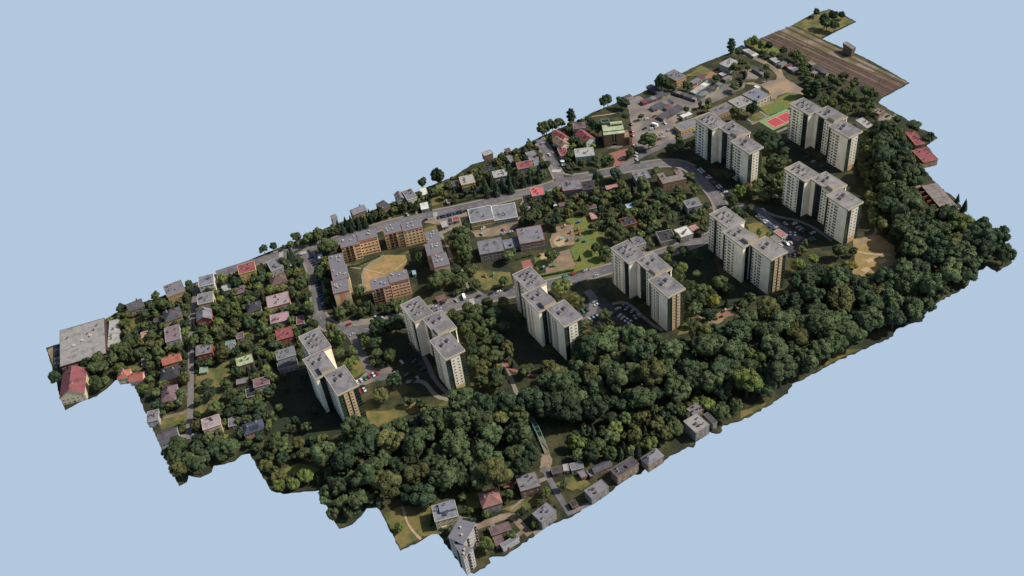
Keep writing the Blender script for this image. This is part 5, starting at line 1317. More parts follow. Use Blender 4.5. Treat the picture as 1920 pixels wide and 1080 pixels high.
('b',96.0,-170.2,9.5,24.7,'','f'),
('b',-8.2,-129.1,9.5,28.1,'','f'),
('b',226.2,-59.3,9.5,21.5,'','f'),
('b',51.4,-151.4,9.5,21.3,'o','f'),
('b',174.1,-136.2,9.5,24.5,'','f'),
('b',71.9,-124.5,9.5,19.3,'k','f'),
('b',-151.4,-80.5,9.5,22.8,'k','f'),
('b',203.4,-115.0,9.5,18.1,'k','f'),
('b',-43.7,-104.9,9.6,27.3,'k','f'),
('b',222.0,-136.6,9.6,20.4,'l','f'),
('b',257.3,-47.1,9.5,23.2,'k','f'),
('b',-19.4,-147.4,9.4,18.1,'','f'),
('b',-101.5,-98.5,9.5,25.1,'','f'),
('b',-202.9,-86.2,9.4,26.9,'','f'),
('b',-235.2,-88.7,9.5,25.4,'','f'),
('b',-38.3,-89.6,9.5,25.4,'','f'),
('b',105.2,-131.1,9.5,25.7,'','f'),
('b',19.3,-170.6,9.5,28.0,'','f'),
('b',-48.9,-125.8,9.6,28.1,'o','f'),
('b',203.6,-147.7,9.4,18.3,'o','f'),
('b',66.4,-156.8,9.6,24.6,'','f'),
('b',109.5,-156.6,9.3,24.1,'','f'),
('b',-69.9,-114.6,9.5,26.8,'','f'),
('b',215.3,-83.3,9.3,22.9,'','f'),
('b',41.8,-169.4,9.3,18.9,'','f'),
('b',-115.0,-104.5,9.3,19.4,'k','f'),
('b',136.6,-147.2,9.3,22.0,'k','f'),
('b',186.2,-115.8,9.4,21.4,'','f'),
('b',89.5,-116.3,9.6,24.5,'k','f'),
('b',21.3,-126.9,9.6,23.2,'k','f'),
('b',-3.4,-164.7,9.2,24.7,'l','f'),
('b',-64.7,-101.2,9.5,19.3,'','f'),
('b',-212.5,-74.3,9.2,25.2,'o','f'),
('b',174.0,-167.3,9.3,22.1,'','f'),
('b',-41.3,-141.0,9.5,19.7,'','f'),
('b',52.2,-136.5,9.5,21.7,'','f'),
('b',4.3,-153.8,9.2,17.8,'','f'),
('b',-27.9,-100.2,9.2,21.1,'','f'),
('b',188.8,-143.5,9.1,25.5,'k','f'),
('b',-69.2,-79.7,9.4,24.7,'k','f'),
('b',191.4,-160.5,9.4,26.0,'','f'),
('b',161.5,-153.4,9.1,20.2,'k','f'),
('b',202.2,-100.4,9.5,18.2,'k','f'),
('b',-227.0,-50.1,9.1,25.7,'','f'),
('b',-24.4,-114.3,9.6,21.2,'','f'),
('b',-5.4,-143.4,9.2,20.0,'k','f'),
('b',50.9,-122.2,9.5,23.6,'o','f'),
('b',8.1,-140.0,9.5,23.8,'','f'),
('b',-25.5,-133.0,9.3,19.0,'k','f'),
('b',77.2,-145.3,9.0,21.2,'','f'),
('b',-64.0,-132.2,9.2,19.9,'','f'),
('b',-181.3,-97.1,9.5,21.6,'','f'),
('b',245.9,-60.1,9.5,20.9,'','f'),
('b',123.4,-164.1,8.9,18.7,'','f'),
('b',-200.2,-116.5,9.3,23.2,'','f'),
('b',-93.3,-122.9,9.1,20.3,'k','f'),
('b',248.6,-35.7,9.6,22.6,'','f'),
('b',141.2,-159.9,9.5,21.3,'','f'),
('b',-52.8,-82.1,9.6,21.6,'','f'),
('b',115.5,-141.4,9.0,19.4,'k','f'),
('b',223.6,-162.9,9.3,24.7,'k','f'),
('b',-182.3,-70.4,9.3,23.5,'','f'),
('b',-243.7,-69.1,8.8,24.5,'k','f'),
('b',106.0,-115.4,9.5,19.0,'k','f'),
('b',235.0,-75.1,9.1,22.2,'','f'),
('b',29.3,-151.2,9.2,24.6,'','f'),
('b',-138.6,-86.0,9.1,20.9,'k','f'),
('b',-159.0,-69.6,8.9,24.0,'','f'),
('b',-224.8,-65.1,9.1,23.9,'k','f'),
('b',-78.8,-96.6,8.9,17.0,'o','f'),
('b',-157.9,-94.0,8.6,22.8,'','f'),
('b',-106.7,-115.2,9.5,21.7,'k','f'),
('b',-169.0,-111.9,8.6,16.5,'','f'),
('b',187.1,-129.9,9.3,19.3,'','f'),
('b',-172.6,-135.3,9.3,26.8,'o','f'),
('b',-1.4,-114.1,8.7,25.4,'o','f'),
('b',-143.9,-112.4,9.3,18.4,'','f'),
('b',36.5,-138.0,8.9,22.1,'','f'),
('b',261.5,-27.0,8.9,18.6,'k','f'),
('b',80.1,-170.0,8.7,20.9,'','f'),
('b',235.2,-49.0,9.4,27.6,'k','f'),
('b',-122.8,-91.7,9.1,20.9,'k','f'),
('b',-229.2,-100.6,8.6,22.6,'o','f'),
('b',210.3,-164.5,8.7,24.2,'k','f'),
('b',130.3,-177.2,8.3,17.7,'','f'),
('b',215.6,-97.4,9.1,23.4,'','f'),
('b',83.3,-157.2,8.7,18.3,'','f'),
('b',177.6,-151.3,8.2,22.7,'k','f'),
('b',-82.6,-109.0,8.5,19.8,'','f'),
('b',33.9,-121.5,9.3,22.1,'','f'),
('b',199.7,-128.2,8.3,16.5,'','f'),
('b',-252.1,-54.4,8.5,21.9,'','f'),
('b',216.1,-112.5,8.1,17.7,'','f'),
('b',217.5,-149.9,8.9,20.5,'k','f'),
('b',114.3,-175.2,8.1,18.9,'k','f'),
('b',-56.4,-113.0,8.2,18.1,'','f'),
('b',83.4,-130.0,7.8,23.3,'k','f'),
('b',123.9,-150.5,7.9,17.2,'o','f'),
('b',150.5,-146.5,7.7,21.1,'','f'),
('b',65.7,-170.2,8.5,20.1,'','f'),
('b',221.9,-175.3,7.8,17.7,'','f'),
('b',199.1,-88.1,7.7,20.5,'k','f'),
('b',4.4,-126.6,8.3,20.4,'','f'),
('b',117.4,-125.6,8.3,17.6,'k','f'),
('b',-166.5,-84.6,8.2,22.1,'','f'),
('b',229.8,-147.3,7.7,21.4,'k','f'),
('b',-213.5,-117.2,8.1,16.1,'k','f'),
('b',225.2,-123.0,9.1,22.1,'','f'),
('b',53.8,-170.7,7.3,20.5,'','f'),
('b',-210.2,-101.1,7.8,17.4,'o','f'),
('b',-95.3,-83.0,8.2,16.6,'o','f'),
('b',63.2,-144.8,7.5,19.8,'','f'),
('b',-34.9,-123.6,7.8,15.3,'','f'),
('b',-155.4,-135.6,6.9,16.6,'k','f'),
('b',16.9,-148.6,7.0,17.3,'l','f'),
('b',217.3,-70.2,7.7,15.4,'','f'),
('b',-211.0,-62.2,7.0,15.7,'','f'),
('b',7.1,-170.7,6.9,14.5,'','f'),
('b',10.5,-116.9,6.7,18.8,'k','f'),
('b',-192.0,-78.3,7.5,19.7,'','f'),
('b',-158.0,-106.6,8.0,22.8,'','f'),
('b',-168.1,-123.7,6.9,19.2,'','f'),
('b',270.0,-14.9,8.5,21.3,'k','f'),
('b',227.4,-86.4,6.3,16.2,'','f'),
('b',-181.7,-127.9,6.8,17.9,'','f'),
('b',140.9,-178.0,6.3,14.7,'','f'),
('b',-193.9,-101.8,6.3,13.4,'','f'),
('b',127.1,-140.3,6.3,15.8,'','f'),
('b',-12.8,-110.3,7.1,14.9,'k','f'),
('b',-17.0,-158.5,6.1,13.2,'k','f'),
('b',-82.2,-122.1,6.3,15.8,'k','f'),
('b',209.7,-132.4,6.3,18.0,'','f'),
('b',-106.7,-87.9,6.6,20.3,'','f'),
('b',163.4,-141.2,6.0,13.4,'','f'),
('b',-244.5,-80.9,6.0,13.1,'','f'),
('b',30.2,-166.9,6.4,13.4,'','f'),
('b',-90.3,-94.8,6.3,16.9,'k','f'),
('b',-54.1,-94.0,6.5,13.6,'','f'),
('b',-145.7,-94.1,5.6,16.2,'o','f'),
('b',-179.0,-108.1,6.0,13.7,'','f'),
('b',192.8,-106.3,5.9,18.1,'','f'),
('b',-75.8,-127.7,5.4,12.3,'k','f'),
('b',-96.4,-109.8,6.2,17.9,'','f'),
('b',-200.5,-59.4,6.1,14.0,'','f'),
('b',15.9,-159.9,5.9,12.7,'','f'),
('b',188.5,-173.1,6.8,15.3,'','f'),
('b',63.2,-132.5,5.4,16.7,'','f'),
('b',-42.0,-79.0,5.9,17.1,'','f'),
('b',23.6,-139.0,5.5,12.8,'','f'),
('b',-221.9,-81.0,5.7,17.6,'','f'),
('b',-249.2,-98.1,5.9,16.1,'','f'),
('b',-145.2,-129.9,5.3,15.0,'k','f'),
('b',40.7,-158.2,5.5,15.4,'','f'),
('b',-190.9,-89.9,5.6,12.4,'','f'),
('b',-171.5,-73.6,5.9,15.8,'k','f'),
('b',-79.1,-84.4,5.8,15.1,'','f'),
('b',-19.9,-124.1,5.0,15.8,'','f'),
('b',161.1,-165.0,5.1,12.3,'k','f'),
('b',152.1,-158.5,5.7,18.5,'','f'),
('b',-254.0,-83.4,5.0,16.7,'','f'),
('b',-52.9,-136.2,5.5,15.7,'k','f'),
('b',-62.7,-90.1,4.9,13.2,'o','f'),
('b',-235.2,-61.1,5.1,16.8,'','f'),
('b',200.1,-167.1,5.6,14.5,'','f'),
('b',-39.7,-115.1,5.1,12.9,'o','f'),
('b',92.6,-130.0,4.7,13.5,'','f'),
('b',245.9,-48.5,5.4,12.4,'','f'),
('b',56.1,-161.9,5.3,12.4,'','f'),
('b',-6.5,-154.2,5.7,16.7,'','f'),
('b',210.9,-123.7,4.8,13.9,'','f'),
('b',-190.2,-122.5,4.9,16.1,'','f'),
('b',-192.3,-62.0,4.8,12.1,'k','f'),
('b',-59.7,-123.1,4.6,10.8,'','f'),
('b',97.0,-158.3,4.5,14.5,'','f'),
('b',208.6,-74.8,5.3,11.8,'o','f'),
('b',-207.7,-110.0,4.4,9.8,'k','f'),
('b',40.5,-147.2,4.3,10.0,'k','f'),
('b',-184.8,-60.0,4.6,11.8,'k','f'),
('b',224.0,-77.3,4.4,13.4,'','f'),
('b',-264.0,-82.9,4.2,10.6,'','f'),
('b',142.3,-138.6,4.5,14.9,'','f'),
('b',197.6,-139.8,4.2,12.0,'','f'),
('b',73.9,-135.4,4.7,12.3,'k','f'),
('b',-236.7,-48.2,4.1,12.6,'','f'),
('b',61.6,-117.7,4.3,12.9,'o','f'),
('b',-54.9,-103.3,4.3,10.6,'','f'),
('b',-202.6,-96.3,4.5,13.2,'','f'),
('b',-113.2,-93.0,4.3,12.7,'','f'),
('b',130.8,-156.8,4.1,12.4,'','f'),
('b',258.3,-35.8,4.0,9.2,'','f'),
('b',-244.1,-49.7,4.0,10.5,'l','f'),
('b',-30.4,-142.5,4.6,15.4,'k','f'),
('b',175.1,-126.3,4.2,10.6,'o','f'),
('b',86.7,-139.5,3.9,13.9,'','f'),
('b',-219.4,-102.2,4.0,10.4,'k','f'),
('b',98.4,-123.2,4.3,11.2,'','f'),
('b',-148.7,-103.7,4.1,9.3,'o','f'),
('b',78.8,-115.5,3.8,11.5,'','f'),
('b',-216.3,-55.6,4.4,12.6,'','f'),
('b',-168.8,-66.2,3.8,9.5,'','f'),
('b',-10.1,-117.8,3.7,10.5,'','f'),
('b',-241.9,-98.1,4.2,10.9,'','f'),
('b',106.0,-171.6,3.8,12.4,'','f'),
('b',-144.1,-122.4,3.7,12.8,'k','f'),
('b',139.5,-169.6,3.7,13.0,'','f'),
('b',-33.2,-108.0,3.7,10.5,'','f'),
('b',-187.8,-107.4,3.6,12.5,'','f'),
('b',40.9,-129.5,4.2,14.5,'','f'),
('b',169.8,-146.2,3.7,11.3,'','f'),
('b',-38.6,-131.7,3.6,10.5,'','f'),
('b',235.8,-61.0,3.6,13.0,'k','f'),
('b',209.1,-139.9,3.7,9.8,'','f'),
('b',-15.9,-136.2,4.8,14.9,'','f'),
('b',109.5,-167.2,3.7,12.1,'','f'),
('b',48.7,-161.7,4.4,10.2,'','f'),
('b',-203.1,-72.5,4.1,13.2,'','f'),
('b',230.4,-156.0,3.9,12.6,'','f'),
('b',-234.6,-70.8,3.5,12.8,'o','f'),
('b',-206.4,-55.5,3.6,11.3,'','f'),
('b',-226.0,-91.2,3.8,13.3,'k','f'),
('b',164.2,-172.8,4.4,12.5,'','f'),
('b',124.2,-133.3,3.7,13.2,'k','f'),
('b',240.5,-67.8,3.4,12.1,'o','f'),
('b',-90.5,-103.0,4.6,11.4,'','f'),
('b',24.1,-159.2,3.6,12.4,'','f'),
('b',-159.6,-117.3,3.4,9.6,'','f'),
('b',135.8,-137.1,3.6,10.8,'k','f'),
('b',-69.6,-93.3,3.5,9.2,'k','f'),
('b',-172.5,-91.7,3.4,8.5,'','f'),
('b',30.3,-131.0,3.5,12.6,'k','f'),
('b',106.0,-144.5,4.1,10.3,'k','f'),
('b',170.9,-156.8,3.4,8.2,'','f'),
('b',-70.3,-124.0,3.5,12.2,'','f'),
('b',81.1,-121.8,3.6,12.5,'','f'),
('b',132.9,-167.0,3.9,12.5,'k','f'),
('b',96.5,-135.8,4.2,9.7,'','f'),
('b',103.9,-164.6,3.7,10.0,'','f'),
('b',204.2,-136.8,3.4,9.6,'','f'),
('b',-196.7,-93.7,3.6,11.0,'','f'),
('b',-223.2,-74.1,3.4,12.0,'o','f'),
('b',-203.6,-67.0,3.5,9.8,'k','f'),
('b',-221.9,-95.2,3.8,13.0,'k','f'),
('b',202.4,-159.9,3.9,11.0,'k','f'),
('b',230.2,-132.1,3.5,9.6,'k','f'),
('b',-237.5,-78.2,3.5,12.0,'k','f'),
('b',44.4,-142.7,3.7,9.5,'','f'),
('b',61.0,-125.0,3.4,12.0,'','f'),
('b',204.0,-81.1,3.5,11.6,'k','f'),
('b',-244.8,-59.8,3.9,9.3,'o','f'),
('b',-166.4,-102.7,3.5,9.1,'','f'),
('b',208.5,-90.3,3.4,8.3,'','f'),
('b',68.7,-138.6,3.9,12.4,'','f'),
('b',-143.8,-100.6,3.4,9.4,'','f'),
('b',-172.9,-103.6,4.0,13.1,'k','f'),
('b',-48.0,-116.3,3.8,12.9,'l','f'),
('b',-89.9,-113.7,3.5,11.8,'','f'),
('b',-19.4,-106.2,3.4,8.3,'k','f'),
('b',183.3,-167.8,3.5,11.5,'','f'),
('b',186.9,-152.3,3.4,10.9,'k','f'),
('b',0.3,-134.1,3.5,11.9,'','f'),
('b',-176.6,-61.8,3.4,12.2,'','f'),
('b',-328.4,8.1,5.9,18.4,'','f'),
('b',-322.0,-11.0,5.8,16.7,'','f'),
('b',-308.9,-4.0,5.7,11.9,'k','f'),
('b',-299.5,-7.8,5.8,14.1,'','f'),
('b',-318.8,4.2,5.5,11.7,'k','f'),
('b',-333.7,-7.4,5.8,15.2,'o','f'),
('b',-325.7,-2.0,5.2,12.2,'','f'),
('b',-333.1,0.9,5.3,16.9,'','f'),
('b',-315.9,-6.9,3.9,12.7,'k','f'),
('b',-325.1,14.9,3.9,9.4,'k','f'),
('b',-335.9,12.9,3.2,11.3,'','f'),
('b',-306.2,-10.6,3.3,9.3,'','f'),
('b',-335.8,7.5,3.3,11.4,'','f'),
('b',-270.3,15.0,4.2,9.6,'k','g'),
('b',-282.4,28.7,4.2,9.6,'k','g'),
('b',-257.4,78.3,4.2,9.5,'','g'),
('b',-309.4,160.1,4.1,9.4,'k','g'),
('b',-328.5,140.5,4.1,9.5,'k','g'),
('b',-279.7,-9.4,4.2,9.5,'k','g'),
('b',-199.5,149.5,4.1,9.4,'','g'),
('b',-287.2,130.2,4.2,9.6,'k','g'),
('b',-254.0,45.6,4.1,9.4,'l','g'),
('b',-305.5,74.1,4.2,9.5,'o','g'),
('b',-193.5,123.1,4.0,9.2,'','g'),
('c',-229.4,117.6,2.5,9.1,'','g'),
('b',-278.3,115.7,4.1,9.4,'','g'),
('b',-269.4,100.5,4.0,9.2,'','g'),
('b',-332.3,81.8,4.0,9.2,'l','g'),
('c',-194.3,141.7,2.5,9.0,'','g'),
('b',-341.5,113.5,3.9,9.1,'l','g'),
('b',-271.9,-4.3,4.0,9.2,'','g'),
('b',-326.2,150.3,3.9,9.0,'o','g'),
('b',-218.9,150.4,4.1,9.3,'k','g'),
('c',-310.6,140.2,2.5,9.1,'','g'),
('b',-309.1,10.0,4.1,9.5,'','g'),
('b',-256.8,140.6,4.1,9.4,'l','g'),
('b',-326.4,72.8,4.1,9.4,'','g'),
('b',-309.9,120.0,4.1,9.4,'o','g'),
('b',-289.5,24.2,3.9,8.9,'k','g'),
('b',-274.6,7.9,4.0,9.3,'k','g'),
('b',-239.0,93.5,4.2,9.6,'l','g'),
('b',-311.3,61.3,3.8,8.8,'','g'),
('b',-301.6,138.3,4.0,9.3,'','g'),
('b',-233.7,59.2,4.1,9.3,'','g'),
('b',-273.8,88.1,3.9,9.0,'','g'),
('c',-248.3,137.9,2.5,9.1,'','g'),
('b',-325.6,160.2,4.0,9.2,'l','g'),
('c',-316.4,100.8,2.4,8.6,'','g'),
('b',-262.1,131.9,4.2,9.6,'','g'),
('b',-282.0,19.5,3.9,9.1,'k','g'),
('c',-228.0,125.1,2.6,9.3,'','g'),
('b',-245.9,56.3,4.0,9.2,'l','g'),
('b',-253.2,36.3,4.1,9.3,'','g'),
('b',-199.8,102.9,3.8,8.9,'','g'),
('c',-237.9,160.1,2.5,9.0,'','g'),
('b',-328.3,59.2,4.0,9.2,'k','g'),
('b',-199.4,117.0,4.2,9.5,'','g'),
('b',-222.8,65.8,3.8,8.8,'','g'),
('c',-324.9,97.7,2.5,8.9,'','g'),
('b',-251.9,68.2,4.0,9.1,'','g'),
('b',-289.8,2.4,3.7,8.6,'k','g'),
('b',-227.2,135.4,3.9,9.0,'l','g'),
('b',-270.7,108.7,4.1,9.3,'','g'),
('b',-281.4,147.1,4.2,9.6,'','g'),
('b',-232.1,102.0,4.1,9.3,'l','g'),
('b',-215.2,94.1,3.9,9.0,'','g'),
('b',-213.4,122.0,4.1,9.4,'o','g'),
('b',-251.2,115.8,4.0,9.2,'l','g'),
('b',-247.0,100.1,4.2,9.5,'k','g'),
('b',-195.8,133.1,3.7,8.5,'o','g'),
('b',-327.3,89.3,3.6,8.4,'','g'),
('b',-239.1,152.0,4.0,9.2,'k','g'),
('b',-247.1,162.3,3.9,9.0,'l','g'),
('b',-319.4,79.3,3.5,8.3,'o','g'),
('b',-316.2,125.0,3.6,8.4,'o','g'),
('c',-202.7,95.0,2.6,9.3,'','g'),
('b',-238.5,126.3,4.0,9.2,'','g'),
('b',-245.3,131.6,3.5,8.3,'','g'),
('c',-320.2,92.7,2.2,8.1,'','g'),
('b',-315.0,54.7,3.6,8.5,'','g'),
('b',-239.5,74.2,3.8,8.9,'o','g'),
('b',-254.6,103.4,3.4,8.1,'o','g'),
('c',-226.4,53.3,2.2,7.9,'','g'),
('b',-288.1,-8.9,3.5,8.2,'','g'),
('b',-321.9,167.9,4.1,9.3,'o','g'),
('b',-205.9,108.7,3.5,8.2,'','g'),
('b',-240.5,66.2,4.1,9.4,'k','g'),
('b',-314.8,147.2,4.0,9.1,'','g'),
('b',-265.5,78.9,3.5,8.2,'k','g'),
('b',-271.2,-14.8,3.5,8.3,'','g'),
('b',-265.9,117.5,3.6,8.4,'l','g'),
('c',-208.7,101.7,2.3,8.4,'','g'),
('b',-311.6,26.5,4.1,9.3,'o','g'),
('b',-316.1,13.4,3.8,8.7,'k','g'),
('b',-220.4,125.7,3.9,9.0,'l','g'),
('b',-284.4,139.9,3.4,8.0,'','g'),
('b',-201.7,137.7,3.4,7.9,'','g'),
('b',-228.3,47.8,3.6,8.4,'','g'),
('b',-275.9,24.2,3.7,8.6,'','g'),
('b',-253.1,133.8,3.4,8.1,'','g'),
('b',-188.3,145.5,3.2,7.6,'k','g'),
('b',-321.8,103.5,3.6,8.3,'','g'),
('b',-252.9,84.9,3.6,8.5,'','g'),
('b',-304.8,171.7,3.2,7.5,'k','g'),
('b',-263.2,45.2,3.4,8.0,'o','g'),
('b',-303.5,4.7,3.7,8.6,'','g'),
('b',-272.1,56.9,4.0,9.2,'','g'),
('b',-276.9,160.3,3.3,7.8,'','g'),
('b',-284.7,80.1,3.2,7.6,'','g'),
('b',-273.2,167.0,3.9,9.0,'k','g'),
('c',-218.4,72.9,2.0,7.2,'','g'),
('c',-263.8,110.8,1.9,6.9,'','g'),
('b',-292.1,115.9,3.1,7.5,'','g'),
('c',-275.3,39.9,2.1,7.6,'','g'),
('b',-263.7,72.1,3.1,7.4,'','g'),
('b',-260.3,156.4,3.0,7.3,'k','g'),
('c',-297.7,100.2,2.6,9.2,'','g'),
('b',-261.1,99.4,3.6,8.4,'','g'),
('b',-303.0,156.9,3.2,7.5,'','g'),
('b',-281.6,10.4,3.5,8.3,'','g'),
('b',-214.7,142.7,3.3,7.8,'l','g'),
('b',-256.3,110.3,3.2,7.7,'','g'),
('b',-268.8,24.5,3.2,7.5,'l','g'),
('b',-303.8,82.4,2.9,7.0,'k','g'),
('b',-222.1,99.6,3.0,7.2,'','g'),
('b',-244.0,120.9,3.0,7.1,'','g'),
('b',-236.3,134.4,2.9,7.0,'','g'),
('b',-274.2,139.0,3.2,7.5,'','g'),
('b',-207.7,116.0,3.1,7.4,'k','g'),
('b',-203.9,125.1,3.1,7.4,'o','g'),
('b',-321.7,138.8,3.0,7.2,'','g'),
('c',-268.1,137.8,1.7,6.2,'','g'),
('b',-285.0,-16.4,3.8,8.9,'','g'),
('b',-321.1,132.3,2.9,7.0,'o','g'),
('b',-283.1,159.0,2.6,6.4,'o','g'),
('b',-246.4,76.2,2.6,6.4,'l','g'),
('b',-238.7,107.9,2.7,6.5,'','g'),
('b',-304.9,130.7,2.7,6.6,'','g'),
('b',-218.0,159.6,2.6,6.3,'o','g'),
('b',-290.2,122.9,3.4,8.0,'l','g'),
('b',-280.3,107.9,3.2,7.5,'','g'),
('c',-219.0,133.3,1.6,5.9,'','g'),
('b',-291.8,168.8,2.7,6.6,'','g'),
('b',-306.3,105.9,2.6,6.5,'o','g'),
('b',-234.4,87.1,2.7,6.6,'k','g'),
('b',-268.5,3.4,3.6,8.5,'','g'),
('b',-277.2,34.0,2.8,6.8,'','g'),
('b',-232.1,129.5,3.2,7.6,'k','g'),
('c',-311.0,153.6,1.6,5.9,'','g'),
('b',-291.6,84.0,3.5,8.2,'k','g'),
('b',-255.6,151.7,2.5,6.2,'l','g'),
('b',-327.3,66.0,2.5,6.2,'k','g'),
('b',-221.9,76.8,2.6,6.5,'l','g'),
('b',-322.0,55.0,3.4,8.1,'o','g'),
('b',-301.2,13.2,2.8,6.8,'','g'),
('b',-213.3,156.8,2.6,6.5,'l','g'),
('b',-224.4,58.2,2.4,6.0,'o','g'),
('b',-301.0,92.0,2.5,6.2,'','g'),
('b',-286.7,14.3,2.3,5.9,'','g'),
('b',-247.5,63.6,2.4,6.1,'l','g'),
('b',-232.7,149.4,2.3,5.9,'l','g'),
('b',-230.7,81.2,3.6,8.5,'o','g'),
('b',-210.1,75.0,2.4,6.1,'l','g'),
('b',-326.6,172.5,2.5,6.3,'','g'),
('b',-296.9,168.7,2.5,6.2,'k','g'),
('b',-266.6,30.8,2.3,5.9,'','g'),
('b',-277.8,-17.0,2.6,6.4,'','g'),
('b',-320.8,31.1,2.4,6.0,'o','g'),
('c',-198.7,109.1,1.5,5.5,'','g'),
('b',-295.6,19.1,2.4,5.9,'','g'),
('b',-262.2,84.5,2.4,6.0,'','g'),
('b',-214.6,64.9,3.4,8.1,'','g'),
('b',-262.7,106.3,2.8,6.8,'','g'),
('b',-244.9,143.2,2.7,6.6,'o','g'),
('b',-272.0,63.7,2.4,6.0,'k','g'),
('b',-305.3,112.7,2.9,7.1,'o','g'),
('b',-208.5,93.6,2.5,6.3,'','g'),
('c',-289.2,30.3,1.4,5.0,'','g'),
('c',-333.0,104.7,1.3,4.7,'','g'),
('b',-232.4,141.4,2.4,5.9,'l','g'),
('c',-271.8,116.3,1.5,5.5,'','g'),
('b',-293.9,135.5,2.6,6.5,'k','g'),
('c',-243.7,157.1,1.1,3.9,'','g'),
('b',-270.8,70.5,2.7,6.7,'','g'),
('c',-322.7,84.2,1.2,4.3,'','g'),
('b',-321.5,145.3,2.5,6.2,'k','g'),
('c',-295.9,80.1,1.2,4.3,'','g'),
('c',-283.7,112.8,1.3,4.7,'','g'),
('c',-258.0,114.7,1.0,3.6,'','g'),
('c',-280.3,83.5,1.0,3.7,'','g'),
('c',-250.4,141.7,1.1,4.1,'','g'),
('c',-347.3,115.7,1.0,3.7,'','g'),
('c',-289.5,33.7,1.2,4.4,'','g'),
('c',-200.1,156.2,1.1,3.9,'','g'),
('c',-266.0,50.0,1.1,3.9,'','g'),
('c',-243.7,136.5,1.0,3.6,'','g'),
('c',-264.5,95.6,1.0,3.7,'','g'),
('c',-237.6,164.9,1.0,3.7,'','g'),
('b',9.4,165.6,3.8,8.8,'','g'),
('c',-34.8,135.9,2.3,8.3,'','g'),
('b',-55.9,149.1,3.7,8.6,'o','g'),
('b',6.7,133.5,3.8,8.8,'','g'),
('b',-99.5,157.3,3.7,8.6,'l','g'),
('b',-109.9,158.0,3.7,8.7,'','g'),
('b',37.6,165.7,3.7,8.6,'o','g'),
('b',-21.5,149.0,3.6,8.3,'','g'),
('b',-21.0,162.4,3.5,8.2,'o','g'),
('b',-48.1,156.3,3.7,8.6,'','g'),
('b',2.6,160.0,3.6,8.4,'o','g'),
('b',4.5,143.7,3.7,8.6,'k','g'),
('b',-51.4,139.9,3.4,8.1,'o','g'),
('b',-118.2,159.4,3.6,8.4,'k','g'),
('b',-90.3,155.4,3.8,8.8,'','g'),
('b',22.5,163.6,3.4,8.1,'o','g'),
('b',-40.0,142.2,3.7,8.5,'k','g'),
('b',-61.7,158.5,3.7,8.6,'','g'),
('b',17.2,151.9,3.3,7.8,'o','g'),
('b',-73.7,163.0,3.2,7.7,'','g'),
('b',-13.7,150.9,3.1,7.5,'o','g'),
('c',-68.8,154.3,2.0,7.3,'','g'),
('b',-32.2,142.9,2.8,6.8,'k','g'),
('b',29.9,160.5,3.0,7.2,'k','g'),
('b',33.5,139.5,2.7,6.6,'o','g'),
('b',-40.5,151.2,2.7,6.6,'o','g'),
('b',-124.8,165.7,2.8,6.9,'o','g'),
('b',24.8,150.5,2.9,6.9,'k','g'),
('b',-78.4,154.9,3.0,7.1,'','g'),
('b',7.4,151.0,2.7,6.6,'k','g'),
('c',-9.1,136.2,1.5,5.4,'','g'),
('c',-36.9,163.7,1.8,6.4,'','g'),
('b',1.4,152.9,2.4,5.9,'','g'),
('c',38.4,157.2,1.9,6.8,'','g'),
('b',36.8,147.8,3.0,7.2,'o','g'),
('b',-82.4,149.7,2.4,6.0,'','g'),
('b',-15.9,157.7,2.3,5.9,'','g'),
('c',-43.8,162.5,1.2,4.4,'','g'),
('b',36.1,38.8,4.2,9.5,'','g'),
('b',70.7,27.3,4.1,9.4,'','g'),
('b',11.0,92.5,4.0,9.1,'','g'),
('b',91.1,22.9,3.9,9.1,'l','g'),
('b',42.5,70.6,4.1,9.4,'o','g'),
('b',-1.8,76.8,4.1,9.4,'','g'),
('b',17.3,70.6,4.0,9.2,'','g'),
('b',6.6,69.9,4.0,9.1,'','g'),
('b',-5.9,84.3,4.2,9.6,'k','g'),
('b',46.1,13.0,4.0,9.2,'o','g'),
('b',47.7,62.7,3.9,8.9,'l','g'),
('b',50.6,51.6,4.1,9.3,'k','g'),
('b',24.8,67.6,3.8,8.8,'o','g'),
('b',34.3,50.9,3.7,8.7,'k','g'),
('b',11.0,63.7,3.8,8.8,'o','g'),
('c',37.6,12.6,2.4,8.6,'','g'),
('c',44.6,37.1,2.3,8.3,'','g'),
('b',31.4,24.0,3.9,9.0,'','g'),
('b',86.0,-12.2,3.7,8.6,'o','g'),
('b',6.5,85.0,3.7,8.6,'','g'),
('b',82.5,13.8,3.7,8.6,'k','g'),
('b',46.7,4.8,3.7,8.7,'k','g'),
('b',36.6,64.4,4.1,9.4,'k','g'),
('b',60.1,50.5,3.7,8.5,'','g'),
('c',66.4,38.9,2.4,8.5,'','g'),
('b',57.4,58.8,4.0,9.1,'l','g'),
('b',26.4,77.4,3.7,8.5,'o','g'),
('b',53.7,23.9,4.0,9.1,'k','g'),
('c',41.8,50.1,2.2,7.9,'','g'),
('b',17.6,83.6,3.9,9.1,'o','g'),
('b',64.7,65.8,4.1,9.5,'o','g'),
('b',101.6,2.7,3.5,8.2,'k','g'),
('b',45.9,31.3,3.4,8.1,'','g'),
('b',33.0,74.4,3.7,8.5,'','g'),
('c',50.4,74.9,2.1,7.5,'','g'),
('b',19.8,93.3,3.7,8.7,'l','g'),
('c',28.7,42.2,2.6,9.3,'','g'),
('b',-3.4,93.8,3.2,7.6,'o','g'),
('b',24.0,58.5,3.8,8.8,'','g'),
('b',60.5,40.5,3.1,7.4,'','g'),
('b',64.6,56.5,3.3,7.8,'','g'),
('b',53.3,33.0,3.1,7.5,'l','g'),
('b',80.7,-18.6,4.0,9.2,'','g'),
('b',87.8,3.5,3.1,7.5,'k','g'),
('b',75.6,-4.6,2.9,7.1,'k','g'),
('b',39.6,45.4,3.0,7.3,'','g'),
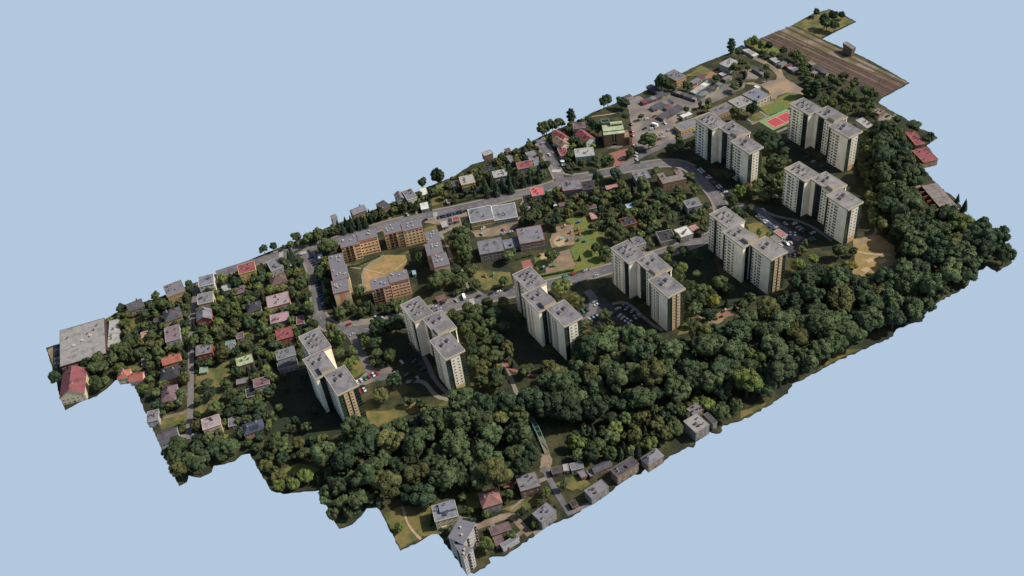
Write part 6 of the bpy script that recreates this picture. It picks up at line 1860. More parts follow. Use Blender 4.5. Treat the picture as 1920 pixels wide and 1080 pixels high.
('b',66.1,19.4,3.0,7.1,'','g'),
('b',48.1,44.7,3.2,7.6,'','g'),
('b',62.8,0.5,3.0,7.2,'l','g'),
('b',0.2,88.3,3.0,7.2,'','g'),
('b',30.2,31.7,3.8,8.9,'','g'),
('b',63.5,33.8,3.5,8.1,'o','g'),
('b',-14.1,90.9,3.8,8.9,'k','g'),
('b',40.0,6.7,3.1,7.4,'l','g'),
('b',85.9,33.3,2.9,6.9,'','g'),
('c',70.8,59.7,2.2,7.8,'','g'),
('b',-2.9,100.6,2.5,6.2,'k','g'),
('b',41.3,58.3,3.0,7.3,'o','g'),
('b',49.7,37.7,2.6,6.5,'l','g'),
('b',77.7,10.2,2.4,6.0,'k','g'),
('b',38.1,17.6,2.7,6.5,'','g'),
('b',33.0,8.7,3.2,7.5,'','g'),
('b',2.6,93.9,2.4,6.1,'k','g'),
('b',48.9,68.8,2.5,6.2,'','g'),
('b',47.9,20.3,2.7,6.6,'l','g'),
('c',56.8,1.6,1.5,5.3,'','g'),
('b',21.7,40.5,2.3,5.9,'','g'),
('c',80.2,5.8,1.4,5.1,'','g'),
('c',69.0,-3.5,1.7,5.9,'','g'),
('b',86.1,19.4,2.3,5.9,'','g'),
('b',55.2,65.0,2.7,6.5,'o','g'),
('b',81.2,42.4,2.3,5.8,'o','g'),
('b',33.1,16.3,2.4,5.9,'','g'),
('b',26.1,38.2,2.3,5.8,'','g'),
('b',52.1,16.6,2.3,5.8,'o','g'),
('c',28.6,47.5,1.1,3.8,'','g'),
('c',71.1,40.1,1.1,4.1,'','g'),
('c',87.8,15.7,1.1,4.0,'','g'),
('c',36.2,57.2,1.1,3.9,'','g'),
('c',86.8,28.2,1.1,3.8,'','g'),
('c',16.3,88.9,1.0,3.6,'','g'),
('b',-185.8,172.1,2.5,6.2,'','p'),
('c',-27.4,165.1,1.6,5.7,'','p'),
('b',19.6,157.4,2.5,6.1,'l','p'),
('b',15.6,168.4,2.4,6.0,'','p'),
('b',-56.0,157.8,2.6,6.4,'o','p'),
('b',-148.9,163.8,2.5,6.2,'o','p'),
('c',-153.9,166.6,1.5,5.4,'','p'),
('b',-0.2,166.0,2.4,6.0,'','p'),
('b',-150.3,169.1,2.5,6.3,'','p'),
('b',-112.2,164.2,2.2,5.7,'','p'),
('b',-118.6,165.3,2.2,5.5,'o','p'),
('b',-153.2,162.5,2.2,5.7,'k','p'),
('b',44.4,168.2,2.2,5.6,'k','p'),
('b',-39.2,166.5,2.3,5.7,'o','p'),
('b',-181.5,167.9,2.1,5.4,'o','p'),
('b',41.7,158.6,2.2,5.6,'','p'),
('b',-95.0,166.7,2.3,5.8,'','p'),
('b',35.4,159.8,2.0,5.3,'','p'),
('b',-157.8,166.0,2.5,6.2,'k','p'),
('b',25.5,168.3,2.1,5.4,'k','p'),
('b',-129.6,164.5,2.3,5.9,'k','p'),
('b',-123.2,161.5,2.0,5.3,'o','p'),
('b',-30.1,167.1,1.9,5.0,'l','p'),
('b',-159.7,170.9,2.3,5.8,'','p'),
('c',-94.6,161.1,1.2,4.4,'','p'),
('b',-113.4,168.8,1.9,5.0,'l','p'),
('b',-61.8,166.3,2.0,5.2,'','p'),
('b',-72.5,157.9,2.3,5.8,'o','p'),
('b',-128.9,168.2,1.7,4.7,'l','p'),
('b',-312.8,167.4,1.7,4.6,'k','p'),
('b',-12.3,167.1,1.8,4.7,'l','p'),
('b',-166.4,170.9,2.2,5.6,'l','p'),
('b',-84.6,156.4,2.6,6.3,'k','p'),
('b',-270.1,171.3,1.7,4.6,'','p'),
('b',-155.8,170.7,1.5,4.2,'','p'),
('b',33.3,163.3,1.7,4.6,'o','p'),
('b',-22.9,167.5,1.5,4.3,'','p'),
('b',-43.9,165.0,1.5,4.2,'','p'),
('b',25.7,159.0,1.4,4.1,'k','p'),
('b',-136.3,170.1,1.6,4.3,'','p'),
('b',-46.7,160.7,1.5,4.2,'l','p'),
('b',-333.7,173.4,2.3,5.7,'l','p'),
('b',-49.6,161.3,1.8,4.9,'','p'),
('b',42.3,161.8,1.5,4.1,'','p'),
('b',-94.8,158.2,1.7,4.7,'o','p'),
('b',-68.9,158.8,1.5,4.2,'o','p'),
('b',-289.2,161.9,1.6,4.3,'','p'),
('b',-320.2,173.6,2.1,5.4,'k','p'),
('b',-17.7,166.6,2.1,5.4,'','p'),
('b',18.9,168.6,1.4,3.9,'','p'),
('b',4.2,165.3,1.7,4.7,'o','p'),
('b',-87.5,161.5,1.7,4.5,'l','p'),
('b',-192.6,171.6,2.1,5.5,'','p'),
('b',-163.1,169.7,1.4,4.0,'o','p'),
('c',22.1,167.9,1.0,3.5,'','p'),
('b',-47.1,164.1,1.4,4.0,'','p'),
('b',-242.4,167.0,1.4,4.0,'o','p'),
('b',-300.1,170.1,1.4,4.0,'k','p'),
('b',-8.4,167.4,1.4,3.9,'','p'),
('b',11.1,160.4,1.8,4.8,'k','p'),
('b',41.1,168.6,1.4,4.0,'o','p'),
('b',-214.7,163.9,1.3,3.8,'k','p'),
('b',-171.9,172.2,1.9,4.9,'l','p'),
('b',-290.5,173.1,1.4,4.0,'o','p'),
('b',-104.3,159.1,1.7,4.6,'','p'),
('b',-1.7,157.1,1.3,3.8,'','p'),
('b',-234.3,166.9,1.2,3.6,'k','p'),
('b',6.9,156.8,1.2,3.6,'','p'),
('b',27.3,165.7,1.5,4.3,'','p'),
('b',-133.2,169.8,1.8,4.8,'','p'),
('b',-330.1,172.8,1.4,4.1,'','p'),
('b',-63.6,162.6,1.4,4.1,'','p'),
('b',-92.5,159.4,1.2,3.6,'o','p'),
('c',26.3,161.7,0.8,3.0,'','p'),
('b',-114.0,160.8,1.3,3.8,'l','p'),
('b',-19.8,156.6,1.4,3.9,'k','p'),
('c',42.3,165.1,0.9,3.4,'','p'),
('b',-33.0,167.2,1.4,4.0,'k','p'),
('b',-142.1,163.5,1.2,3.6,'l','p'),
('c',-36.8,159.9,0.8,2.8,'','p'),
('c',-121.9,168.3,0.9,3.3,'','p'),
('b',-105.5,156.5,1.3,3.8,'','p'),
('b',23.6,157.1,1.3,3.9,'','p'),
('b',8.2,160.7,1.2,3.7,'o','p'),
('b',-141.5,170.5,1.5,4.3,'','p'),
('b',-72.0,167.6,1.2,3.7,'o','p'),
('b',-273.2,171.6,1.2,3.6,'','p'),
('b',-115.9,163.5,1.3,3.8,'o','p'),
('b',-327.0,167.2,1.2,3.7,'','p'),
('c',-316.0,167.9,0.8,2.7,'','p'),
('b',38.6,160.2,1.2,3.7,'','p'),
('b',-239.8,168.2,1.2,3.7,'l','p'),
('b',-108.4,-40.0,5.4,12.0,'o','p'),
('b',-137.6,-55.6,5.1,11.5,'','p'),
('b',-105.8,-10.2,4.8,10.9,'','p'),
('b',-85.9,3.1,4.5,10.2,'o','p'),
('c',-120.0,-55.4,2.9,10.3,'','p'),
('b',-114.4,-23.6,4.6,10.4,'','p'),
('b',-132.5,-35.6,5.0,11.1,'','p'),
('b',-127.6,-25.0,4.3,9.8,'k','p'),
('b',-127.2,-53.1,3.8,8.9,'k','p'),
('b',-97.0,3.9,3.2,7.6,'','p'),
('b',-107.2,-20.4,3.5,8.2,'','p'),
('c',-110.8,-50.6,2.0,7.1,'','p'),
('b',-114.2,-33.1,3.1,7.5,'','p'),
('b',-121.1,-49.7,3.2,7.6,'o','p'),
('b',-120.6,-10.0,3.3,7.8,'','p'),
('b',-183.5,12.4,4.4,10.1,'','p'),
('b',-197.3,24.9,4.2,9.7,'','p'),
('b',-188.9,8.1,2.5,6.3,'o','p'),
('b',-183.6,37.6,2.6,6.4,'l','p'),
('b',-196.5,31.7,2.5,6.2,'o','p'),
('b',-177.1,13.5,2.7,6.6,'k','p'),
('b',-185.0,4.7,3.1,7.4,'k','p'),
('b',-27.1,-78.8,4.6,10.3,'','p'),
('b',-46.9,-60.2,4.5,10.2,'k','p'),
('b',-22.4,-85.8,3.5,8.2,'o','p'),
('c',-32.4,-66.6,2.2,8.0,'','p'),
('b',-36.2,-60.8,3.1,7.3,'k','p'),
('b',-33.2,-74.2,2.9,7.1,'','p'),
('b',18.2,-86.0,5.2,11.6,'','p'),
('b',30.7,-51.7,5.2,11.5,'','p'),
('b',22.4,-72.6,4.3,9.8,'k','p'),
('c',41.8,-91.5,2.2,8.0,'','p'),
('b',22.2,-95.0,4.9,11.0,'k','p'),
('b',36.4,-38.1,3.5,8.1,'k','p'),
('b',48.6,-100.8,3.0,7.3,'l','p'),
('b',222.8,-45.7,5.0,11.2,'o','p'),
('b',185.3,-99.0,5.2,11.5,'o','p'),
('b',236.7,-37.8,4.7,10.7,'','p'),
('b',198.6,-74.0,5.0,11.2,'','p'),
('c',239.6,-28.3,3.1,11.1,'','p'),
('c',210.1,-61.6,3.1,11.3,'','p'),
('b',190.2,-84.2,4.5,10.1,'','p'),
('b',248.7,-23.5,5.1,11.4,'','p'),
('b',258.3,-8.8,5.0,11.2,'','p'),
('b',254.8,-15.6,4.8,10.7,'','p'),
('b',277.1,-3.0,4.5,10.1,'l','p'),
('b',216.4,-54.2,4.3,9.9,'','p'),
('b',228.2,-38.6,5.0,11.2,'','p'),
('b',265.7,-6.1,4.0,9.1,'','p'),
('b',204.6,-67.9,4.6,10.3,'o','p'),
('b',190.2,-90.9,3.7,8.6,'l','p'),
('b',184.7,-88.9,3.3,7.8,'','p'),
('b',267.6,-0.5,3.2,7.5,'l','p'),
('b',191.8,-99.1,2.8,6.7,'','p'),
('b',194.6,-79.6,3.1,7.4,'k','p'),
('b',278.4,-10.1,2.5,6.2,'','p'),
('b',234.4,-31.9,2.5,6.3,'k','p'),
('c',261.3,-14.6,1.6,5.8,'','p'),
('b',271.5,-4.2,2.9,6.9,'k','p'),
('c',216.5,-59.9,1.6,5.8,'','p'),
('b',160.5,-11.3,4.7,10.6,'','p'),
('b',163.5,10.9,4.7,10.5,'','p'),
('b',148.9,-1.9,4.8,10.7,'','p'),
('b',142.1,22.8,4.6,10.4,'k','p'),
('b',169.9,18.9,4.6,10.3,'','p'),
('b',132.4,-0.2,4.7,10.6,'l','p'),
('b',196.9,19.6,4.5,10.1,'','p'),
('c',183.5,22.6,2.7,9.6,'','p'),
('c',175.8,31.0,2.9,10.4,'','p'),
('b',159.6,-1.4,4.6,10.3,'','p'),
('b',156.7,-20.1,4.3,9.7,'o','p'),
('c',142.3,13.0,2.7,9.6,'','p'),
('b',169.8,-4.3,4.2,9.6,'l','p'),
('b',179.7,17.9,3.0,7.2,'o','p'),
('b',141.2,3.0,3.4,7.9,'o','p'),
('b',148.4,-25.4,2.8,6.8,'k','p'),
('b',189.8,15.7,2.6,6.4,'o','p'),
('b',161.7,19.8,3.0,7.1,'o','p'),
('b',177.5,24.2,2.7,6.6,'o','p'),
('b',166.4,2.3,2.7,6.7,'','p'),
('b',152.5,-9.5,2.6,6.4,'','p'),
('b',287.6,81.0,3.4,7.9,'k','g'),
('c',295.5,87.4,2.0,7.3,'','g'),
('b',290.7,63.6,3.3,7.7,'','g'),
('b',291.8,92.6,3.2,7.5,'l','g'),
('b',299.9,147.8,3.2,7.5,'','g'),
('c',281.5,62.7,2.1,7.5,'','g'),
('b',300.3,109.0,3.2,7.5,'l','g'),
('b',301.3,89.6,3.1,7.3,'','g'),
('b',298.4,100.2,3.2,7.5,'','g'),
('b',297.5,56.7,3.0,7.2,'','g'),
('b',305.2,33.1,2.7,6.6,'','g'),
('b',298.3,82.3,2.6,6.4,'o','g'),
('b',307.5,112.9,3.1,7.4,'','g'),
('b',307.2,53.3,3.3,7.8,'','g'),
('b',290.9,34.1,2.3,5.8,'k','g'),
('b',298.3,68.2,2.3,5.8,'','g'),
('b',287.0,27.8,2.5,6.2,'l','g'),
('b',301.2,137.2,2.6,6.4,'','g'),
('c',307.6,105.5,1.9,6.7,'','g'),
('b',297.0,155.3,2.5,6.1,'o','g'),
('b',303.4,120.2,2.4,6.0,'k','g'),
('b',77.9,163.3,3.5,8.3,'','g'),
('b',72.8,148.9,3.4,8.0,'','g'),
('b',74.8,139.3,3.3,7.9,'o','g'),
('c',59.7,167.0,2.1,7.5,'','g'),
('b',66.1,140.1,3.3,7.7,'l','g'),
('b',57.7,113.0,3.3,7.8,'o','g'),
('b',83.8,170.1,3.5,8.1,'l','g'),
('b',70.4,111.4,3.3,7.8,'k','g'),
('b',50.7,124.1,3.2,7.7,'k','g'),
('c',55.3,151.1,1.6,5.8,'','g'),
('c',77.4,156.1,1.5,5.5,'','g'),
('b',59.2,161.0,2.9,7.0,'o','g'),
('b',93.6,170.5,2.4,5.9,'k','g'),
('b',80.9,130.6,2.5,6.2,'l','g'),
('c',59.0,120.0,1.2,4.5,'','g'),
('c',46.0,120.0,1.2,4.2,'','g'),
('b',-183.8,-168.9,3.2,7.6,'','g'),
('b',-188.5,-148.0,2.9,6.9,'','g'),
('b',-200.3,-146.9,3.1,7.3,'k','g'),
('b',-210.6,-145.3,2.8,6.8,'','g'),
('b',-194.6,-139.7,2.3,5.9,'l','g'),
('b',-168.4,-169.8,2.5,6.2,'l','g'),
('c',-192.8,-155.9,1.2,4.4,'','g'),
('b',-179.0,75.2,3.4,8.0,'','g'),
('c',-188.8,76.6,2.1,7.4,'','g'),
('b',-180.8,107.6,3.4,8.0,'','g'),
('b',-177.3,67.7,3.4,7.9,'','g'),
('c',-187.8,83.4,1.9,6.7,'','g'),
('b',-185.2,97.7,3.0,7.1,'l','g'),
('b',-157.0,50.8,2.9,7.0,'k','g'),
('b',-150.4,55.2,3.0,7.2,'','g'),
('b',-171.9,135.3,2.9,7.1,'o','g'),
('b',-189.2,88.8,2.8,6.8,'','g'),
('b',-159.2,57.3,2.9,6.9,'','g'),
('b',-167.4,66.0,3.0,7.2,'k','g'),
('b',-173.6,128.4,3.3,7.7,'l','g'),
('b',-150.3,47.3,3.4,8.0,'','g'),
('b',-157.0,138.2,2.7,6.6,'o','g'),
('b',-170.7,71.6,2.4,5.9,'','g'),
('b',-143.8,51.6,3.1,7.4,'','g'),
('c',-176.1,111.6,1.3,4.6,'','g'),
('c',-184.7,78.3,1.1,4.1,'','g'),
('b',-85.9,49.9,4.1,9.3,'o','p'),
('b',-94.9,59.1,4.0,9.1,'k','p'),
('b',-82.9,88.8,3.3,7.8,'','p'),
('b',-62.1,99.6,4.2,9.5,'k','p'),
('c',-101.5,37.4,1.2,4.5,'','p'),
('b',-91.1,84.5,2.1,5.3,'','p'),
('b',-88.0,56.9,1.9,4.9,'','p'),
('b',-105.9,37.1,2.0,5.2,'','p'),
('c',-93.0,72.2,1.4,4.9,'','p'),
('b',-88.3,72.2,2.1,5.3,'','p'),
('b',-81.5,96.6,1.9,5.1,'o','p'),
('c',-101.9,-134.3,3.1,11.1,'','p'),
('b',-84.1,-154.0,4.9,11.0,'o','p'),
('b',-105.5,-145.3,4.9,11.0,'','p'),
('b',-95.5,-146.5,5.0,11.2,'','p'),
('b',-115.5,-136.7,4.9,11.0,'l','p'),
('b',-28.3,-168.9,4.9,11.0,'','p'),
('c',-87.8,-162.3,3.1,11.1,'','p'),
('b',-89.4,-140.5,4.9,11.0,'l','p'),
('c',-97.8,-158.0,3.1,11.0,'','p'),
('b',-51.1,-149.9,4.8,10.9,'k','p'),
('c',-107.2,-129.5,2.9,10.3,'','p'),
('b',-113.3,-148.8,4.9,11.1,'k','p'),
('b',-67.6,-161.9,4.7,10.6,'o','p'),
('b',-79.4,-162.5,4.7,10.5,'l','p'),
('b',-59.4,-162.8,5.0,11.1,'','p'),
('b',-16.8,-169.7,4.8,10.7,'','p'),
('b',-29.9,-159.1,4.6,10.5,'l','p'),
('b',-72.4,-143.0,4.9,11.1,'o','p'),
('c',-63.9,-147.0,3.0,10.9,'','p'),
('b',-79.2,-138.2,4.4,9.9,'','p'),
('b',-48.8,-158.1,4.2,9.6,'','p'),
('b',-87.3,-132.5,4.6,10.4,'k','p'),
('b',-66.1,-153.2,4.2,9.5,'o','p'),
('b',-58.8,-150.3,4.2,9.6,'k','p'),
('b',-120.1,-143.9,4.1,9.3,'','p'),
('c',-92.8,-154.1,2.4,8.5,'','p'),
('c',-74.5,-151.1,2.5,9.0,'','p'),
('b',-104.1,-155.2,4.4,10.1,'','p'),
('c',-107.9,-138.1,2.2,7.8,'','p'),
('b',-97.5,-138.8,3.9,9.0,'','p'),
('b',-59.8,-142.0,3.3,7.9,'','p'),
('b',-79.2,-144.6,3.3,7.7,'','p'),
('b',-112.2,-130.5,3.1,7.4,'','p'),
('b',-55.7,-156.5,3.4,8.0,'','p'),
('b',-29.5,-151.6,3.0,7.2,'','p'),
('b',-88.6,-148.0,2.9,6.9,'o','p'),
('b',-34.5,-151.3,2.9,7.1,'l','p'),
('b',-111.0,-141.4,3.0,7.2,'k','p'),
('c',-102.0,-128.8,1.8,6.5,'','p'),
('b',-72.1,-157.5,2.8,6.8,'','p'),
('b',-73.2,-136.9,2.4,6.0,'','p'),
('b',-24.2,-157.1,2.5,6.3,'','p'),
('b',-93.2,-161.2,3.1,7.3,'k','p'),
('b',-23.0,-163.9,3.4,8.0,'','p'),
('b',-94.4,-133.9,2.6,6.3,'','p'),
('b',-44.3,-151.4,2.4,6.0,'l','p'),
('b',-39.5,-151.0,2.7,6.5,'o','p'),
('b',-89.6,-157.5,2.1,5.4,'l','p'),
('b',-75.9,-155.6,2.0,5.1,'o','p'),
('b',-38.2,-163.1,1.9,5.0,'','p'),
('b',-83.8,-148.1,2.0,5.2,'','p'),
('c',-72.9,-164.5,1.2,4.5,'','p'),
('b',-55.3,-144.7,2.7,6.6,'o','p'),
('b',-79.0,-149.8,2.1,5.5,'k','p'),
('b',-102.8,-124.7,1.9,5.0,'l','p'),
('b',-110.3,-126.3,2.0,5.1,'k','p'),
('b',-68.9,-148.2,2.2,5.5,'k','p'),
('b',-63.0,-157.8,2.1,5.4,'','p'),
('b',-81.6,-133.1,2.1,5.5,'','p'),
('c',-86.0,-144.9,1.2,4.2,'','p'),
('c',-110.5,-154.6,1.2,4.5,'','p'),
('b',-65.4,-142.2,2.4,6.0,'o','p'),
('b',-100.9,-149.6,2.2,5.6,'','p'),
('b',-103.2,-139.8,2.0,5.3,'o','p'),
('b',-12.9,-164.3,2.0,5.2,'','p'),
('b',-109.2,-134.3,2.2,5.5,'o','p'),
('b',-31.4,-147.8,1.9,5.0,'','p'),
('b',-266.9,-58.1,4.5,10.2,'l','p'),
('b',-274.6,-35.4,4.5,10.2,'k','p'),
('b',-260.9,-40.6,4.5,10.3,'','p'),
('b',-284.1,-54.8,4.4,10.1,'l','p'),
('b',-260.7,-29.9,4.5,10.1,'o','p'),
('b',-285.0,-35.8,4.4,9.9,'o','p'),
('c',-283.3,-24.8,2.7,9.6,'','p'),
('b',-246.5,-36.2,4.3,9.8,'o','p'),
('b',-268.6,-28.8,4.5,10.1,'','p'),
('b',-276.3,-59.3,4.5,10.1,'l','p'),
('b',-281.4,-47.1,4.0,9.3,'o','p'),
('b',-274.0,-22.4,4.4,10.0,'','p'),
('c',-261.6,-64.5,2.4,8.7,'','p'),
('b',-280.6,-29.6,3.6,8.5,'','p'),
('c',-273.5,-50.7,2.3,8.3,'','p'),
('c',-254.1,-36.5,2.5,9.1,'','p'),
('b',-253.2,-42.3,3.6,8.4,'k','p'),
('b',-267.0,-20.4,3.1,7.4,'','p'),
('b',-252.9,-30.8,3.5,8.2,'k','p'),
('b',-266.7,-37.9,2.8,6.7,'k','p'),
('c',-260.0,-69.7,1.6,5.8,'','p'),
('c',-245.0,-43.0,1.5,5.4,'','p'),
('c',-247.7,-45.2,1.5,5.5,'','p'),
('b',-281.0,-40.8,2.7,6.7,'','p'),
('b',-277.6,-52.4,2.4,6.0,'o','p')]
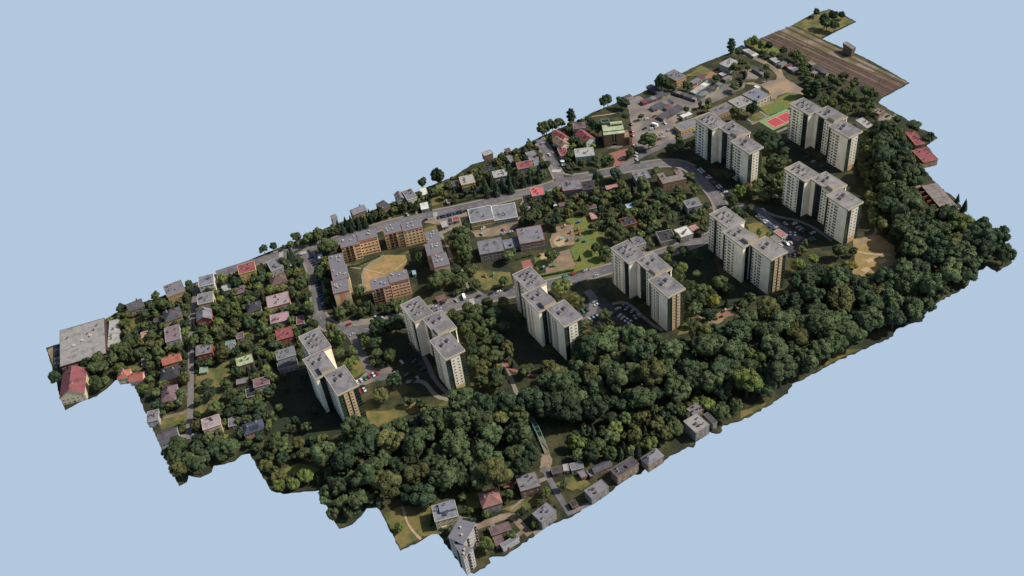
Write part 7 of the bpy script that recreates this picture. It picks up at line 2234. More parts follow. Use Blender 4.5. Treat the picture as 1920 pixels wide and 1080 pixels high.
SHRUBS = [
(30.3,57.3,1.5,''),
(-0.2,162.6,1.5,''),
(101.7,7.2,1.5,'o'),
(-107.0,56.5,1.5,'k'),
(-157.5,168.9,1.5,'o'),
(-256.5,68.9,1.5,'l'),
(-174.4,-145.1,1.5,'k'),
(50.6,12.7,1.5,'k'),
(-260.3,136.3,1.5,''),
(-205.8,95.0,1.5,'o'),
(-211.8,100.5,1.5,'o'),
(186.7,39.2,1.5,''),
(14.4,64.8,1.5,''),
(-314.1,119.6,1.5,'o'),
(-166.2,-145.7,1.5,'k'),
(-243.2,134.3,1.5,'l'),
(-270.9,113.9,1.4,'k'),
(-35.3,165.6,1.4,'k'),
(92.8,154.7,1.4,''),
(-94.3,6.0,1.4,''),
(-231.7,107.6,1.4,'o'),
(-80.4,-130.5,1.4,''),
(-322.3,96.7,1.4,'o'),
(79.6,51.6,1.4,'k'),
(58.8,67.3,1.4,'l'),
(-257.6,-62.6,1.4,''),
(67.1,50.2,1.4,'l'),
(-212.2,-140.9,1.4,''),
(-326.2,108.4,1.4,'o'),
(-150.0,-164.8,1.4,''),
(-47.8,-35.7,1.4,'l'),
(-200.6,112.7,1.4,''),
(-254.6,56.0,1.4,''),
(305.5,123.5,1.4,'o'),
(-111.3,-44.4,1.4,'l'),
(-114.1,-141.6,1.4,'o'),
(-166.3,68.7,1.4,'o'),
(33.5,170.0,1.4,'k'),
(209.0,-68.4,1.4,'o'),
(-103.2,11.2,1.4,'o'),
(-94.5,38.2,1.4,'l'),
(-82.5,57.7,1.4,'l'),
(-45.4,166.8,1.4,'o'),
(-220.0,59.0,1.4,'l'),
(-147.9,-150.4,1.4,''),
(-168.8,124.4,1.4,'k'),
(-201.2,143.8,1.4,''),
(24.1,21.3,1.4,'k'),
(-198.6,138.6,1.4,''),
(-161.4,128.2,1.4,'o'),
(-91.9,43.3,1.4,''),
(-155.7,145.4,1.4,'k'),
(-172.7,132.5,1.4,''),
(-289.8,27.9,1.4,'o'),
(-110.8,170.2,1.4,''),
(78.0,-6.9,1.3,'k'),
(-74.6,72.9,1.3,'k'),
(-231.9,146.5,1.3,''),
(8.2,79.6,1.3,''),
(-227.7,140.5,1.3,'l'),
(91.8,147.1,1.3,'l'),
(-235.6,83.2,1.3,''),
(-253.1,74.1,1.3,'l'),
(76.7,21.4,1.3,'o'),
(292.8,31.9,1.3,''),
(-276.1,44.0,1.3,'l'),
(-276.0,94.4,1.3,''),
(-78.1,93.4,1.3,'l'),
(-106.2,-151.4,1.3,'k'),
(302.0,56.9,1.3,'l'),
(-261.2,49.3,1.3,''),
(-283.3,162.4,1.3,'k'),
(210.9,-67.6,1.3,'k'),
(-220.9,71.9,1.3,''),
(311.7,71.5,1.3,'k'),
(70.8,132.2,1.3,''),
(-330.7,153.5,1.3,''),
(-296.5,156.4,1.3,''),
(-3.9,90.8,1.3,''),
(-298.6,165.6,1.3,'k'),
(28.2,169.5,1.3,'k'),
(-271.1,91.2,1.3,'k'),
(-235.4,65.3,1.3,'o'),
(-217.2,118.6,1.3,''),
(-95.3,-155.2,1.3,'o'),
(-71.1,-135.0,1.3,''),
(184.5,27.8,1.2,'k'),
(-89.0,159.0,1.2,''),
(157.8,-15.1,1.2,''),
(34.6,70.4,1.2,'o'),
(302.4,77.6,1.2,'o'),
(65.3,173.0,1.2,''),
(-108.1,-125.0,1.2,'l'),
(-81.6,94.4,1.2,''),
(-194.9,-133.2,1.2,''),
(-69.4,-137.6,1.2,''),
(-93.7,163.7,1.2,''),
(76.0,154.0,1.2,'o'),
(74.4,27.1,1.2,'k'),
(-277.0,11.9,1.2,''),
(94.2,167.7,1.2,'o'),
(-184.9,44.6,1.2,'l'),
(55.7,19.8,1.2,'o'),
(182.6,27.9,1.2,''),
(4.7,137.1,1.2,'o'),
(-306.7,78.1,1.2,'k'),
(300.9,35.1,1.2,'k'),
(-13.8,159.5,1.2,'l'),
(310.9,90.8,1.2,''),
(-320.4,11.3,1.2,''),
(-275.7,109.3,1.2,''),
(303.6,114.0,1.2,'o'),
(-106.6,2.7,1.2,'l'),
(-307.1,146.7,1.2,''),
(189.6,-95.7,1.2,'o'),
(303.9,47.0,1.2,''),
(-29.4,-70.0,1.2,'k'),
(-319.8,17.8,1.2,'k'),
(-93.5,-14.7,1.2,'l'),
(-205.3,112.4,1.2,''),
(-272.1,-54.0,1.2,'k'),
(-49.0,142.8,1.2,''),
(-32.2,159.3,1.2,'k'),
(33.7,-91.9,1.2,''),
(294.4,80.0,1.2,''),
(-300.5,68.0,1.2,'k'),
(-26.1,-154.8,1.2,'l'),
(-205.0,-146.5,1.2,''),
(218.2,-50.5,1.2,''),
(-230.6,85.2,1.2,''),
(291.7,37.1,1.2,''),
(-150.7,166.0,1.2,'l'),
(-263.6,121.2,1.2,'o'),
(-263.3,52.6,1.2,'k'),
(-105.3,-15.8,1.2,''),
(-234.8,165.4,1.2,''),
(-290.2,175.3,1.2,'k'),
(-260.6,-55.6,1.1,'l'),
(-118.6,-12.8,1.1,'l'),
(-8.5,153.6,1.1,'l'),
(-28.3,157.9,1.1,''),
(-6.1,152.1,1.1,''),
(-120.5,-132.1,1.1,''),
(55.9,122.5,1.1,''),
(-276.7,-7.3,1.1,'k'),
(-326.9,20.1,1.1,''),
(-274.3,62.9,1.1,'l'),
(-302.0,63.4,1.1,'o'),
(-45.0,-156.8,1.1,'k'),
(-86.2,159.1,1.1,''),
(-264.3,-61.6,1.1,''),
(-329.4,13.9,1.1,''),
(-248.9,74.1,1.1,''),
(-194.5,158.0,1.1,'o'),
(-313.2,153.9,1.1,'o'),
(46.9,51.8,1.1,''),
(74.8,11.8,1.1,'k'),
(29.6,28.4,1.1,''),
(-199.0,160.9,1.1,'o'),
(49.5,26.6,1.1,'o'),
(-115.1,170.8,1.1,''),
(176.8,27.6,1.1,''),
(20.8,99.1,1.1,'k'),
(-282.7,-50.6,1.1,''),
(-249.0,77.6,1.1,'l'),
(80.3,8.4,1.1,'k'),
(-243.7,69.1,1.1,'o'),
(-189.3,140.0,1.1,''),
(-28.6,168.9,1.1,''),
(84.1,154.2,1.1,''),
(-33.1,-71.2,1.1,'k'),
(186.3,31.3,1.1,''),
(-280.3,-20.7,1.1,''),
(-263.8,156.6,1.1,'l'),
(-275.0,106.8,1.1,'o'),
(-319.4,120.3,1.1,'o'),
(-150.9,-152.2,1.1,''),
(-283.4,14.9,1.1,'k'),
(5.1,167.2,1.1,''),
(-282.9,117.1,1.1,'l'),
(-180.8,38.7,1.1,'o'),
(40.7,11.7,1.1,''),
(-176.8,120.1,1.1,'o'),
(66.0,147.9,1.1,'o'),
(20.2,89.3,1.1,'l'),
(-228.1,83.8,1.1,'l'),
(54.1,17.9,1.0,''),
(-14.9,154.1,1.0,'l'),
(49.1,-95.6,1.0,''),
(-272.0,-26.3,1.0,''),
(301.5,53.9,1.0,''),
(-317.2,74.2,1.0,'o'),
(-161.2,64.1,1.0,'l'),
(70.9,165.6,1.0,'k'),
(-50.1,-144.3,1.0,''),
(-235.8,150.6,1.0,''),
(51.5,45.1,1.0,''),
(147.6,2.8,1.0,''),
(-88.9,41.4,1.0,''),
(-130.9,-53.3,1.0,''),
(-65.3,158.7,1.0,'k'),
(-314.3,31.7,1.0,'k'),
(-215.0,126.7,1.0,''),
(-91.5,81.6,1.0,''),
(-337.2,114.6,1.0,'l'),
(-66.0,-124.0,1.0,'o'),
(-154.0,58.5,1.0,'k'),
(-244.5,123.7,1.0,'k'),
(305.6,37.0,1.0,''),
(26.5,25.1,1.0,'o'),
(-264.9,158.1,1.0,''),
(-286.5,100.4,1.0,'l'),
(34.7,-70.2,1.0,'o'),
(-75.2,158.3,1.0,'o'),
(-308.8,135.6,1.0,''),
(0.7,81.3,1.0,'o'),
(-316.4,105.9,1.0,''),
(-65.3,-139.8,1.0,'l'),
(-201.2,-129.0,1.0,''),
(43.6,62.3,1.0,'k'),
(-154.0,168.5,1.0,'o'),
(-315.9,156.0,1.0,'l'),
(296.3,63.2,1.0,'l'),
(6.7,169.5,1.0,''),
(-267.1,134.1,1.0,'o'),
(-262.7,137.1,0.9,''),
(-5.2,168.0,0.9,'l'),
(11.1,134.4,0.9,''),
(-235.4,131.4,0.9,'o'),
(-208.3,88.9,0.9,'o'),
(-84.1,-128.1,0.9,'l'),
(302.8,102.7,0.9,''),
(-312.7,13.5,0.9,'k'),
(-276.3,18.3,0.9,'o'),
(-44.9,-54.6,0.9,''),
(-278.9,45.3,0.9,'o'),
(-268.0,59.4,0.9,'o'),
(-340.1,123.4,0.9,''),
(310.4,55.9,0.9,'o'),
(20.1,133.1,0.9,'k'),
(-124.9,-27.3,0.9,'k'),
(-78.8,62.0,0.9,''),
(-264.3,129.1,0.9,'o'),
(74.7,146.4,0.9,''),
(-103.7,51.1,0.9,''),
(-123.6,168.1,0.9,''),
(-204.0,91.3,0.9,'o'),
(72.6,55.2,0.9,'o'),
(-259.4,-0.4,0.9,''),
(183.0,16.2,0.9,'k'),
(67.3,24.9,0.9,'l'),
(-223.7,137.5,0.9,'o'),
(-123.9,-137.4,0.9,'o'),
(-274.0,116.3,0.9,'o'),
(-314.7,74.6,0.9,''),
(-316.7,150.7,0.9,''),
(-189.0,170.3,0.9,''),
(28.5,163.4,0.9,'k'),
(303.3,97.2,0.9,'k'),
(-248.4,92.7,0.9,''),
(-72.7,-147.5,0.9,'l'),
(75.8,150.6,0.9,''),
(-184.1,87.1,0.9,'k'),
(-163.5,125.2,0.9,'l'),
(306.5,42.0,0.9,'o'),
(51.6,39.7,0.9,'o'),
(-9.8,133.6,0.8,'o'),
(-223.4,79.8,0.8,'k'),
(-165.1,135.8,0.8,''),
(192.4,13.1,0.8,'k'),
(-265.6,163.9,0.8,'o'),
(-313.0,144.1,0.8,'k'),
(-118.7,-132.5,0.8,''),
(-254.0,32.7,0.8,''),
(-114.3,164.2,0.8,'l'),
(203.5,-76.6,0.8,'l'),
(-165.2,-158.1,0.8,''),
(20.4,97.7,0.8,'o'),
(287.3,66.5,0.8,''),
(-91.9,169.3,0.8,'o'),
(169.9,25.7,0.8,'l'),
(-251.0,-35.4,0.8,''),
(43.5,3.8,0.8,'o'),
(-200.7,131.8,0.8,''),
(-295.4,154.6,0.8,''),
(290.9,59.0,0.8,''),
(-109.0,4.1,0.8,''),
(98.2,2.7,0.8,''),
(290.9,55.9,0.8,'k'),
(-251.8,137.4,0.8,'')]
FOREST = [(-251.8, -41.2), (-235.2, -38.0), (-214.7, -44.0), (-194.0, -50.0), (-169.0, -55.8), (-146.9, -67.4), (-133.5, -79.5), (-111.1, -85.0), (-96.3, -73.8), (-82.5, -79.1), (-63.9, -71.1), (-36.5, -70.3), (-20.0, -91.3), (-3.7, -105.5), (11.7, -109.4), (34.3, -113.3), (55.0, -114.3), (85.8, -107.4), (115.2, -108.4), (131.9, -122.8), (156.5, -129.4), (171.8, -130.0), (194.5, -108.8), (204.5, -83.7), (230.0, -51.0), (255.3, -23.7), (281.4, -4.5), (265.8, -42.3), (227.7, -93.7), (226.2, -105.3), (239.1, -124.0), (241.5, -146.1), (230.0, -171.8), (217.7, -166.0), (183.5, -172.1), (147.2, -176.6), (128.1, -170.8), (103.9, -170.1), (86.3, -168.2), (58.5, -167.3), (27.8, -170.3), (2.2, -168.7), (-16.5, -149.1), (-46.1, -131.2), (-77.4, -121.4), (-97.8, -120.5), (-106.4, -108.6), (-115.8, -107.3), (-126.0, -94.2), (-139.7, -122.4), (-153.9, -132.7), (-182.6, -129.5), (-199.7, -119.7), (-223.1, -107.8), (-240.3, -98.0), (-263.2, -100.8), (-264.5, -70.9)]
LANDMARKS = [
(-236.0, 7.1, 'in front of the tower by the grey flat house'),
(-200.0, 12.1, 'behind the tower by the grey flat house'),
(-165.0, -7.0, 'in front of the tower with the drive lot'),
(-129.0, -2.0, 'behind the tower with the drive lot'),
(-86.1, -27.9, 'in front of the tower by the play yards'),
(-50.1, -22.9, 'behind the tower by the play yards'),
(-14.7, -46.7, 'in front of the tower by the white roofed shop'),
(21.3, -41.7, 'behind the tower by the white roofed shop'),
(64.6, -59.5, 'in front of the tower by the coral garage'),
(100.6, -54.5, 'behind the tower by the coral garage'),
(137.6, 47.0, 'in front of the tower by the long workshop'),
(173.6, 52.0, 'behind the tower by the long workshop'),
(210.8, 14.5, 'in front of the tower by the sports court'),
(246.8, 19.5, 'behind the tower by the sports court'),
(144.9, -51.0, 'in front of the tower by the sand squares'),
(180.9, -46.0, 'behind the tower by the sand squares'),
(-318.8, 65.2, 'near the mauve brown hipped house on the narrow lane'),
(-263.8, 64.6, 'near the house with pale green roof among dark conifers'),
(31.3, 150.7, 'near the grey flat roofed house beside the side street'),
(86.5, 159.5, 'near the mauve roofed house behind the mint walled one'),
(101.5, 128.7, 'near the brown brick church'),
(-128.8, -111.6, 'beside the green footbridge'),
(324.6, 151.7, 'beside the railway tracks'),
(314.7, 33.7, 'at the end of the railway bed'),
(383.8, 170.5, 'beyond the railway tracks'),
(-132.6, 99.9, 'in the dry courtyard of the orange blocks'),
(-2.9, 47.6, 'around the play yards'),
(233.6, 79.9, 'beside the red sports court'),
(155.4, 123.6, 'on the dusty car park'),
(-187.1, 110.6, 'along the parked street'),
(33.6, 119.1, 'at the road junction'),
(245.8, -108.2, 'by the garage terrace'),
(231.8, -154.2, 'at the far tip of the wood'),
(158.9, -170.6, 'in the wood along the straight cut edge'),
(86.3, -168.2, 'in the wood by the shaded huts'),
(24.5, -158.9, 'by the grass strip on the cut edge'),
(-232.4, -81.3, 'in the wood by the meadow notch'),
(-187.1, -103.7, 'in the wood behind the terracotta roof'),
(-271.2, -43.1, 'in the thicket by the cut notch')]
DRIVES = [
([(-307.0,87.3),(-300.8,85.4)],2.8,'paving'),
([(-314.4,66.2),(-307.8,64.0)],2.8,'asphaltlt'),
([(-331.0,53.4),(-313.4,47.4)],2.8,'dirt'),
([(-325.1,28.9),(-321.2,27.2)],2.8,'paving'),
([(-307.6,19.3),(-318.4,23.8)],2.8,'asphaltlt'),
([(-289.2,91.3),(-294.3,92.9)],2.8,'dirt'),
([(-275.8,171.7),(-270.3,169.2)],2.8,'paving'),
([(-264.0,164.5),(-267.0,166.3)],2.8,'asphaltlt'),
([(-270.9,144.8),(-275.4,146.6)],2.8,'dirt'),
([(-277.7,126.8),(-282.4,128.4)],2.8,'paving'),
([(-286.6,144.5),(-281.4,142.4)],2.8,'asphaltlt'),
([(-293.7,122.7),(-289.0,121.0)],2.8,'dirt'),
([(-303.1,101.8),(-296.3,99.6)],2.8,'paving'),
([(-229.9,161.2),(-228.2,171.3)],2.8,'asphaltlt'),
([(-207.9,155.3),(-204.0,166.3)],2.8,'dirt'),
([(-121.8,170.2),(-124.0,156.1)],2.8,'paving'),
([(-103.6,162.2),(-105.9,151.9)],2.8,'asphaltlt'),
([(-79.5,161.0),(-84.0,145.6)],2.8,'dirt'),
([(4.4,106.3),(5.2,109.1)],2.8,'paving'),
([(29.2,94.9),(33.1,105.0)],2.8,'asphaltlt'),
([(41.4,85.7),(46.8,99.9)],2.8,'dirt'),
([(-49.0,112.7),(-46.2,123.0)],2.8,'paving'),
([(-31.0,106.2),(-27.8,118.0)],2.8,'asphaltlt'),
([(34.9,151.7),(43.1,149.4)],2.8,'dirt'),
([(62.3,157.6),(53.1,160.1)],2.8,'paving'),
([(57.6,149.5),(50.7,151.3)],2.8,'asphaltlt'),
([(52.8,138.5),(47.6,140.0)],2.8,'dirt'),
([(84.4,72.5),(89.0,83.7)],2.8,'paving'),
([(108.4,52.7),(123.2,51.3)],2.8,'asphaltlt'),
([(98.4,10.4),(109.4,1.1)],2.8,'dirt'),
([(174.3,92.7),(170.8,89.7)],2.8,'paving'),
([(69.6,-15.5),(69.0,-18.3)],2.8,'asphaltlt'),
([(56.6,-11.1),(55.7,-15.9)],2.8,'dirt'),
([(34.6,-2.4),(32.5,-11.2)],2.8,'paving'),
([(-203.0,-136.2),(-195.1,-145.7)],2.8,'asphaltlt'),
([(-179.7,-146.5),(-180.5,-150.5)],2.8,'dirt'),
([(-151.8,-142.4),(-143.5,-143.7)],2.8,'paving'),
([(-189.2,-158.6),(-187.9,-152.9)],2.8,'asphaltlt'),
([(-186.0,-169.4),(-175.9,-168.2)],2.8,'dirt'),
([(-163.6,-172.4),(-171.3,-173.4)],2.8,'paving'),
([(-128.8,-175.2),(-144.8,-173.7)],2.8,'asphaltlt')]
# ------------------------------------------------------------------ ground, sheets, roads
GP = rough(OUTLINE, 2.2, lambda a, b: .8 if (a[1] < -40 and a[0] > -230) else .4)     # the wooded cut is ragged, the others straight
tris = tessellate_polygon([[Vector((x, y, 0)) for x, y in GP]]); n = len(GP)
area = sum(GP[i-1][0]*GP[i][1]-GP[i][0]*GP[i-1][1] for i in range(n)); sgn = 1 if area > 0 else -1
fs = []
for a, b, c in tris:
    cr = (GP[b][0]-GP[a][0])*(GP[c][1]-GP[a][1])-(GP[c][0]-GP[a][0])*(GP[b][1]-GP[a][1])
    t = (a, b, c) if cr > 0 else (a, c, b); fs.append(t); fs.append((t[0]+n, t[2]+n, t[1]+n))
nt_ = len(fs)
for i in range(n):
    j = (i+1) % n; fs.append((i, i+n, j+n, j) if sgn > 0 else (i, j, j+n, i+n))
me = bpy.data.meshes.new('ground'); me.from_pydata([(x, y, 0) for x, y in GP]+[(x, y, -.9) for x, y in GP], [], fs)
me.materials.append(GM['ground']); me.materials.append(M_SOIL)
me.polygons.foreach_set('material_index', [0]*nt_+[1]*n); me.update(); link('ground', me, kind='structure')
SN = dict(straw='dry_lawn', shadelawn='shade_painted_lawn', shadeasphalt='car_park', lawn='lawn', drylawn='dry_lawn', sand='play_yard', palesand='sand_pit', dirt='dirt_yard', yard='dusty_yard', asphalt='car_park', redpave='brick_forecourt', sanddirt='sandy_yard', reddirt='red_dirt_patch', ballast='railway_bed', greyballast='railway_embankment')
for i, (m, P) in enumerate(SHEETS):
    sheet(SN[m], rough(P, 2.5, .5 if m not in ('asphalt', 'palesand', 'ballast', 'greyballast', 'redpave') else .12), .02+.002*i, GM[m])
def smooth(P, it=2):
    for _ in range(it):
        Q = [P[0]]
        for a, b in zip(P, P[1:]): Q += [(a[0]*.75+b[0]*.25, a[1]*.75+b[1]*.25), (a[0]*.25+b[0]*.75, a[1]*.25+b[1]*.75)]
        P = Q+[P[-1]]
    return P
def offs(P, d):
    out = []
    for i, p in enumerate(P):
        a = P[max(0, i-1)]; b = P[min(len(P)-1, i+1)]; L = math.hypot(b[0]-a[0], b[1]-a[1]) or 1
        out.append((p[0]-(b[1]-a[1])/L*d, p[1]+(b[0]-a[0])/L*d))
    return out
def strip(name, P, w, z, m, kind='structure', edge=0.):
    l = offs(P, w/2); r = offs(P, -w/2); me = bpy.data.meshes.new(name); k = len(P)
    if edge:
        l = [(x+rng.uniform(-edge, edge), y+rng.uniform(-edge, edge)) for x, y in l]; r = [(x+rng.uniform(-edge, edge), y+rng.uniform(-edge, edge)) for x, y in r]
    me.from_pydata([(x, y, z) for x, y in l]+[(x, y, z) for x, y in r], [], [(i, i+k, i+k+1, i+1) for i in range(k-1)]); me.materials.append(m); me.update()
    return link(name, me, kind=kind)
mk = MB()
for i, (nm, m, w, P) in enumerate(ROADS):
    S = smooth(P); strip(nm, S, w, .18+.002*i, GM[m], edge=.25 if nm == 'path' else .1)
    if m == 'asphalt' and w >= 7.5:          # dashed centre line
        acc = 0.
        for a, b in zip(S, S[1:]):
            L = math.hypot(b[0]-a[0], b[1]-a[1]); ux, uy = (b[0]-a[0])/L, (b[1]-a[1])/L; p = -acc
            while p < L:
                s0, s1 = max(p, 0), min(p+2.5, L)
                if s1 > s0+.3: mk.quad([(a[0]+ux*s-uy*o, a[1]+uy*s+ux*o, .30) for s, o in ((s0,-.1),(s1,-.1),(s1,.1),(s0,.1))])
                p += 7
            acc = (L-p+7) % 7
for x, y, a in ZEBRAS:
    c, s = math.cos(R(a)), math.sin(R(a))
    for k in range(-4, 5):
        u0 = k*.95
        mk.quad([(x+c*u-s*v, y+s*u+c*v, .305) for u, v in ((u0,-1.7),(u0+.5,-1.7),(u0+.5,1.7),(u0,1.7))])
mk.build('road_marking', M_MARK, kind='structure')
for i, (P, w, m) in enumerate(DRIVES): strip('driveway', P, w, .262+.0002*i, GM[m], edge=.15)
for P in PAVES:
    l, r = offs(P, 1.0), offs(P, -1.0); k = len(P); m = MB()
    for i in range(k-1): m.quad([(*r[i], .34), (*r[i+1], .34), (*l[i+1], .34), (*l[i], .34)]); m.quad([(*r[i], 0), (*r[i+1], 0), (*r[i+1], .34), (*r[i], .34)]); m.quad([(*l[i+1], 0), (*l[i], 0), (*l[i], .34), (*l[i+1], .34)])
    m.build('pavement', GM['paving'], kind='structure')
# sports court
cx0, cy0, cy1, rx0, ry0, ry1 = COURT
def rectm(x0, y0, x1, y1, z, m): mb = MB(); mb.quad([(x0,y0,z),(x1,y0,z),(x1,y1,z),(x0,y1,z)]); return mb
ct = link('sports_court', None, loc=(cx0, cy0, 0), label='red sports court with green surround beside the end tower', cat='sports court')
for nm, m, a in (('surround', M_CGREEN, (0, 0, 32, cy1-cy0, .20)), ('playing_surface', M_CRED, (rx0-cx0, ry0-cy0, 29, ry1-cy0, .215))):
    mb = MB(); mb.box(a[0], a[1], 0, a[2], a[3], a[4]); mb.build(nm, m, ct)
mb = MB(); q0, q1, q2, q3 = rx0-cx0+1, ry0-cy0+1, 28, ry1-cy0-1
for a in ((q0,q1,q2,q1+.2),(q0,q3-.2,q2,q3),(q0,q1,q0+.2,q3),(q2-.2,q1,q2,q3),((q0+q2)/2-.1,q1,(q0+q2)/2+.1,q3)): mb.quad([(a[0],a[1],.225),(a[2],a[1],.225),(a[2],a[3],.225),(a[0],a[3],.225)])
mb.build('court_line', M_WHITE, ct)
for k in range(7):
    mb = MB(); mb.tube((k*32/6, cy1-cy0+.2, 0), (k*32/6, cy1-cy0+.2, 3.2), .07, .07); mb.build('fence_post', M_GREENST, ct)
mb = MB()
for z in (.8, 1.6, 2.4, 3.1): mb.beam((0, cy1-cy0+.2, z), (32, cy1-cy0+.2, z), .05)
mb.build('fence_rail', M_GREENST, ct)
# ------------------------------------------------------------------ windows shared by all buildings
def window_mesh(w, h, nm, frame=M_FRAME):
    m = MB(); f = .1; d = .09       # faces -Y, origin at centre of the wall plane
    m.box(-w/2, -d, -h/2, -w/2+f, .0, h/2); m.box(w/2-f, -d, -h/2, w/2, 0, h/2); m.box(-w/2+f, -d, h/2-f, w/2-f, 0, h/2); m.box(-w/2+f, -d, -h/2, w/2-f, 0, -h/2+f)
    m.quad([(-w/2+f,-.03,-h/2+f),(w/2-f,-.03,-h/2+f),(w/2-f,-.03,h/2-f),(-w/2+f,-.03,h/2-f)], 1)
    return m.mesh(nm, [frame, M_GLASS])
WM = {(w, h): window_mesh(w, h, 'window') for w, h in ((1.7, 1.5), (1.3, 1.3), (1.0, 1.0), (2.2, 1.5), (.8, .9))}
dm = MB(); dm.box(-.55, -.1, 0, .55, 0, 2.1); DOOR = dm.mesh('door', mat('door_paint', (84,66,54), .8, .7, .15))
def put_window(par, x, y, z, face, size=(1.7, 1.5)):
    o = bpy.data.objects.new('window', WM[size]); COL.objects.link(o); o.parent = par; o.location = (x, y, z)
    if face == 'w': o.rotation_euler = (0, 0, R(-90))
    return o
# ------------------------------------------------------------------ tower blocks
TH, SH_, NS = 33.5, 2.75, 11
MW, MD = 14.2, 21.6
def tower_module(t, ox, oy, kind, typ, bei, troof):
    """walls of one stair section; local x east, y north, ox/oy its north-west corner"""
    x0, x1, y1, y0 = ox, ox+MW, oy, oy-MD; zt = TH-1.25; dp = .75
    bays, cols, sbays, ends = {('A', 1): ([(15.2, 21.6)], [1.1, 5.0, 6.6, 9.6, 14.0], [], []), ('B', 1): ([(4., 11.)], [12.4, 15.2], [(9.4, 13.6)], []), ('C', 1): ([(0., 2.4)], [3.5, 6.4, 9.4, 10.9], [(0., 3.6), (10.4, 14.2)], [5.3, 8.7]),
        ('A', -1): ([(5., 8.4)], [1.2, 3.7, 9.6, 12.2], [], []), ('B', -1): ([(0., 2.4)], [3.5, 6.6, 8.1, 11.4], [(2.2, 6.)], []), ('C', -1): ([(0., 2.4)], [3.5, 6.8, 9.4, 10.9], [(0., 3.6), (10.4, 14.2)], [5.3, 8.7])}[(kind, typ)]
    m = MB(); m.box(x0+dp, y0+dp, 0, x1, y1, zt, skip='t')
    # west face: solid lengths between the glazed bays
    d = 0.; segs = []
    for a, b in bays+[(MD, MD)]:
        if a > d: segs.append((d, a))
        d = b
    for a, b in segs: m.box(x0, y1-b+(dp if b >= MD else 0), 0, x0+dp, y1-a, zt, skip='te')
    d = 0.; ss = []
    for a, b in sbays+[(MW, MW)]:
        if a > d: ss.append((d, a))
        d = b
    for a, b in ss: m.box(x0+a, y0, 0, x0+b, y0+dp, zt, mi=(1 if kind == 'C' else 0), skip='tn')
    m.build('wall', [M_TOWER, M_TBEI if bei else M_TEND], t)
    for a, b in bays:
        g = MB(); e = .0 if b < MD else dp
        g.quad([(x0+.5, y1-a, 0), (x0+.5, y1-b+e*0, 0), (x0+.5, y1-b+e*0, zt), (x0+.5, y1-a, zt)])
        for k in range(1, NS+1): g.box(x0+.36, y1-b+.01, k*SH_-.12, x0+.62, y1-a-.01, k*SH_+.1, 1)
        for q in range(1, 3): yy = y1-a-(b-a)*q/3; g.box(x0+.44, yy-.05, .1, x0+.6, yy+.05, zt-.1, 1)
        g.build('glazed_bay', [M_BAY, M_VENTCAP], t)
    for a, b in sbays:
        g = MB(); g.quad([(x0+a, y0+.5, 0), (x0+b, y0+.5, 0), (x0+b, y0+.5, zt), (x0+a, y0+.5, zt)])
        for k in range(1, NS+1): g.box(x0+a+.01, y0+.36, k*SH_-.12, x0+b-.01, y0+.62, k*SH_+.1, 1)
        g.build('glazed_bay', [M_BAYS, M_VENTCAP], t)
    for c in cols:
        for k in range(NS): put_window(t, x0, y1-c, 1.5+k*SH_, 'w', (1.7, 1.5) if c < 13 else (1.3, 1.3))
    for c in ends:
        for k in range(NS): put_window(t, x0+c, y0, 1.5+k*SH_, 's', (1.3, 1.3))
    if kind == 'C':          # recessed dark stair strip or lower plinth cladding
        g = MB()
        if bei: g.box(x0+6.5, y0-.12, .2, x0+7.5, y0, zt-.2)
        else: g.box(x0+3.7, y0-.1, .05, x0+10.3, y0, 5.4)
        g.build('stair_glazing' if bei else 'plinth_cladding', M_CDARK if bei else M_TBEI, t)
    # roof slab with fascia, low rim and vents
    o = .45; r = MB(); r.box(x0-o, y0-o, zt, x1+o, y1+o, TH-.15, 0, top=1)
    for a in ((x0-o, y0-o, x1+o, y0-o+.3), (x0-o, y1+o-.3, x1+o, y1+o), (x0-o, y0-o+.3, x0-o+.3, y1+o-.3), (x1+o-.3, y0-o+.3, x1+o, y1+o-.3)): r.box(a[0], a[1], TH-.15, a[2], a[3], TH+.08, 2)
    ro = r.build('roof', [M_FASC, troof, M_VENT], t)
    s = rng.uniform(-.3, .3)
    spots = [(3.8, -5, 1.0, 1.5), (6.4, -4.3, .8, .9), (9.4, -5.6, 1.1, 1.7), (4.2, -10.4, 1.2, 1.6), (9.6, -10.2, .9, 1.2), (7.2, -15.5, .7, .8), (4.4, -15.2, .8, 1.1), (11.2, -13.4, .6, .7), (6.9, -8., .6, .6)] if kind == 'A' else ([(4.6, -8, 1.1, 2.4), (9.6, -7, 1.1, 2.4), (3.6, -3.2, .9, .9), (11.4, -3.6, .6, .6)] if kind == 'B' else [(4.6, -9, 1.2, 2.8), (9.4, -7.4, 1.2, 2.8), (6.2, -4.6, .6, .6), (11.2, -15.2, .5, .5)])
    for vx, vy, vw, vd in spots:
        v = MB(); hh = rng.uniform(.9, 1.4); v.box(x0+vx-vw/2+s, y1+vy-vd/2, TH-.15, x0+vx+vw/2+s, y1+vy+vd/2, TH+hh); v.box(x0+vx-vw/2+s-.1, y1+vy-vd/2-.1, TH+hh, x0+vx+vw/2+s+.1, y1+vy+vd/2+.1, TH+hh+.15, 1)
        v.build('vent', [M_VENT, M_VENTCAP], ro)
    if kind == 'B':
        sx = x0+.6 if typ > 0 else x1-9.2
        v = MB(); v.box(sx, y0+.6, TH-.15, sx+8.6, y0+6.4, TH+2.3, 0); v.box(sx-.3, y0+.3, TH+2.3, sx+8.9, y0+6.7, TH+2.6, 0, top=1); v.build('stair_house', [M_FASC, troof], ro)
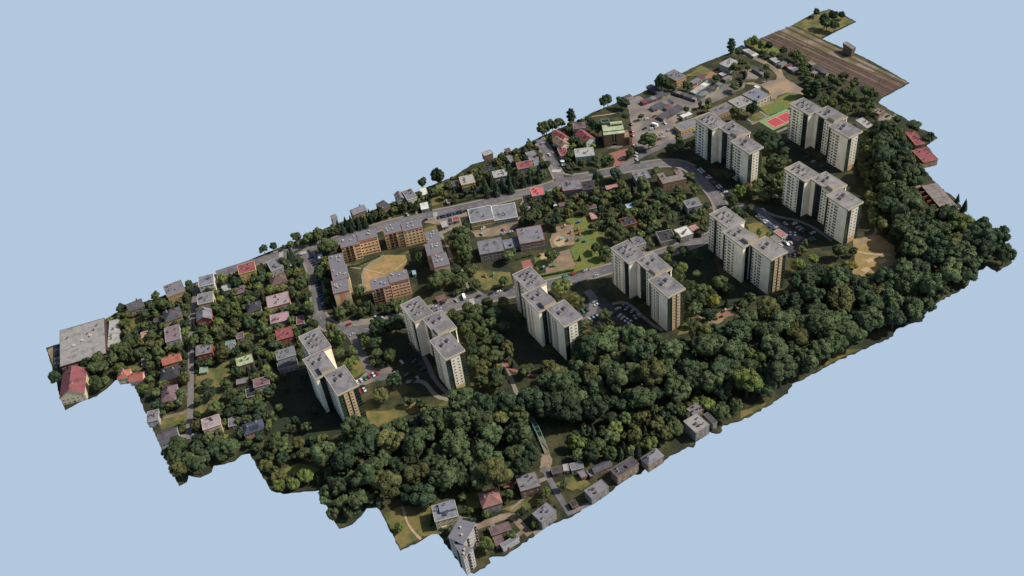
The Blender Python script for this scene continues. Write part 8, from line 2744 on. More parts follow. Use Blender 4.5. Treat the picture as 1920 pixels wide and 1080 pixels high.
for k, tx, ty, typ, lab in TOWERS:
    t = link('tower_block', None, loc=(tx, ty, 0), label=lab, cat='apartment tower', group='cream eleven storey towers')
    bei = k in (1, 4, 5); tr = M_TROOF2 if k in (5, 8) else M_TROOF
    for kind, dx, dy in (('A', 0, 0), ('B', 6*typ, -22.05), ('C', 0, -44.1)): tower_module(t, dx, dy, kind, typ, bei, tr)
# ------------------------------------------------------------------ orange five storey blocks
BH = 15.
bm_ = MB(); bm_.box(-1.4, -1.1, -.1, 1.4, 0, .02); bm_.box(-1.4, -1.1, .02, 1.4, -1.02, 1.0); bm_.box(-1.4, -1.02, .02, -1.32, 0, 1.0); bm_.box(1.32, -1.02, .02, 1.4, 0, 1.0); bm_.quad([(-1.1,-.02,.1),(1.1,-.02,.1),(1.1,-.02,2.2),(-1.1,-.02,2.2)], 1)
BALC = bm_.mesh('balcony', [M_BALC, M_GLASS])
for bi, (nm, ax, segs, lab) in enumerate(BLOCKS):
    a0 = R(-16.5); cx, cy = segs[0][0], segs[0][1]
    t = link('apartment_block', None, loc=(cx, cy, 0), rz=a0, label=lab, cat='apartment block', group='five storey apartment blocks round the dry courtyard')
    for si, (sx, sy, w, d, a) in enumerate(segs):
        dx, dy = sx-cx, sy-cy; lx = dx*math.cos(a0)+dy*math.sin(a0); ly = -dx*math.sin(a0)+dy*math.cos(a0)
        hh = BH+(.35 if si % 2 else 0); o = .02*si
        x0, x1, y0, y1 = lx-w/2, lx+w/2, ly-d/2+o, ly+d/2+o
        m = MB(); wm = (M_ORANGE if nm in ('NW', 'NE') else M_ORANGE2) if ax == 'x' else M_CREAMEND
        m.box(x0, y0, 0, x1, y1, hh-.35, skip='t'); m.build('wall', wm, t)
        r = MB(); r.box(x0-.3, y0-.3, hh-.35, x1+.3, y1+.3, hh, 0, top=1)
        for q in ((x0-.3, y0-.3, x1+.3, y0-.1), (x0-.3, y0-.1, x0-.1, y1+.3)): r.box(q[0], q[1], hh, q[2], q[3], hh+.15, 0)
        ro = r.build('roof', [M_TIN, M_BROOF], t)
        for q in range(4 if ax == 'x' else 5):
            vx, vy = x0+w*rng.uniform(.12, .88), y0+d*rng.uniform(.25, .9); v = MB(); v.box(vx-.45, vy-.5, hh, vx+.45, vy+.5, hh+rng.uniform(.9, 1.5)); v.build('vent', M_VENT, ro)
        if ax == 'x':
            cols = [('w', .09), ('b', .3), ('b', .52), ('w', .78), ('w', .93)] if si == 0 else [('w', .1), ('w', .3), ('w', .5), ('w', .7), ('w', .9)]
            for kk, fr in cols:
                for s in range(5):
                    z = 1.9+s*2.8
                    if kk == 'w': put_window(t, x0+w*fr, y0, z, 's', (1.7, 1.5))
                    else: link('balcony', BALC, t, loc=(x0+w*fr, y0, z-1.0))
            if nm != 'NE' or si == 0:
                for fr in ((.2, .4, .6, .8) if si else (.86,)):
                    for s in range(5):
                        if (s*3+int(fr*10)) % 2 == bi % 2 or si == 0: g = MB(); g.box(x0+w*fr-.5, y0-.05, 1.2+s*2.8, x0+w*fr+.5, y0, 2.6+s*2.8); g.build('infill_panel', M_REDP, t)
        else:
            for fr in (.15, .38, .62, .85):
                for s in range(5): put_window(t, x0, y1-d*fr, 1.9+s*2.8, 'w', (1.7, 1.5))
            if nm == 'W' and si == 2:
                g = MB(); g.box(x0+w*.33, y0-.06, .1, x0+w*.67, y0, hh-.5); g.build('painted_stripe', M_PINKSTRIPE, t)
# ------------------------------------------------------------------ houses, sheds, shops
def roof_mesh(rt, w, d, h):
    m = MB(); o = .45
    if rt in ('flat', 'step', 'atrium'):
        t = .35; m.box(-w/2-.25, -d/2-.25, h-t, w/2+.25, d/2+.25, h, 1, top=0)
        for q in ((-w/2-.25, -d/2-.25, w/2+.25, -d/2), (-w/2-.25, d/2, w/2+.25, d/2+.25), (-w/2-.25, -d/2, -w/2, d/2), (w/2, -d/2, w/2+.25, d/2)): m.box(q[0], q[1], h, q[2], q[3], h+.22, 1)
        if rt == 'step': m.box(-w*.22, -d*.12, h, w*.5, d*.46, h+1.8, 0); 
        return m, h
    rise = .36*min(w, d)
    if rt == 'hip':
        a, b = w/2+o, d/2+o; L = max(a, b)-min(a, b); lo = (a, b)
        rx, ry = (L, 0) if a >= b else (0, L)
        A, B, C, D = (-a,-b,h), (a,-b,h), (a,b,h), (-a,b,h); P, Q = (-rx,-ry,h+rise), (rx,ry,h+rise)
        if a >= b: m.quad([A,B,Q,P]); m.quad([C,D,P,Q]); m.quad([B,C,Q]); m.quad([D,A,P])
        else: m.quad([A,B,P]); m.quad([B,C,Q,P]); m.quad([C,D,Q]); m.quad([D,A,P,Q])
        m.box(-a, -b, h-.2, a, b, h-.005, 1)
    else:
        if w >= d:
            a, b = w/2+o, d/2+o; m.quad([(-a,-b,h),(a,-b,h),(a,0,h+rise),(-a,0,h+rise)]); m.quad([(a,b,h),(-a,b,h),(-a,0,h+rise),(a,0,h+rise)])
            m.quad([(-a,b,h-.2),(a,b,h-.2),(a,0,h+rise-.2),(-a,0,h+rise-.2)],1); m.quad([(a,-b,h-.2),(-a,-b,h-.2),(-a,0,h+rise-.2),(a,0,h+rise-.2)],1)
            for s in (-1, 1):
                m.quad([(s*a,-b,h-.2),(s*a,0,h+rise-.2),(s*a,0,h+rise),(s*a,-b,h)],1); m.quad([(s*a,b,h-.2),(s*a,0,h+rise-.2),(s*a,0,h+rise),(s*a,b,h)],1); m.quad([(-a,s*b,h-.2),(a,s*b,h-.2),(a,s*b,h),(-a,s*b,h)],1)
        else:
            a, b = w/2+o, d/2+o; m.quad([(-a,-b,h),(0,-b,h+rise),(0,b,h+rise),(-a,b,h)]); m.quad([(a,-b,h),(a,b,h),(0,b,h+rise),(0,-b,h+rise)])
            m.quad([(-a,-b,h-.2),(0,-b,h+rise-.2),(0,b,h+rise-.2),(-a,b,h-.2)],1); m.quad([(a,-b,h-.2),(a,b,h-.2),(0,b,h+rise-.2),(0,-b,h+rise-.2)],1)
            for s in (-1, 1):
                m.quad([(-a,s*b,h-.2),(0,s*b,h+rise-.2),(0,s*b,h+rise),(-a,s*b,h)],1); m.quad([(a,s*b,h-.2),(0,s*b,h+rise-.2),(0,s*b,h+rise),(a,s*b,h)],1); m.quad([(s*a,-b,h-.2),(s*a,b,h-.2),(s*a,b,h),(s*a,-b,h)],1)
    return m, h+rise
CATS = dict(house='house', shed='shed', annex='annex', garage='garage', kiosk='kiosk', shop='shop', school='school', hall='hall', workshop='workshop', warehouse='warehouse', transformer_tower='tower', container='container', signal_box='signal box', hut='hut')
RIM = dict(midgrey='paleconc', redrim='scarlet')
for kind, hx, hy, w, d, a, h, rt, rc, wc, lab in HOUSES:
    t = link(kind, None, loc=(hx, hy, 0), rz=R(a), label=lab, cat=CATS[kind])
    g = MB(); wt = wmat(wc)
    base = h-(.35 if rt in ('flat', 'step', 'atrium') else .2)
    rtt = 'gable' if rt == 'gabled' else rt
    if rt == 'atrium':
        ax0, ax1, ay0, ay1 = -w*.22, w*.22, d*.02, d*.5
        P = [(-w/2,-d/2),(w/2,-d/2),(w/2,d/2),(ax1,d/2),(ax1,ay0),(ax0,ay0),(ax0,d/2),(-w/2,d/2)]
        g.prism(P, 0, base); g.build('wall', wt, t)
        r = MB(); Q = [(x*1.02, y*1.02) for x, y in P]; r.prism(Q, base+.01, h, 1, top=0); ro = r.build('roof', [rmat(rc), M_COPPER], t); top = h
        g = MB(); g.tube((0, d*.28, 0), (0, d*.28, 5.), 2.2, .2, 8); g.build('atrium_lantern', M_COPPER, t)
    else:
        if kind == 'signal_box':
            g.box(-w/2+.4, -d/2+.4, 0, w/2-.4, d/2-.4, base-3); g.box(-w/2, -d/2, base-3, w/2, d/2, base)
        else: g.box(-w/2, -d/2, 0, w/2, d/2, base)
        if rtt == 'gable':
            rise = .36*min(w, d)*(1-.45/(min(w, d)/2+.45))
            for s in (-1, 1):
                if w >= d: g.quad([(s*w/2,-d/2,base),(s*w/2,d/2,base),(s*w/2,0,base+rise)] if s > 0 else [(s*w/2,d/2,base),(s*w/2,-d/2,base),(s*w/2,0,base+rise)])
                else: g.quad([(w/2,s*d/2,base),(-w/2,s*d/2,base),(0,s*d/2,base+rise)] if s > 0 else [(-w/2,s*d/2,base),(w/2,s*d/2,base),(0,s*d/2,base+rise)])
        g.build('wall', wt, t)
        r, top = roof_mesh(rtt, w, d, h)
        rim = M_TIN if wc == 'redrim' or 'red roof edg' in lab else (M_WHITE if rc == 'palerim' else wt)
        ro = r.build('roof', [rmat(rc), rim], t)
    big = min(w, d) > 6.5
    if rt == 'gabled':
        v = MB(); v.box(-1.3, 0, h, 1.3, d*.3, h+2.1, 1); v.box(-1.6, -.1, h+2.1, 1.6, d*.32, h+2.4, 0); v.build('dormer', [rmat(rc), wt], ro)
    if big:
        nch = 2 if rtt in ('gable', 'hip') else 4
        for q in range(nch):
            vx, vy = rng.uniform(-.35, .35)*w, rng.uniform(-.35, .35)*d; s = rng.uniform(.35, .6)
            if rtt in ('gable', 'hip'): vx, vy = (rng.choice((-.25, .22))*w, rng.uniform(-.08, .12)*d) if w >= d else (rng.uniform(-.1, .1)*w, rng.choice((-.22, .25))*d)
            z0 = h if rtt in ('flat', 'step', 'atrium') else h+.15*min(w, d)
            if rt == 'atrium' and abs(vx) < w*.26: vx = math.copysign(w*.36, vx)
            if rt == 'step': z0 = h
            v = MB(); v.box(vx-s, vy-s*.8, z0-.05, vx+s, vy+s*.8, (h+rng.uniform(1., 1.5)+(1.8 if rt == 'step' else 0)) if rtt in ('flat','step','atrium') else top+.7); v.box(vx-s-.1, vy-s*.8-.1, v.v[-1][2], vx+s+.1, vy+s*.8+.1, v.v[-1][2]+.14, 1)
            v.build('chimney', [M_VENT if rng.random() < .6 else wmat('brick'), M_VENTCAP], ro)
        if rc == 'navy':
            rise = .36*min(w, d)
            for q in range(3):
                v = MB(); b2 = d/2+.45; px0 = -w*.2+q*2.1; v.quad([(px0, -b2*.75, h+rise*.25+.12), (px0+1.8, -b2*.75, h+rise*.25+.12), (px0+1.8, -b2*.3, h+rise*.7+.12), (px0, -b2*.3, h+rise*.7+.12)]); v.build('solar_panel', M_BAY, ro)
    # openings on the two street sides
    if big and kind not in ('warehouse',):
        rows = max(1, int((h+.4)/2.9)); size = (1.7, 1.5) if kind in ('school', 'shop', 'workshop', 'hall') else (1.3, 1.3)
        for s in range(rows):
            z = 1.55+s*2.85
            nx = max(2, int(w/(2.6 if kind in ('school', 'shop') else 3.3)))
            for q in range(nx):
                if s == 0 and q == nx//2 and kind == 'house': link('door', DOOR, t, loc=(-w/2+w*(q+.5)/nx, -d/2, 0)); continue
                put_window(t, -w/2+w*(q+.5)/nx, -d/2, z, 's', size)
            ny = max(2, int(d/4.2))
            for q in range(ny): put_window(t, -w/2, -d/2+d*(q+.5)/ny, z, 'w', (1.0, 1.0))
        if kind == 'house' and rng.random() < .5 and rows > 1:
            g = MB(); bw = min(3.2, w*.3); g.box(-w*.3, -d/2-1.3, 2.7, -w*.3+bw, -d/2, 2.9); g.box(-w*.3, -d/2-1.3, 2.9, -w*.3+bw, -d/2-1.2, 3.8); g.build('balcony', wt, t)
    else:
        if kind == 'warehouse':
            for q in range(3): v = MB(); vx, vy = (-6+q*6, -2+q*3); v.box(vx-1, vy-.8, h, vx+1, vy+.8, h+1.2); v.build('vent', M_VENT, ro)
            for q in range(8): put_window(t, -w/2+w*(q+.5)/8, -d/2, 6.2, 's', (2.2, 1.5))
        elif kind == 'signal_box':
            for q in range(4): put_window(t, -w/2, -d/2+d*(q+.5)/4, h-1.9, 'w', (2.2, 1.5))
            put_window(t, 0, -d/2, h-1.9, 's', (2.2, 1.5))
        else:
            link('door', DOOR, t, loc=(-w*.2, -d/2, 0))
            if w > 4: put_window(t, w*.25, -d/2, 1.4, 's', (.8, .9))
# ------------------------------------------------------------------ lone rotated block at the lower edge
t = link('apartment_block', None, loc=(LONE[0][0][0], LONE[0][0][1], 0), label='lone pale grey apartment block with twin grey roofs at the cut edge past the footbridge', cat='apartment block')
bx, by = LONE[0][0]
for qi, Q in enumerate(LONE):
    P = [(x-bx, y-by) for x, y in Q]; hh = 18-.6*qi
    m = MB(); m.prism(P, 0, hh-.3); m.build('wall', wmat('greyw'), t)
    c = (sum(p[0] for p in P)/4, sum(p[1] for p in P)/4); PO = [(c[0]+(x-c[0])*1.05, c[1]+(y-c[1])*1.05) for x, y in P]
    r = MB(); r.prism(PO, hh-.29, hh, 1, top=0); ro = r.build('roof', [M_BROOF, M_VENT], t)
    for q in range(2): f = .35+.3*q; v = MB(); vx, vy = P[0][0]*(1-f)+P[2][0]*f, P[0][1]*(1-f)+P[2][1]*f; v.box(vx-.5, vy-.5, hh, vx+.5, vy+.5, hh+1.3); v.build('vent', M_VENT, ro)
    for e in range(4):
        a, b = Vector(P[e]), Vector(P[(e+1) % 4]); dv = b-a; nrm = Vector((dv.y, -dv.x)).normalized()
        if nrm.y > .3 : continue
        L = dv.length; nn = max(2, int(L/2.6)); ang = math.atan2(dv.y, dv.x)
        for k in range(nn):
            p = a+dv*(k+.5)/nn
            for s in range(6):
                if k % 3 == 1: o = link('balcony', BALC, t, loc=(p.x, p.y, .9+s*2.85), rz=ang); o.scale = (.7, .55, 1)
                else: o = put_window(t, p.x, p.y, 1.9+s*2.85, 's', (1.3, 1.3)); o.rotation_euler = (0, 0, ang)
# ------------------------------------------------------------------ garages
GN = {}
gcol = ['brown', 'maroon', 'teal', 'midgrey', 'palegreen']
ROWTXT = ['beside the cut edge past the car park', 'in the row headed by a maroon roof', 'in the stepped row behind the maroon headed one', 'in the inner row on the parking ground', 'in the row facing the parked cars', 'in the short brown row between two grey rows', 'in the row running down to the dirt road', 'in the long dark row along the dirt road', 'in the white roofed row behind the dark one', 'in the mixed row by the reddish strip', 'in the pair at the end of the dirt road', 'in the pair beside the grey hall', 'in the white row near the railway', 'in the row beside a pale concrete apron', 'in the pair by the allotments', 'alone by the allotments', 'in the patched row by the allotments', 'by the railway hedge', 'dark, by the railway hedge', 'low and dark, near the railway hedge', 'next to the dark allotment sheds']
for gx, gy, w, d, a, h, rc, row in GARAGES:
    cn = dict(midgrey='grey', darkgrey='dark grey', paleconc='pale', black='black', whiteroof='white', brown='brown', mauve='mauve', maroon='maroon', coral='coral', taupe='taupe', beigegrey='beige')[rc]
    t = link('lock_up_garage', None, loc=(gx, gy, 0), rz=R(a), label=f'{cn} roofed lock up garage {ROWTXT[row]}', cat='garage', group=f'garages {ROWTXT[row]}')
    g = MB(); g.box(-w/2, -d/2, 0, w/2, d/2, h-.15, skip='t'); g.build('wall', wmat(('greyw', 'brownw', 'greybr')[row % 3]), t)
    r = MB(); r.box(-w/2-.02, -d/2-.25, h-.15, w/2+.02, d/2+.15, h); r.build('roof', rmat(rc), t)
    dd = MB(); dd.box(-w*.38, -d/2-.06, 0, w*.38, -d/2, h-.45); dd.build('door', rmat(gcol[(row*3+int(abs(gx)*7)) % 5]), t)
# ------------------------------------------------------------------ church
cx, cy, cw, cd, ca = CHURCH
t = link('church', None, loc=(cx, cy, 0), rz=R(ca), label='brown brick church with pale green roofs and a tall central cross window', cat='church')
w, d = cw/2, cd/2
m = MB(); m.box(-w, -d, 0, -1.9, d, 12.6, skip='t'); m.box(1.9, -d, 0, w, d, 12.6, skip='t'); m.box(-1.9, -d+1.6, 0, 1.9, d, 12.6, skip='t'); m.build('wall', M_CBRICK, t)
m = MB(); m.quad([(-1.9,-d+1.5,0),(1.9,-d+1.5,0),(1.9,-d+1.5,12.6),(-1.9,-d+1.5,12.6)]); m.build('entrance_window', M_CDARK, t)
m = MB(); m.box(-.45, -d+.9, 3.4, .45, -d+1.3, 12.6); m.box(-1.8, -d+.2, 3.0, 1.8, -d+1.4, 3.4); m.build('cross', M_GREENROOF, t)
m = MB(); m.box(-w-.5, -d-.6, 12.6, w+.5, -d+3.6, 13.1, 1, top=0); m.box(-w-.3, -d+3.61, 13.6, w+.3, d+.4, 14.1, 1, top=0); m.box(-w-.3, -d+3.62, 12.61, w+.3, d+.4, 13.6, 1); ro = m.build('roof', [M_GREENROOF, M_COPPER], t)
m = MB(); K = 8                                                      # barrel vaulted lantern at the back
for k in range(K):
    a0, a1 = math.pi*k/K, math.pi*(k+1)/K
    p = lambda a: (d-1.2+1.9*math.cos(a), 14.1+.8+2.1*math.sin(a)); (ya, za), (yb, zb) = p(a0), p(a1)
    m.quad([(-2, ya, za), (-2, yb, zb), (w-.3, yb, zb), (w-.3, ya, za)][::-1])
m.box(-2, d-3.1, 14.1, w-.3, d+.7, 14.9, 1); m.quad([(-2, d-3.1, 14.9)]+[(-2, d-1.2+1.9*math.cos(math.pi*(1-k/K)), 14.9+2.1*math.sin(math.pi*k/K)) for k in range(1, K)]+[(-2, d+.7, 14.9)], 1)
m.build('barrel_lantern', [M_GREENROOF, M_CDARK], t)
for k in range(4): m = MB(); m.box(-.8+k*2.3, d-3.25, 14.2, .5+k*2.3, d-3.1, 15.9); m.build('lantern_pane', M_CDARK, t)
m = MB(); m.box(-w-.2, d-.1, 0, -2.4, d+4.6, 16.2, 0, top=1)
for q in ((-w-.4, d-.3, -2.2, d+.1), (-w-.4, d+4.4, -2.2, d+4.8), (-w-.4, d+.1, -w, d+4.4), (-2.6, d+.1, -2.2, d+4.4)): m.box(q[0], q[1], 16.2, q[2], q[3], 17.1, 2)
m.build('tower', [M_CBRICK, M_CDARK, M_COPPER], t)
m = MB(); m.box(w+.01, -d-1, 0, w+4.2, d-3, 8.6, 0, top=1); m.build('side_wing', [M_CBRICK, rmat('tan')], t)
for k in range(3): m = MB(); m.box(w+.7+k*1.1, -d-1.12, 1.2, w+1.2+k*1.1, -d-1, 7.6); m.build('slit_window', M_CDARK, t)
for k in range(3): m = MB(); m.box(-w-.06, -d+1+k*3.6, 2, -w, -d+2.2+k*3.6, 10.5); m.build('slit_window', M_CDARK, t)
for k in range(4):
    rr = 6.4-k*.9; m = MB(); P = [(rr*math.cos(math.pi+math.pi*q/10)*1.2, -d-.02+rr*.55*math.sin(math.pi+math.pi*q/10)) for q in range(11)]; m.prism(P, .02+.2*k, .02+.2*k+.2); m.build('step', GM['paving'], t)
# ------------------------------------------------------------------ railway
for k, (a, b) in enumerate(TRACKS):
    L = math.hypot(b[0]-a[0], b[1]-a[1]); an = math.atan2(b[1]-a[1], b[0]-a[0])
    t = link('railway_track', None, loc=(a[0], a[1], .25), rz=an, label=('rusty railway track on the brown ballast' if k < 4 else 'rusty railway track on the grey weedy ballast'), cat='railway track', group='parallel railway tracks')
    for s in (-.75, .75): m = MB(); m.box(0, s-.05, .12, L, s+.05, .28); m.build('rail', M_RAIL, t)
    m = MB(); q = .4
    while q < L-.4: m.box(q, -1.3, 0, q+.35, 1.3, .12, skip='b'); q += .9
    m.build('sleepers', M_SLEEP, t, kind='stuff')
for k, (x, y) in enumerate(MASTS):
    t = link('railway_mast', None, loc=(x, y, 0), label='thin lattice mast standing between the railway tracks', cat='mast', group='railway masts')
    m = MB(); m.tube((0,0,0), (0,0,7.5), .16, .1); m.build('pole', M_RAIL, t); m = MB(); m.beam((0,0,7), (2.6,0,7.2), .12); m.build('arm', M_RAIL, t)
# ------------------------------------------------------------------ footbridge
(ax, ay), (bx, by) = BRIDGE
L = math.hypot(bx-ax, by-ay); an = math.atan2(by-ay, bx-ax)
t = link('footbridge', None, loc=(ax, ay, 0), rz=an, label='green steel footbridge with bowed side trusses over the wooded ravine', cat='footbridge')
m = MB(); m.box(0, -1.3, 1.0, L, 1.3, 1.25); m.build('deck', M_WOOD, t)
for s in (-1, 1):
    m = MB(); N = 14; pts = [(L*k/N, s*1.4, 1.2+3.0*math.sin(math.pi*k/N)) for k in range(N+1)]
    for p, q in zip(pts, pts[1:]): m.beam(p, q, .34)
    m.build('bowed_truss', M_GREENST, t)
    m = MB(); m.beam((0, s*1.4, 1.2), (L, s*1.4, 1.2), .28); m.build('bottom_chord', M_GREENST, t)
    for k in range(1, N): m = MB(); m.beam((L*k/N, s*1.4, 1.3), pts[k], .14); m.build('hanger', M_GREENST, t)
for k in (3, 5, 7, 9, 11): m = MB(); z = 1.2+3.0*math.sin(math.pi*k/14); m.beam((L*k/14, -1.4, z), (L*k/14, 1.4, z), .22); m.build('cross_brace', M_GREENST, t)
for q in (0, L): m = MB(); m.box(q-.8, -1.7, 0, q+.8, 1.7, 1.0); m.build('abutment', GM['paving'], t)
# ------------------------------------------------------------------ terrace ruin with partition walls at the right edge
rx, ry, rw, rd, ra = RUIN
t = link('garage_terrace', None, loc=(rx, ry, 0), rz=R(ra), label='long taupe roofed garage terrace with open bays at the ragged edge of the wood', cat='garage terrace')
m = MB(); m.box(-rw/2, -rd/2, 0, rw/2, rd/2, 3.6, skip='t'); m.build('wall', wmat('brickbeige'), t)
for k in range(6):
    y0, y1 = -rd/2+rd*k/6, -rd/2+rd*(k+1)/6
    m = MB(); m.box(-rw/2-.2, y0, 3.6, rw/2+.2, y1-.12, 3.9+.12*(k % 2)); m.build('roof_panel', rmat('taupe'), t)
    m = MB(); m.box(-rw/2-4.5, y1-.3, 0, -rw/2, y1-.05, 3.2); m.build('partition_wall', wmat('brickorange'), t)
    m = MB(); m.box(-rw/2-.08, y0+.6, 0, -rw/2, y1-.9, 2.6); m.build('garage_door', M_CDARK, t)
# ------------------------------------------------------------------ cars
def car_meshes():
    W2 = .88
    prof = [(-2.1,.35),(-2.15,.7),(-2.0,.92),(-1.5,.98),(.55,.98),(1.5,.88),(2.05,.72),(2.15,.45),(2.05,.3)]
    b = MB(); n = len(prof); 
    for s in (-1, 1): b.v += [(x, s*(W2 if .4 < z < .9 else W2-.08), z) for x, z in prof]
    for k in range(n): j = (k+1) % n; b.f.append((k, j, n+j, n+k)); b.m.append(0)
    b.f.append(tuple(range(n-1, -1, -1))); b.f.append(tuple(range(n, 2*n))); b.m += [0, 0]
    cab = [(-1.75,.98),(-1.25,1.42),(.1,1.45),(.85,.98)]
    i = len(b.v); b.quad([(-1.25,-.68,1.43),(.1,-.68,1.46),(.1,.68,1.46),(-1.25,.68,1.43)])
    g = MB()
    for s in (-1, 1): g.v += [(x, s*(.8 if z < 1 else .68), z) for x, z in cab]
    for k in range(4): j = (k+1) % 4; g.f.append((k, j, 4+j, 4+k)); g.m.append(0)
    g.f += [(3,2,1,0), (4,5,6,7)]; g.m += [0, 0]
    wh = MB(); wh.tube((0,-.1,0), (0,.1,0), .32, .32, 10)
    return b, g.mesh('car_windows', M_GLASS), wh.mesh('wheel', M_TYRE)
CB, CG, CWH = car_meshes(); CBM = {}
LOTT = dict(street='along the shaded street beside the orange blocks', bend='on the bend beside the orange blocks', drive='on the drive behind the tower by the grey flat house', lot2='in the shaded lot at the end of the drive', midstreet='along the street between the salmon block and a tower', schoolstreet='along the street beside the play yards', lot3='in the lot between the play yard tower and the shop tower', lot4='in the shaded lot in front of the tower by the white shop', curve='in the row along the curving road', lot7='in the shaded lot by the railway side tower', lot8='in the large lot around the coral roofed garage', church='on the dusty ground by the church', churchside='beside the church forecourt', shops='around the shop building', houses='in a yard among the houses')
for x, y, a, c, lot in CARS:
    if c not in CBM: CBM[c] = CB.mesh('car_body', cmat(c))
    t = link('parked_car', None, loc=(x, y, .24), rz=R(a), label=f'{CARC[c][1]} car parked {LOTT[lot]}', cat='car', group=f'{CARC[c][1]} cars parked {LOTT[lot]}')
    link('body', CBM[c], t); link('windows', CG, t)
    for wx in (-1.3, 1.35):
        for wy in (-.8, .8): link('wheel', CWH, t, loc=(wx, wy, .32))
for x, y, a, L, lab in VANS:
    t = link('delivery_van', None, loc=(x, y, .24), rz=R(a), label=lab, cat='van')
    m = MB(); m.box(-L/2, -1, .5, L/2-1.6, 1, 2.7); m.build('cargo_box', M_WHITE, t)
    m = MB(); m.v = [(L/2-1.6,-.95,.5),(L/2,-.95,.5),(L/2,.95,.5),(L/2-1.6,.95,.5),(L/2-1.6,-.9,2.2),(L/2-.6,-.9,2.1),(L/2-.6,.9,2.1),(L/2-1.6,.9,2.2)]; m.f = [(0,3,2,1),(4,5,6,7),(0,1,5,4),(1,2,6,5),(2,3,7,6),(3,0,4,7)]; m.m = [0,0,0,1,0,0]; m.build('cab', [M_WHITE, M_GLASS], t)
    for wx in (-L/2+1, L/2-.8):
        for wy in (-.9, .9): o = link('wheel', CWH, t, loc=(wx, wy, .42)); o.scale = (1.3, 1.2, 1.3)
# ------------------------------------------------------------------ small things
for k, (x, y, c) in enumerate(PLAY):
    cc = dict(t=('teal', (70,150,140)), b=('blue', (70,110,150)), r=('red', (176,70,60)), g=('green', (70,140,80)), w=('wooden', (150,116,80)))[c]
    pm = mat('play_'+cc[0], cc[1], .7, .6, .1); t = link('climbing_frame', None, loc=(x, y, .1), rz=k*.7, label=f'small {cc[0]} climbing frame with pitched roof and slide in the play yards', cat='play equipment', group=f'{cc[0]} play equipment')
    for sx in (-.7, .7):
        for sy in (-.7, .7): m = MB(); m.tube((sx, sy, 0), (sx, sy, 2.2), .08, .08); m.build('post', M_WOOD, t)
    m = MB(); m.box(-.8, -.8, 1.0, .8, .8, 1.12); m.build('platform', M_WOOD, t)
    m = MB(); m.quad([(-1,-1,2.2),(1,-1,2.2),(1,0,2.9),(-1,0,2.9)]); m.quad([(1,1,2.2),(-1,1,2.2),(-1,0,2.9),(1,0,2.9)]); m.quad([(-1,-1,2.2),(-1,0,2.9),(-1,1,2.2)]); m.quad([(1,-1,2.2),(1,1,2.2),(1,0,2.9)]); m.build('roof', pm, t)
    m = MB(); m.quad([(.8,-.4,1.1),(.8,.4,1.1),(2.8,.4,.15),(2.8,-.4,.15)]); m.beam((.8,-.42,1.25), (2.8,-.42,.3), .08); m.beam((.8,.42,1.25), (2.8,.42,.3), .08); m.build('slide', pm, t)
for x, y in PARASOLS:
    t = link('parasol', None, loc=(x, y, 0), label='white garden parasol beside the side street', cat='parasol', group='white parasols'); m = MB(); m.tube((0,0,0),(0,0,2.6),.05,.05); m.build('pole', M_WOOD, t); m = MB(); m.tube((0,0,2.2),(0,0,3.0),2.3,.05,10); m.build('canopy', M_WHITE, t)
# ------------------------------------------------------------------ vegetation
ib = bmesh.new(); bmesh.ops.create_icosphere(ib, subdivisions=2, radius=1); IV2 = [v.co.copy() for v in ib.verts]; IF2 = [tuple(v.index for v in f.verts) for f in ib.faces]; ib.free()
ib = bmesh.new(); bmesh.ops.create_icosphere(ib, subdivisions=1, radius=1); IV1 = [v.co.copy() for v in ib.verts]; IF1 = [tuple(v.index for v in f.verts) for f in ib.faces]; ib.free()
from mathutils import noise as mnoise
def lobe(m, c, r, rg, hi=True, squash=1., amp=.22, fr=2.2):
    V, F = (IV2, IF2) if hi else (IV1, IF1); i = len(m.v); o = Vector((rg.uniform(0, 50), rg.uniform(0, 50), 0))
    for v in V:
        k = 1+amp*mnoise.noise(v*fr+o)+rg.uniform(-.07, .07); m.v.append((c[0]+v.x*r*k, c[1]+v.y*r*k, c[2]+v.z*r*k*squash))
    m.f += [tuple(i+a for a in f) for f in F]; m.m += [0]*len(F)
def leaves(m, cs, n, size, rg):
    for _ in range(n):
        c, r = cs[rg.randrange(len(cs))]; d = Vector((rg.gauss(0,1), rg.gauss(0,1), rg.gauss(.35,1))).normalized()
        p = Vector(c)+d*r*rg.uniform(.94, 1.14); a = Vector((rg.gauss(0,1), rg.gauss(0,1), rg.gauss(0,1))).normalized(); b = a.cross(d)
        if b.length < .1: continue
        b = b.normalized()*size*rg.uniform(.6, 1.3); a = a*size*rg.uniform(.6, 1.3)
        m.quad([p-a-b, p+a-b*.6, p+a*.8+b, p-a*.7+b*.8])
def broad(seed, n=17, flat=1.):
    """unit crown: radius 1, centre at origin"""
    rg = random.Random(seed); m = MB(); cs = [((0,0,0), .62)]; lobe(m, (0,0,-.05), .62, rg, True, .95)
    sx, sy = rg.uniform(.72, 1.15), rg.uniform(.72, 1.15); skx, sky = rg.uniform(-.22, .22), rg.uniform(-.22, .22)
    for k in range(n):
        z = -.45+1.4*(k+.5)/n; z = min(z, .96); q = math.sqrt(max(0, 1-z*z)); a = k*2.399+rg.uniform(-.5, .5); rr = rg.uniform(.2, .42)*(1.1 if z > 0 else 1); e = rg.uniform(.46, .84)
        c = (q*math.cos(a)*e*sx+skx*z, q*math.sin(a)*e*sy+sky*z, z*e*flat); cs.append((c, rr)); lobe(m, c, rr, rg, True, .9, .3, 2.6)
    leaves(m, cs[1:], 760, .062, rg); return m
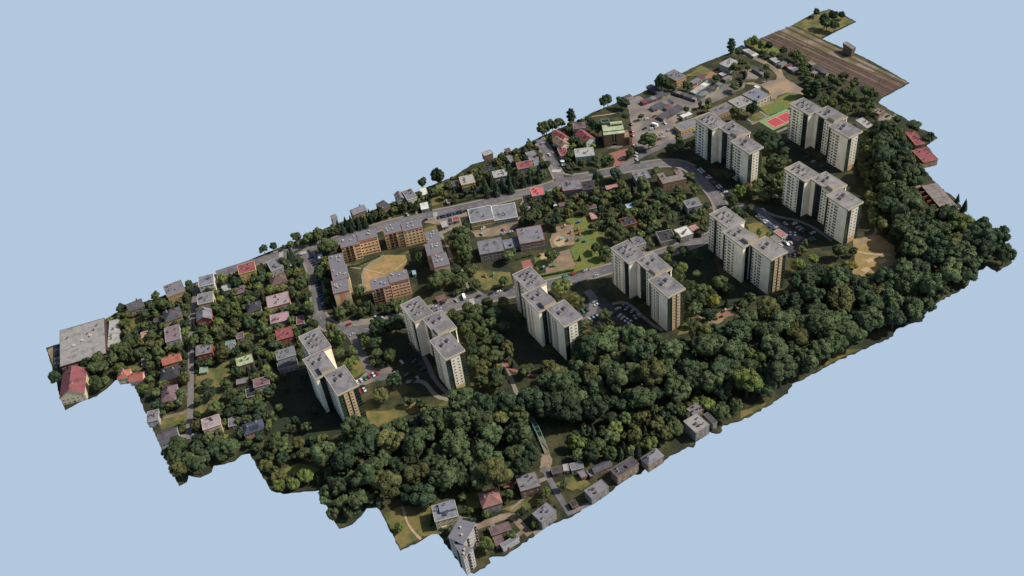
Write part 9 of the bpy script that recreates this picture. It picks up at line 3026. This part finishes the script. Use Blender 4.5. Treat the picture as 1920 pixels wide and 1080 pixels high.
def poplar(seed):
    rg = random.Random(seed); m = MB(); cs = []
    for k in range(22):
        z = -1+2*(k+.5)/22; q = .75*math.sqrt(max(.05, 1-abs(z)**2.2)); a = k*2.399; rr = rg.uniform(.34, .5)*max(.5, q); c = (q*.5*math.cos(a), q*.5*math.sin(a), z*2.3); cs.append((c, rr)); lobe(m, c, rr, rg, False, 1.5, .3)
    leaves(m, cs, 700, .09, rg); return m
def conifer(seed):
    rg = random.Random(seed); m = MB(); T = 8
    for k in range(T):                          # z 0..1 scaled later; radius 1 at the base
        z0 = k/T; r = (1-z0)**.85; N = 14; i = len(m.v); zt = z0+1.9/T
        m.v.append((0, 0, min(zt, 1.02)))
        for q in range(N): a = q*2*math.pi/N+k; rr = r*(1. if q % 2 else .62)*rg.uniform(.85, 1.12); m.v.append((rr*math.cos(a), rr*math.sin(a), z0+rg.uniform(-.02, .02)))
        for q in range(N): m.f.append((i, i+1+q, i+1+(q+1) % N)); m.m.append(0)
        m.f.append(tuple(i+1+q for q in reversed(range(N)))); m.m.append(0)
    for _ in range(420):
        z = rg.random()**1.3; a = rg.uniform(0, 6.28); r = (1-z)**.85*rg.uniform(.6, 1.02); p = Vector((r*math.cos(a), r*math.sin(a), z)); u = Vector((math.cos(a), math.sin(a), -.25))*.13; w = Vector((-math.sin(a), math.cos(a), rg.uniform(-.3, .3)))*.07
        m.quad([p-u-w, p+u-w*.3, p+u+w*.3, p-u+w])
    return m
def shrub(seed):
    rg = random.Random(seed); m = MB(); cs = []
    for k in range(6):
        a = rg.uniform(0, 6.28); e = rg.uniform(.1, .55); c = (e*math.cos(a), e*math.sin(a), rg.uniform(.3, .75)); r = rg.uniform(.34, .55); cs.append((c, r)); lobe(m, c, r, rg, False, .9, .3)
    leaves(m, cs, 160, .12, rg); return m
def trunk(kind):
    m = MB()
    if kind == 'b':
        m.tube((0,0,0), (.02,.01,.62), .075, .045, 7)
        for a in (0.4, 2.3, 4.4): m.tube((.015,.01,.45), (.2*math.cos(a),.2*math.sin(a),.82), .035, .012, 5)
    else: m.tube((0,0,0), (0,0,.9), .03, .008, 7)
    return m.mesh('trunk', M_BARK)
TRK = {'b': trunk('b'), 'c': trunk('c')}
PROTO = {}
def crown_mesh(kind, tone, v):
    key = (kind, tone, v)
    if key not in PROTO:
        gk = (kind, v)
        if gk not in GEO: GEO[gk] = {'b': lambda: broad(100+v*7, 17+v % 4), 'p': lambda: poplar(300+v), 'c': lambda: conifer(400+v), 's': lambda: shrub(500+v)}[kind]()
        PROTO[key] = GEO[gk].mesh('crown', fmat(tone))
    return PROTO[key]
GEO = {}
TT = {'': 'mid green', 'k': 'dark green', 'o': 'olive', 'l': 'light green', 'y': 'yellowish'}
def near_text(x, y): return min(LANDMARKS, key=lambda q: (q[0]-x)**2+(q[1]-y)**2)[2]
vr = random.Random(77)
for kind, x, y, r, H, tone, grp in TREES:
    nm, cat, what = {'c': ('conifer_tree', 'conifer', 'pointed conifer'), 'p': ('poplar_tree', 'poplar', 'tall narrow poplar')}.get(kind) or {'f': ('woodland_tree', 'tree', 'woodland tree'), 'g': ('garden_tree', 'garden tree', 'garden tree')}.get(grp, ('park_tree', 'tree', 'round crowned tree') if r >= 3.6 else ('young_tree', 'tree', 'young round tree'))
    tn = 'c' if kind == 'c' else (tone or ('f' if grp == 'f' else ''))
    size = 'large' if r > 6 else ('small' if r < 2.8 else 'medium')
    lab = f"{size} {'dark green' if kind == 'c' else TT[tone]} {what} {near_text(x, y)}"
    t = link(nm, None, loc=(x, y, 0), rz=vr.uniform(0, 6.28), label=lab, cat=cat, group=lab)
    cr = link('crown', crown_mesh(kind, tn, vr.randrange({'b': 14, 'c': 4, 'p': 3}[kind])), t)
    if kind == 'b': cr.location = (0, 0, H-r*.92); cr.scale = (r*vr.uniform(.82, 1.22), r*vr.uniform(.82, 1.18), r*vr.uniform(.78, 1.25)) if grp != 'f' else (r, r*vr.uniform(.85, 1.15), r*vr.uniform(.8, 1.1)); tk = link('trunk', TRK['b'], t); tk.scale = (H*.42, H*.42, H)
    elif kind == 'c': cr.location = (0, 0, H*.06); cr.scale = (r, r, H*.93); tk = link('trunk', TRK['c'], t); tk.scale = (H*.5, H*.5, H)
    else: cr.location = (0, 0, H*.53); cr.scale = (r*1.75, r*1.75, H*.2); tk = link('trunk', TRK['b'], t); tk.scale = (H*.3, H*.3, H*.8)
for x, y, r, tone in SHRUBS:
    lab = f'low {TT[tone]} shrub {near_text(x, y)}'
    o = link('shrub', crown_mesh('s', tone or 's', vr.randrange(5)), None, loc=(x, y, -.05), rz=vr.uniform(0, 6.28), label=lab, cat='shrub', group=lab); o.scale = (r, r, r*vr.uniform(.8, 1.2))
for k, (P, lab) in enumerate(HEDGES):
    m = MB(); rg = random.Random(k); cs = []
    for (a, b) in zip(P, P[1:]):
        L = math.hypot(b[0]-a[0], b[1]-a[1]); nn = max(2, int(L/1.3))
        for q in range(nn+1): c = (a[0]+(b[0]-a[0])*q/nn-P[0][0], a[1]+(b[1]-a[1])*q/nn-P[0][1], .8); cs.append((c, 1.)); lobe(m, c, rg.uniform(.85, 1.1), rg, False, .95)
    leaves(m, cs, 60*len(cs)//4, .16, rg); m.build('hedge', fmat('k'), loc=(P[0][0], P[0][1], 0), label=lab, cat='hedge')
# undergrowth of the wood, too dense to count
ug = MB(); rg = random.Random(5)
def inside(x, y, P):
    c = False; j = len(P)-1
    for i in range(len(P)):
        if (P[i][1] > y) != (P[j][1] > y) and x < (P[j][0]-P[i][0])*(y-P[i][1])/(P[j][1]-P[i][1])+P[i][0]: c = not c
        j = i
    return c
fx0, fx1 = min(p[0] for p in FOREST), max(p[0] for p in FOREST); fy0, fy1 = min(p[1] for p in FOREST), max(p[1] for p in FOREST); cs = []
for _ in range(5200):
    x, y = rg.uniform(fx0, fx1), rg.uniform(fy0, fy1)
    if not inside(x, y, FOREST) or not inside(x, y, OUTLINE) or any(inside(x, y, P) for m_, P in SHEETS if m_ != 'lawn'): continue
    if any(abs(x-h[1]) < h[3]*.7+1.5 and abs(y-h[2]) < h[4]*.7+1.5 for h in HOUSES): continue
    r = rg.uniform(.8, 2.0); c = (x, y, r*.4); cs.append((c, r)); lobe(ug, c, r, rg, False, .8, .3)
leaves(ug, cs, 6000, .3, rg)
ug.build('undergrowth', fmat('k'), label='dense dark undergrowth of the wood', cat='undergrowth', kind='stuff')
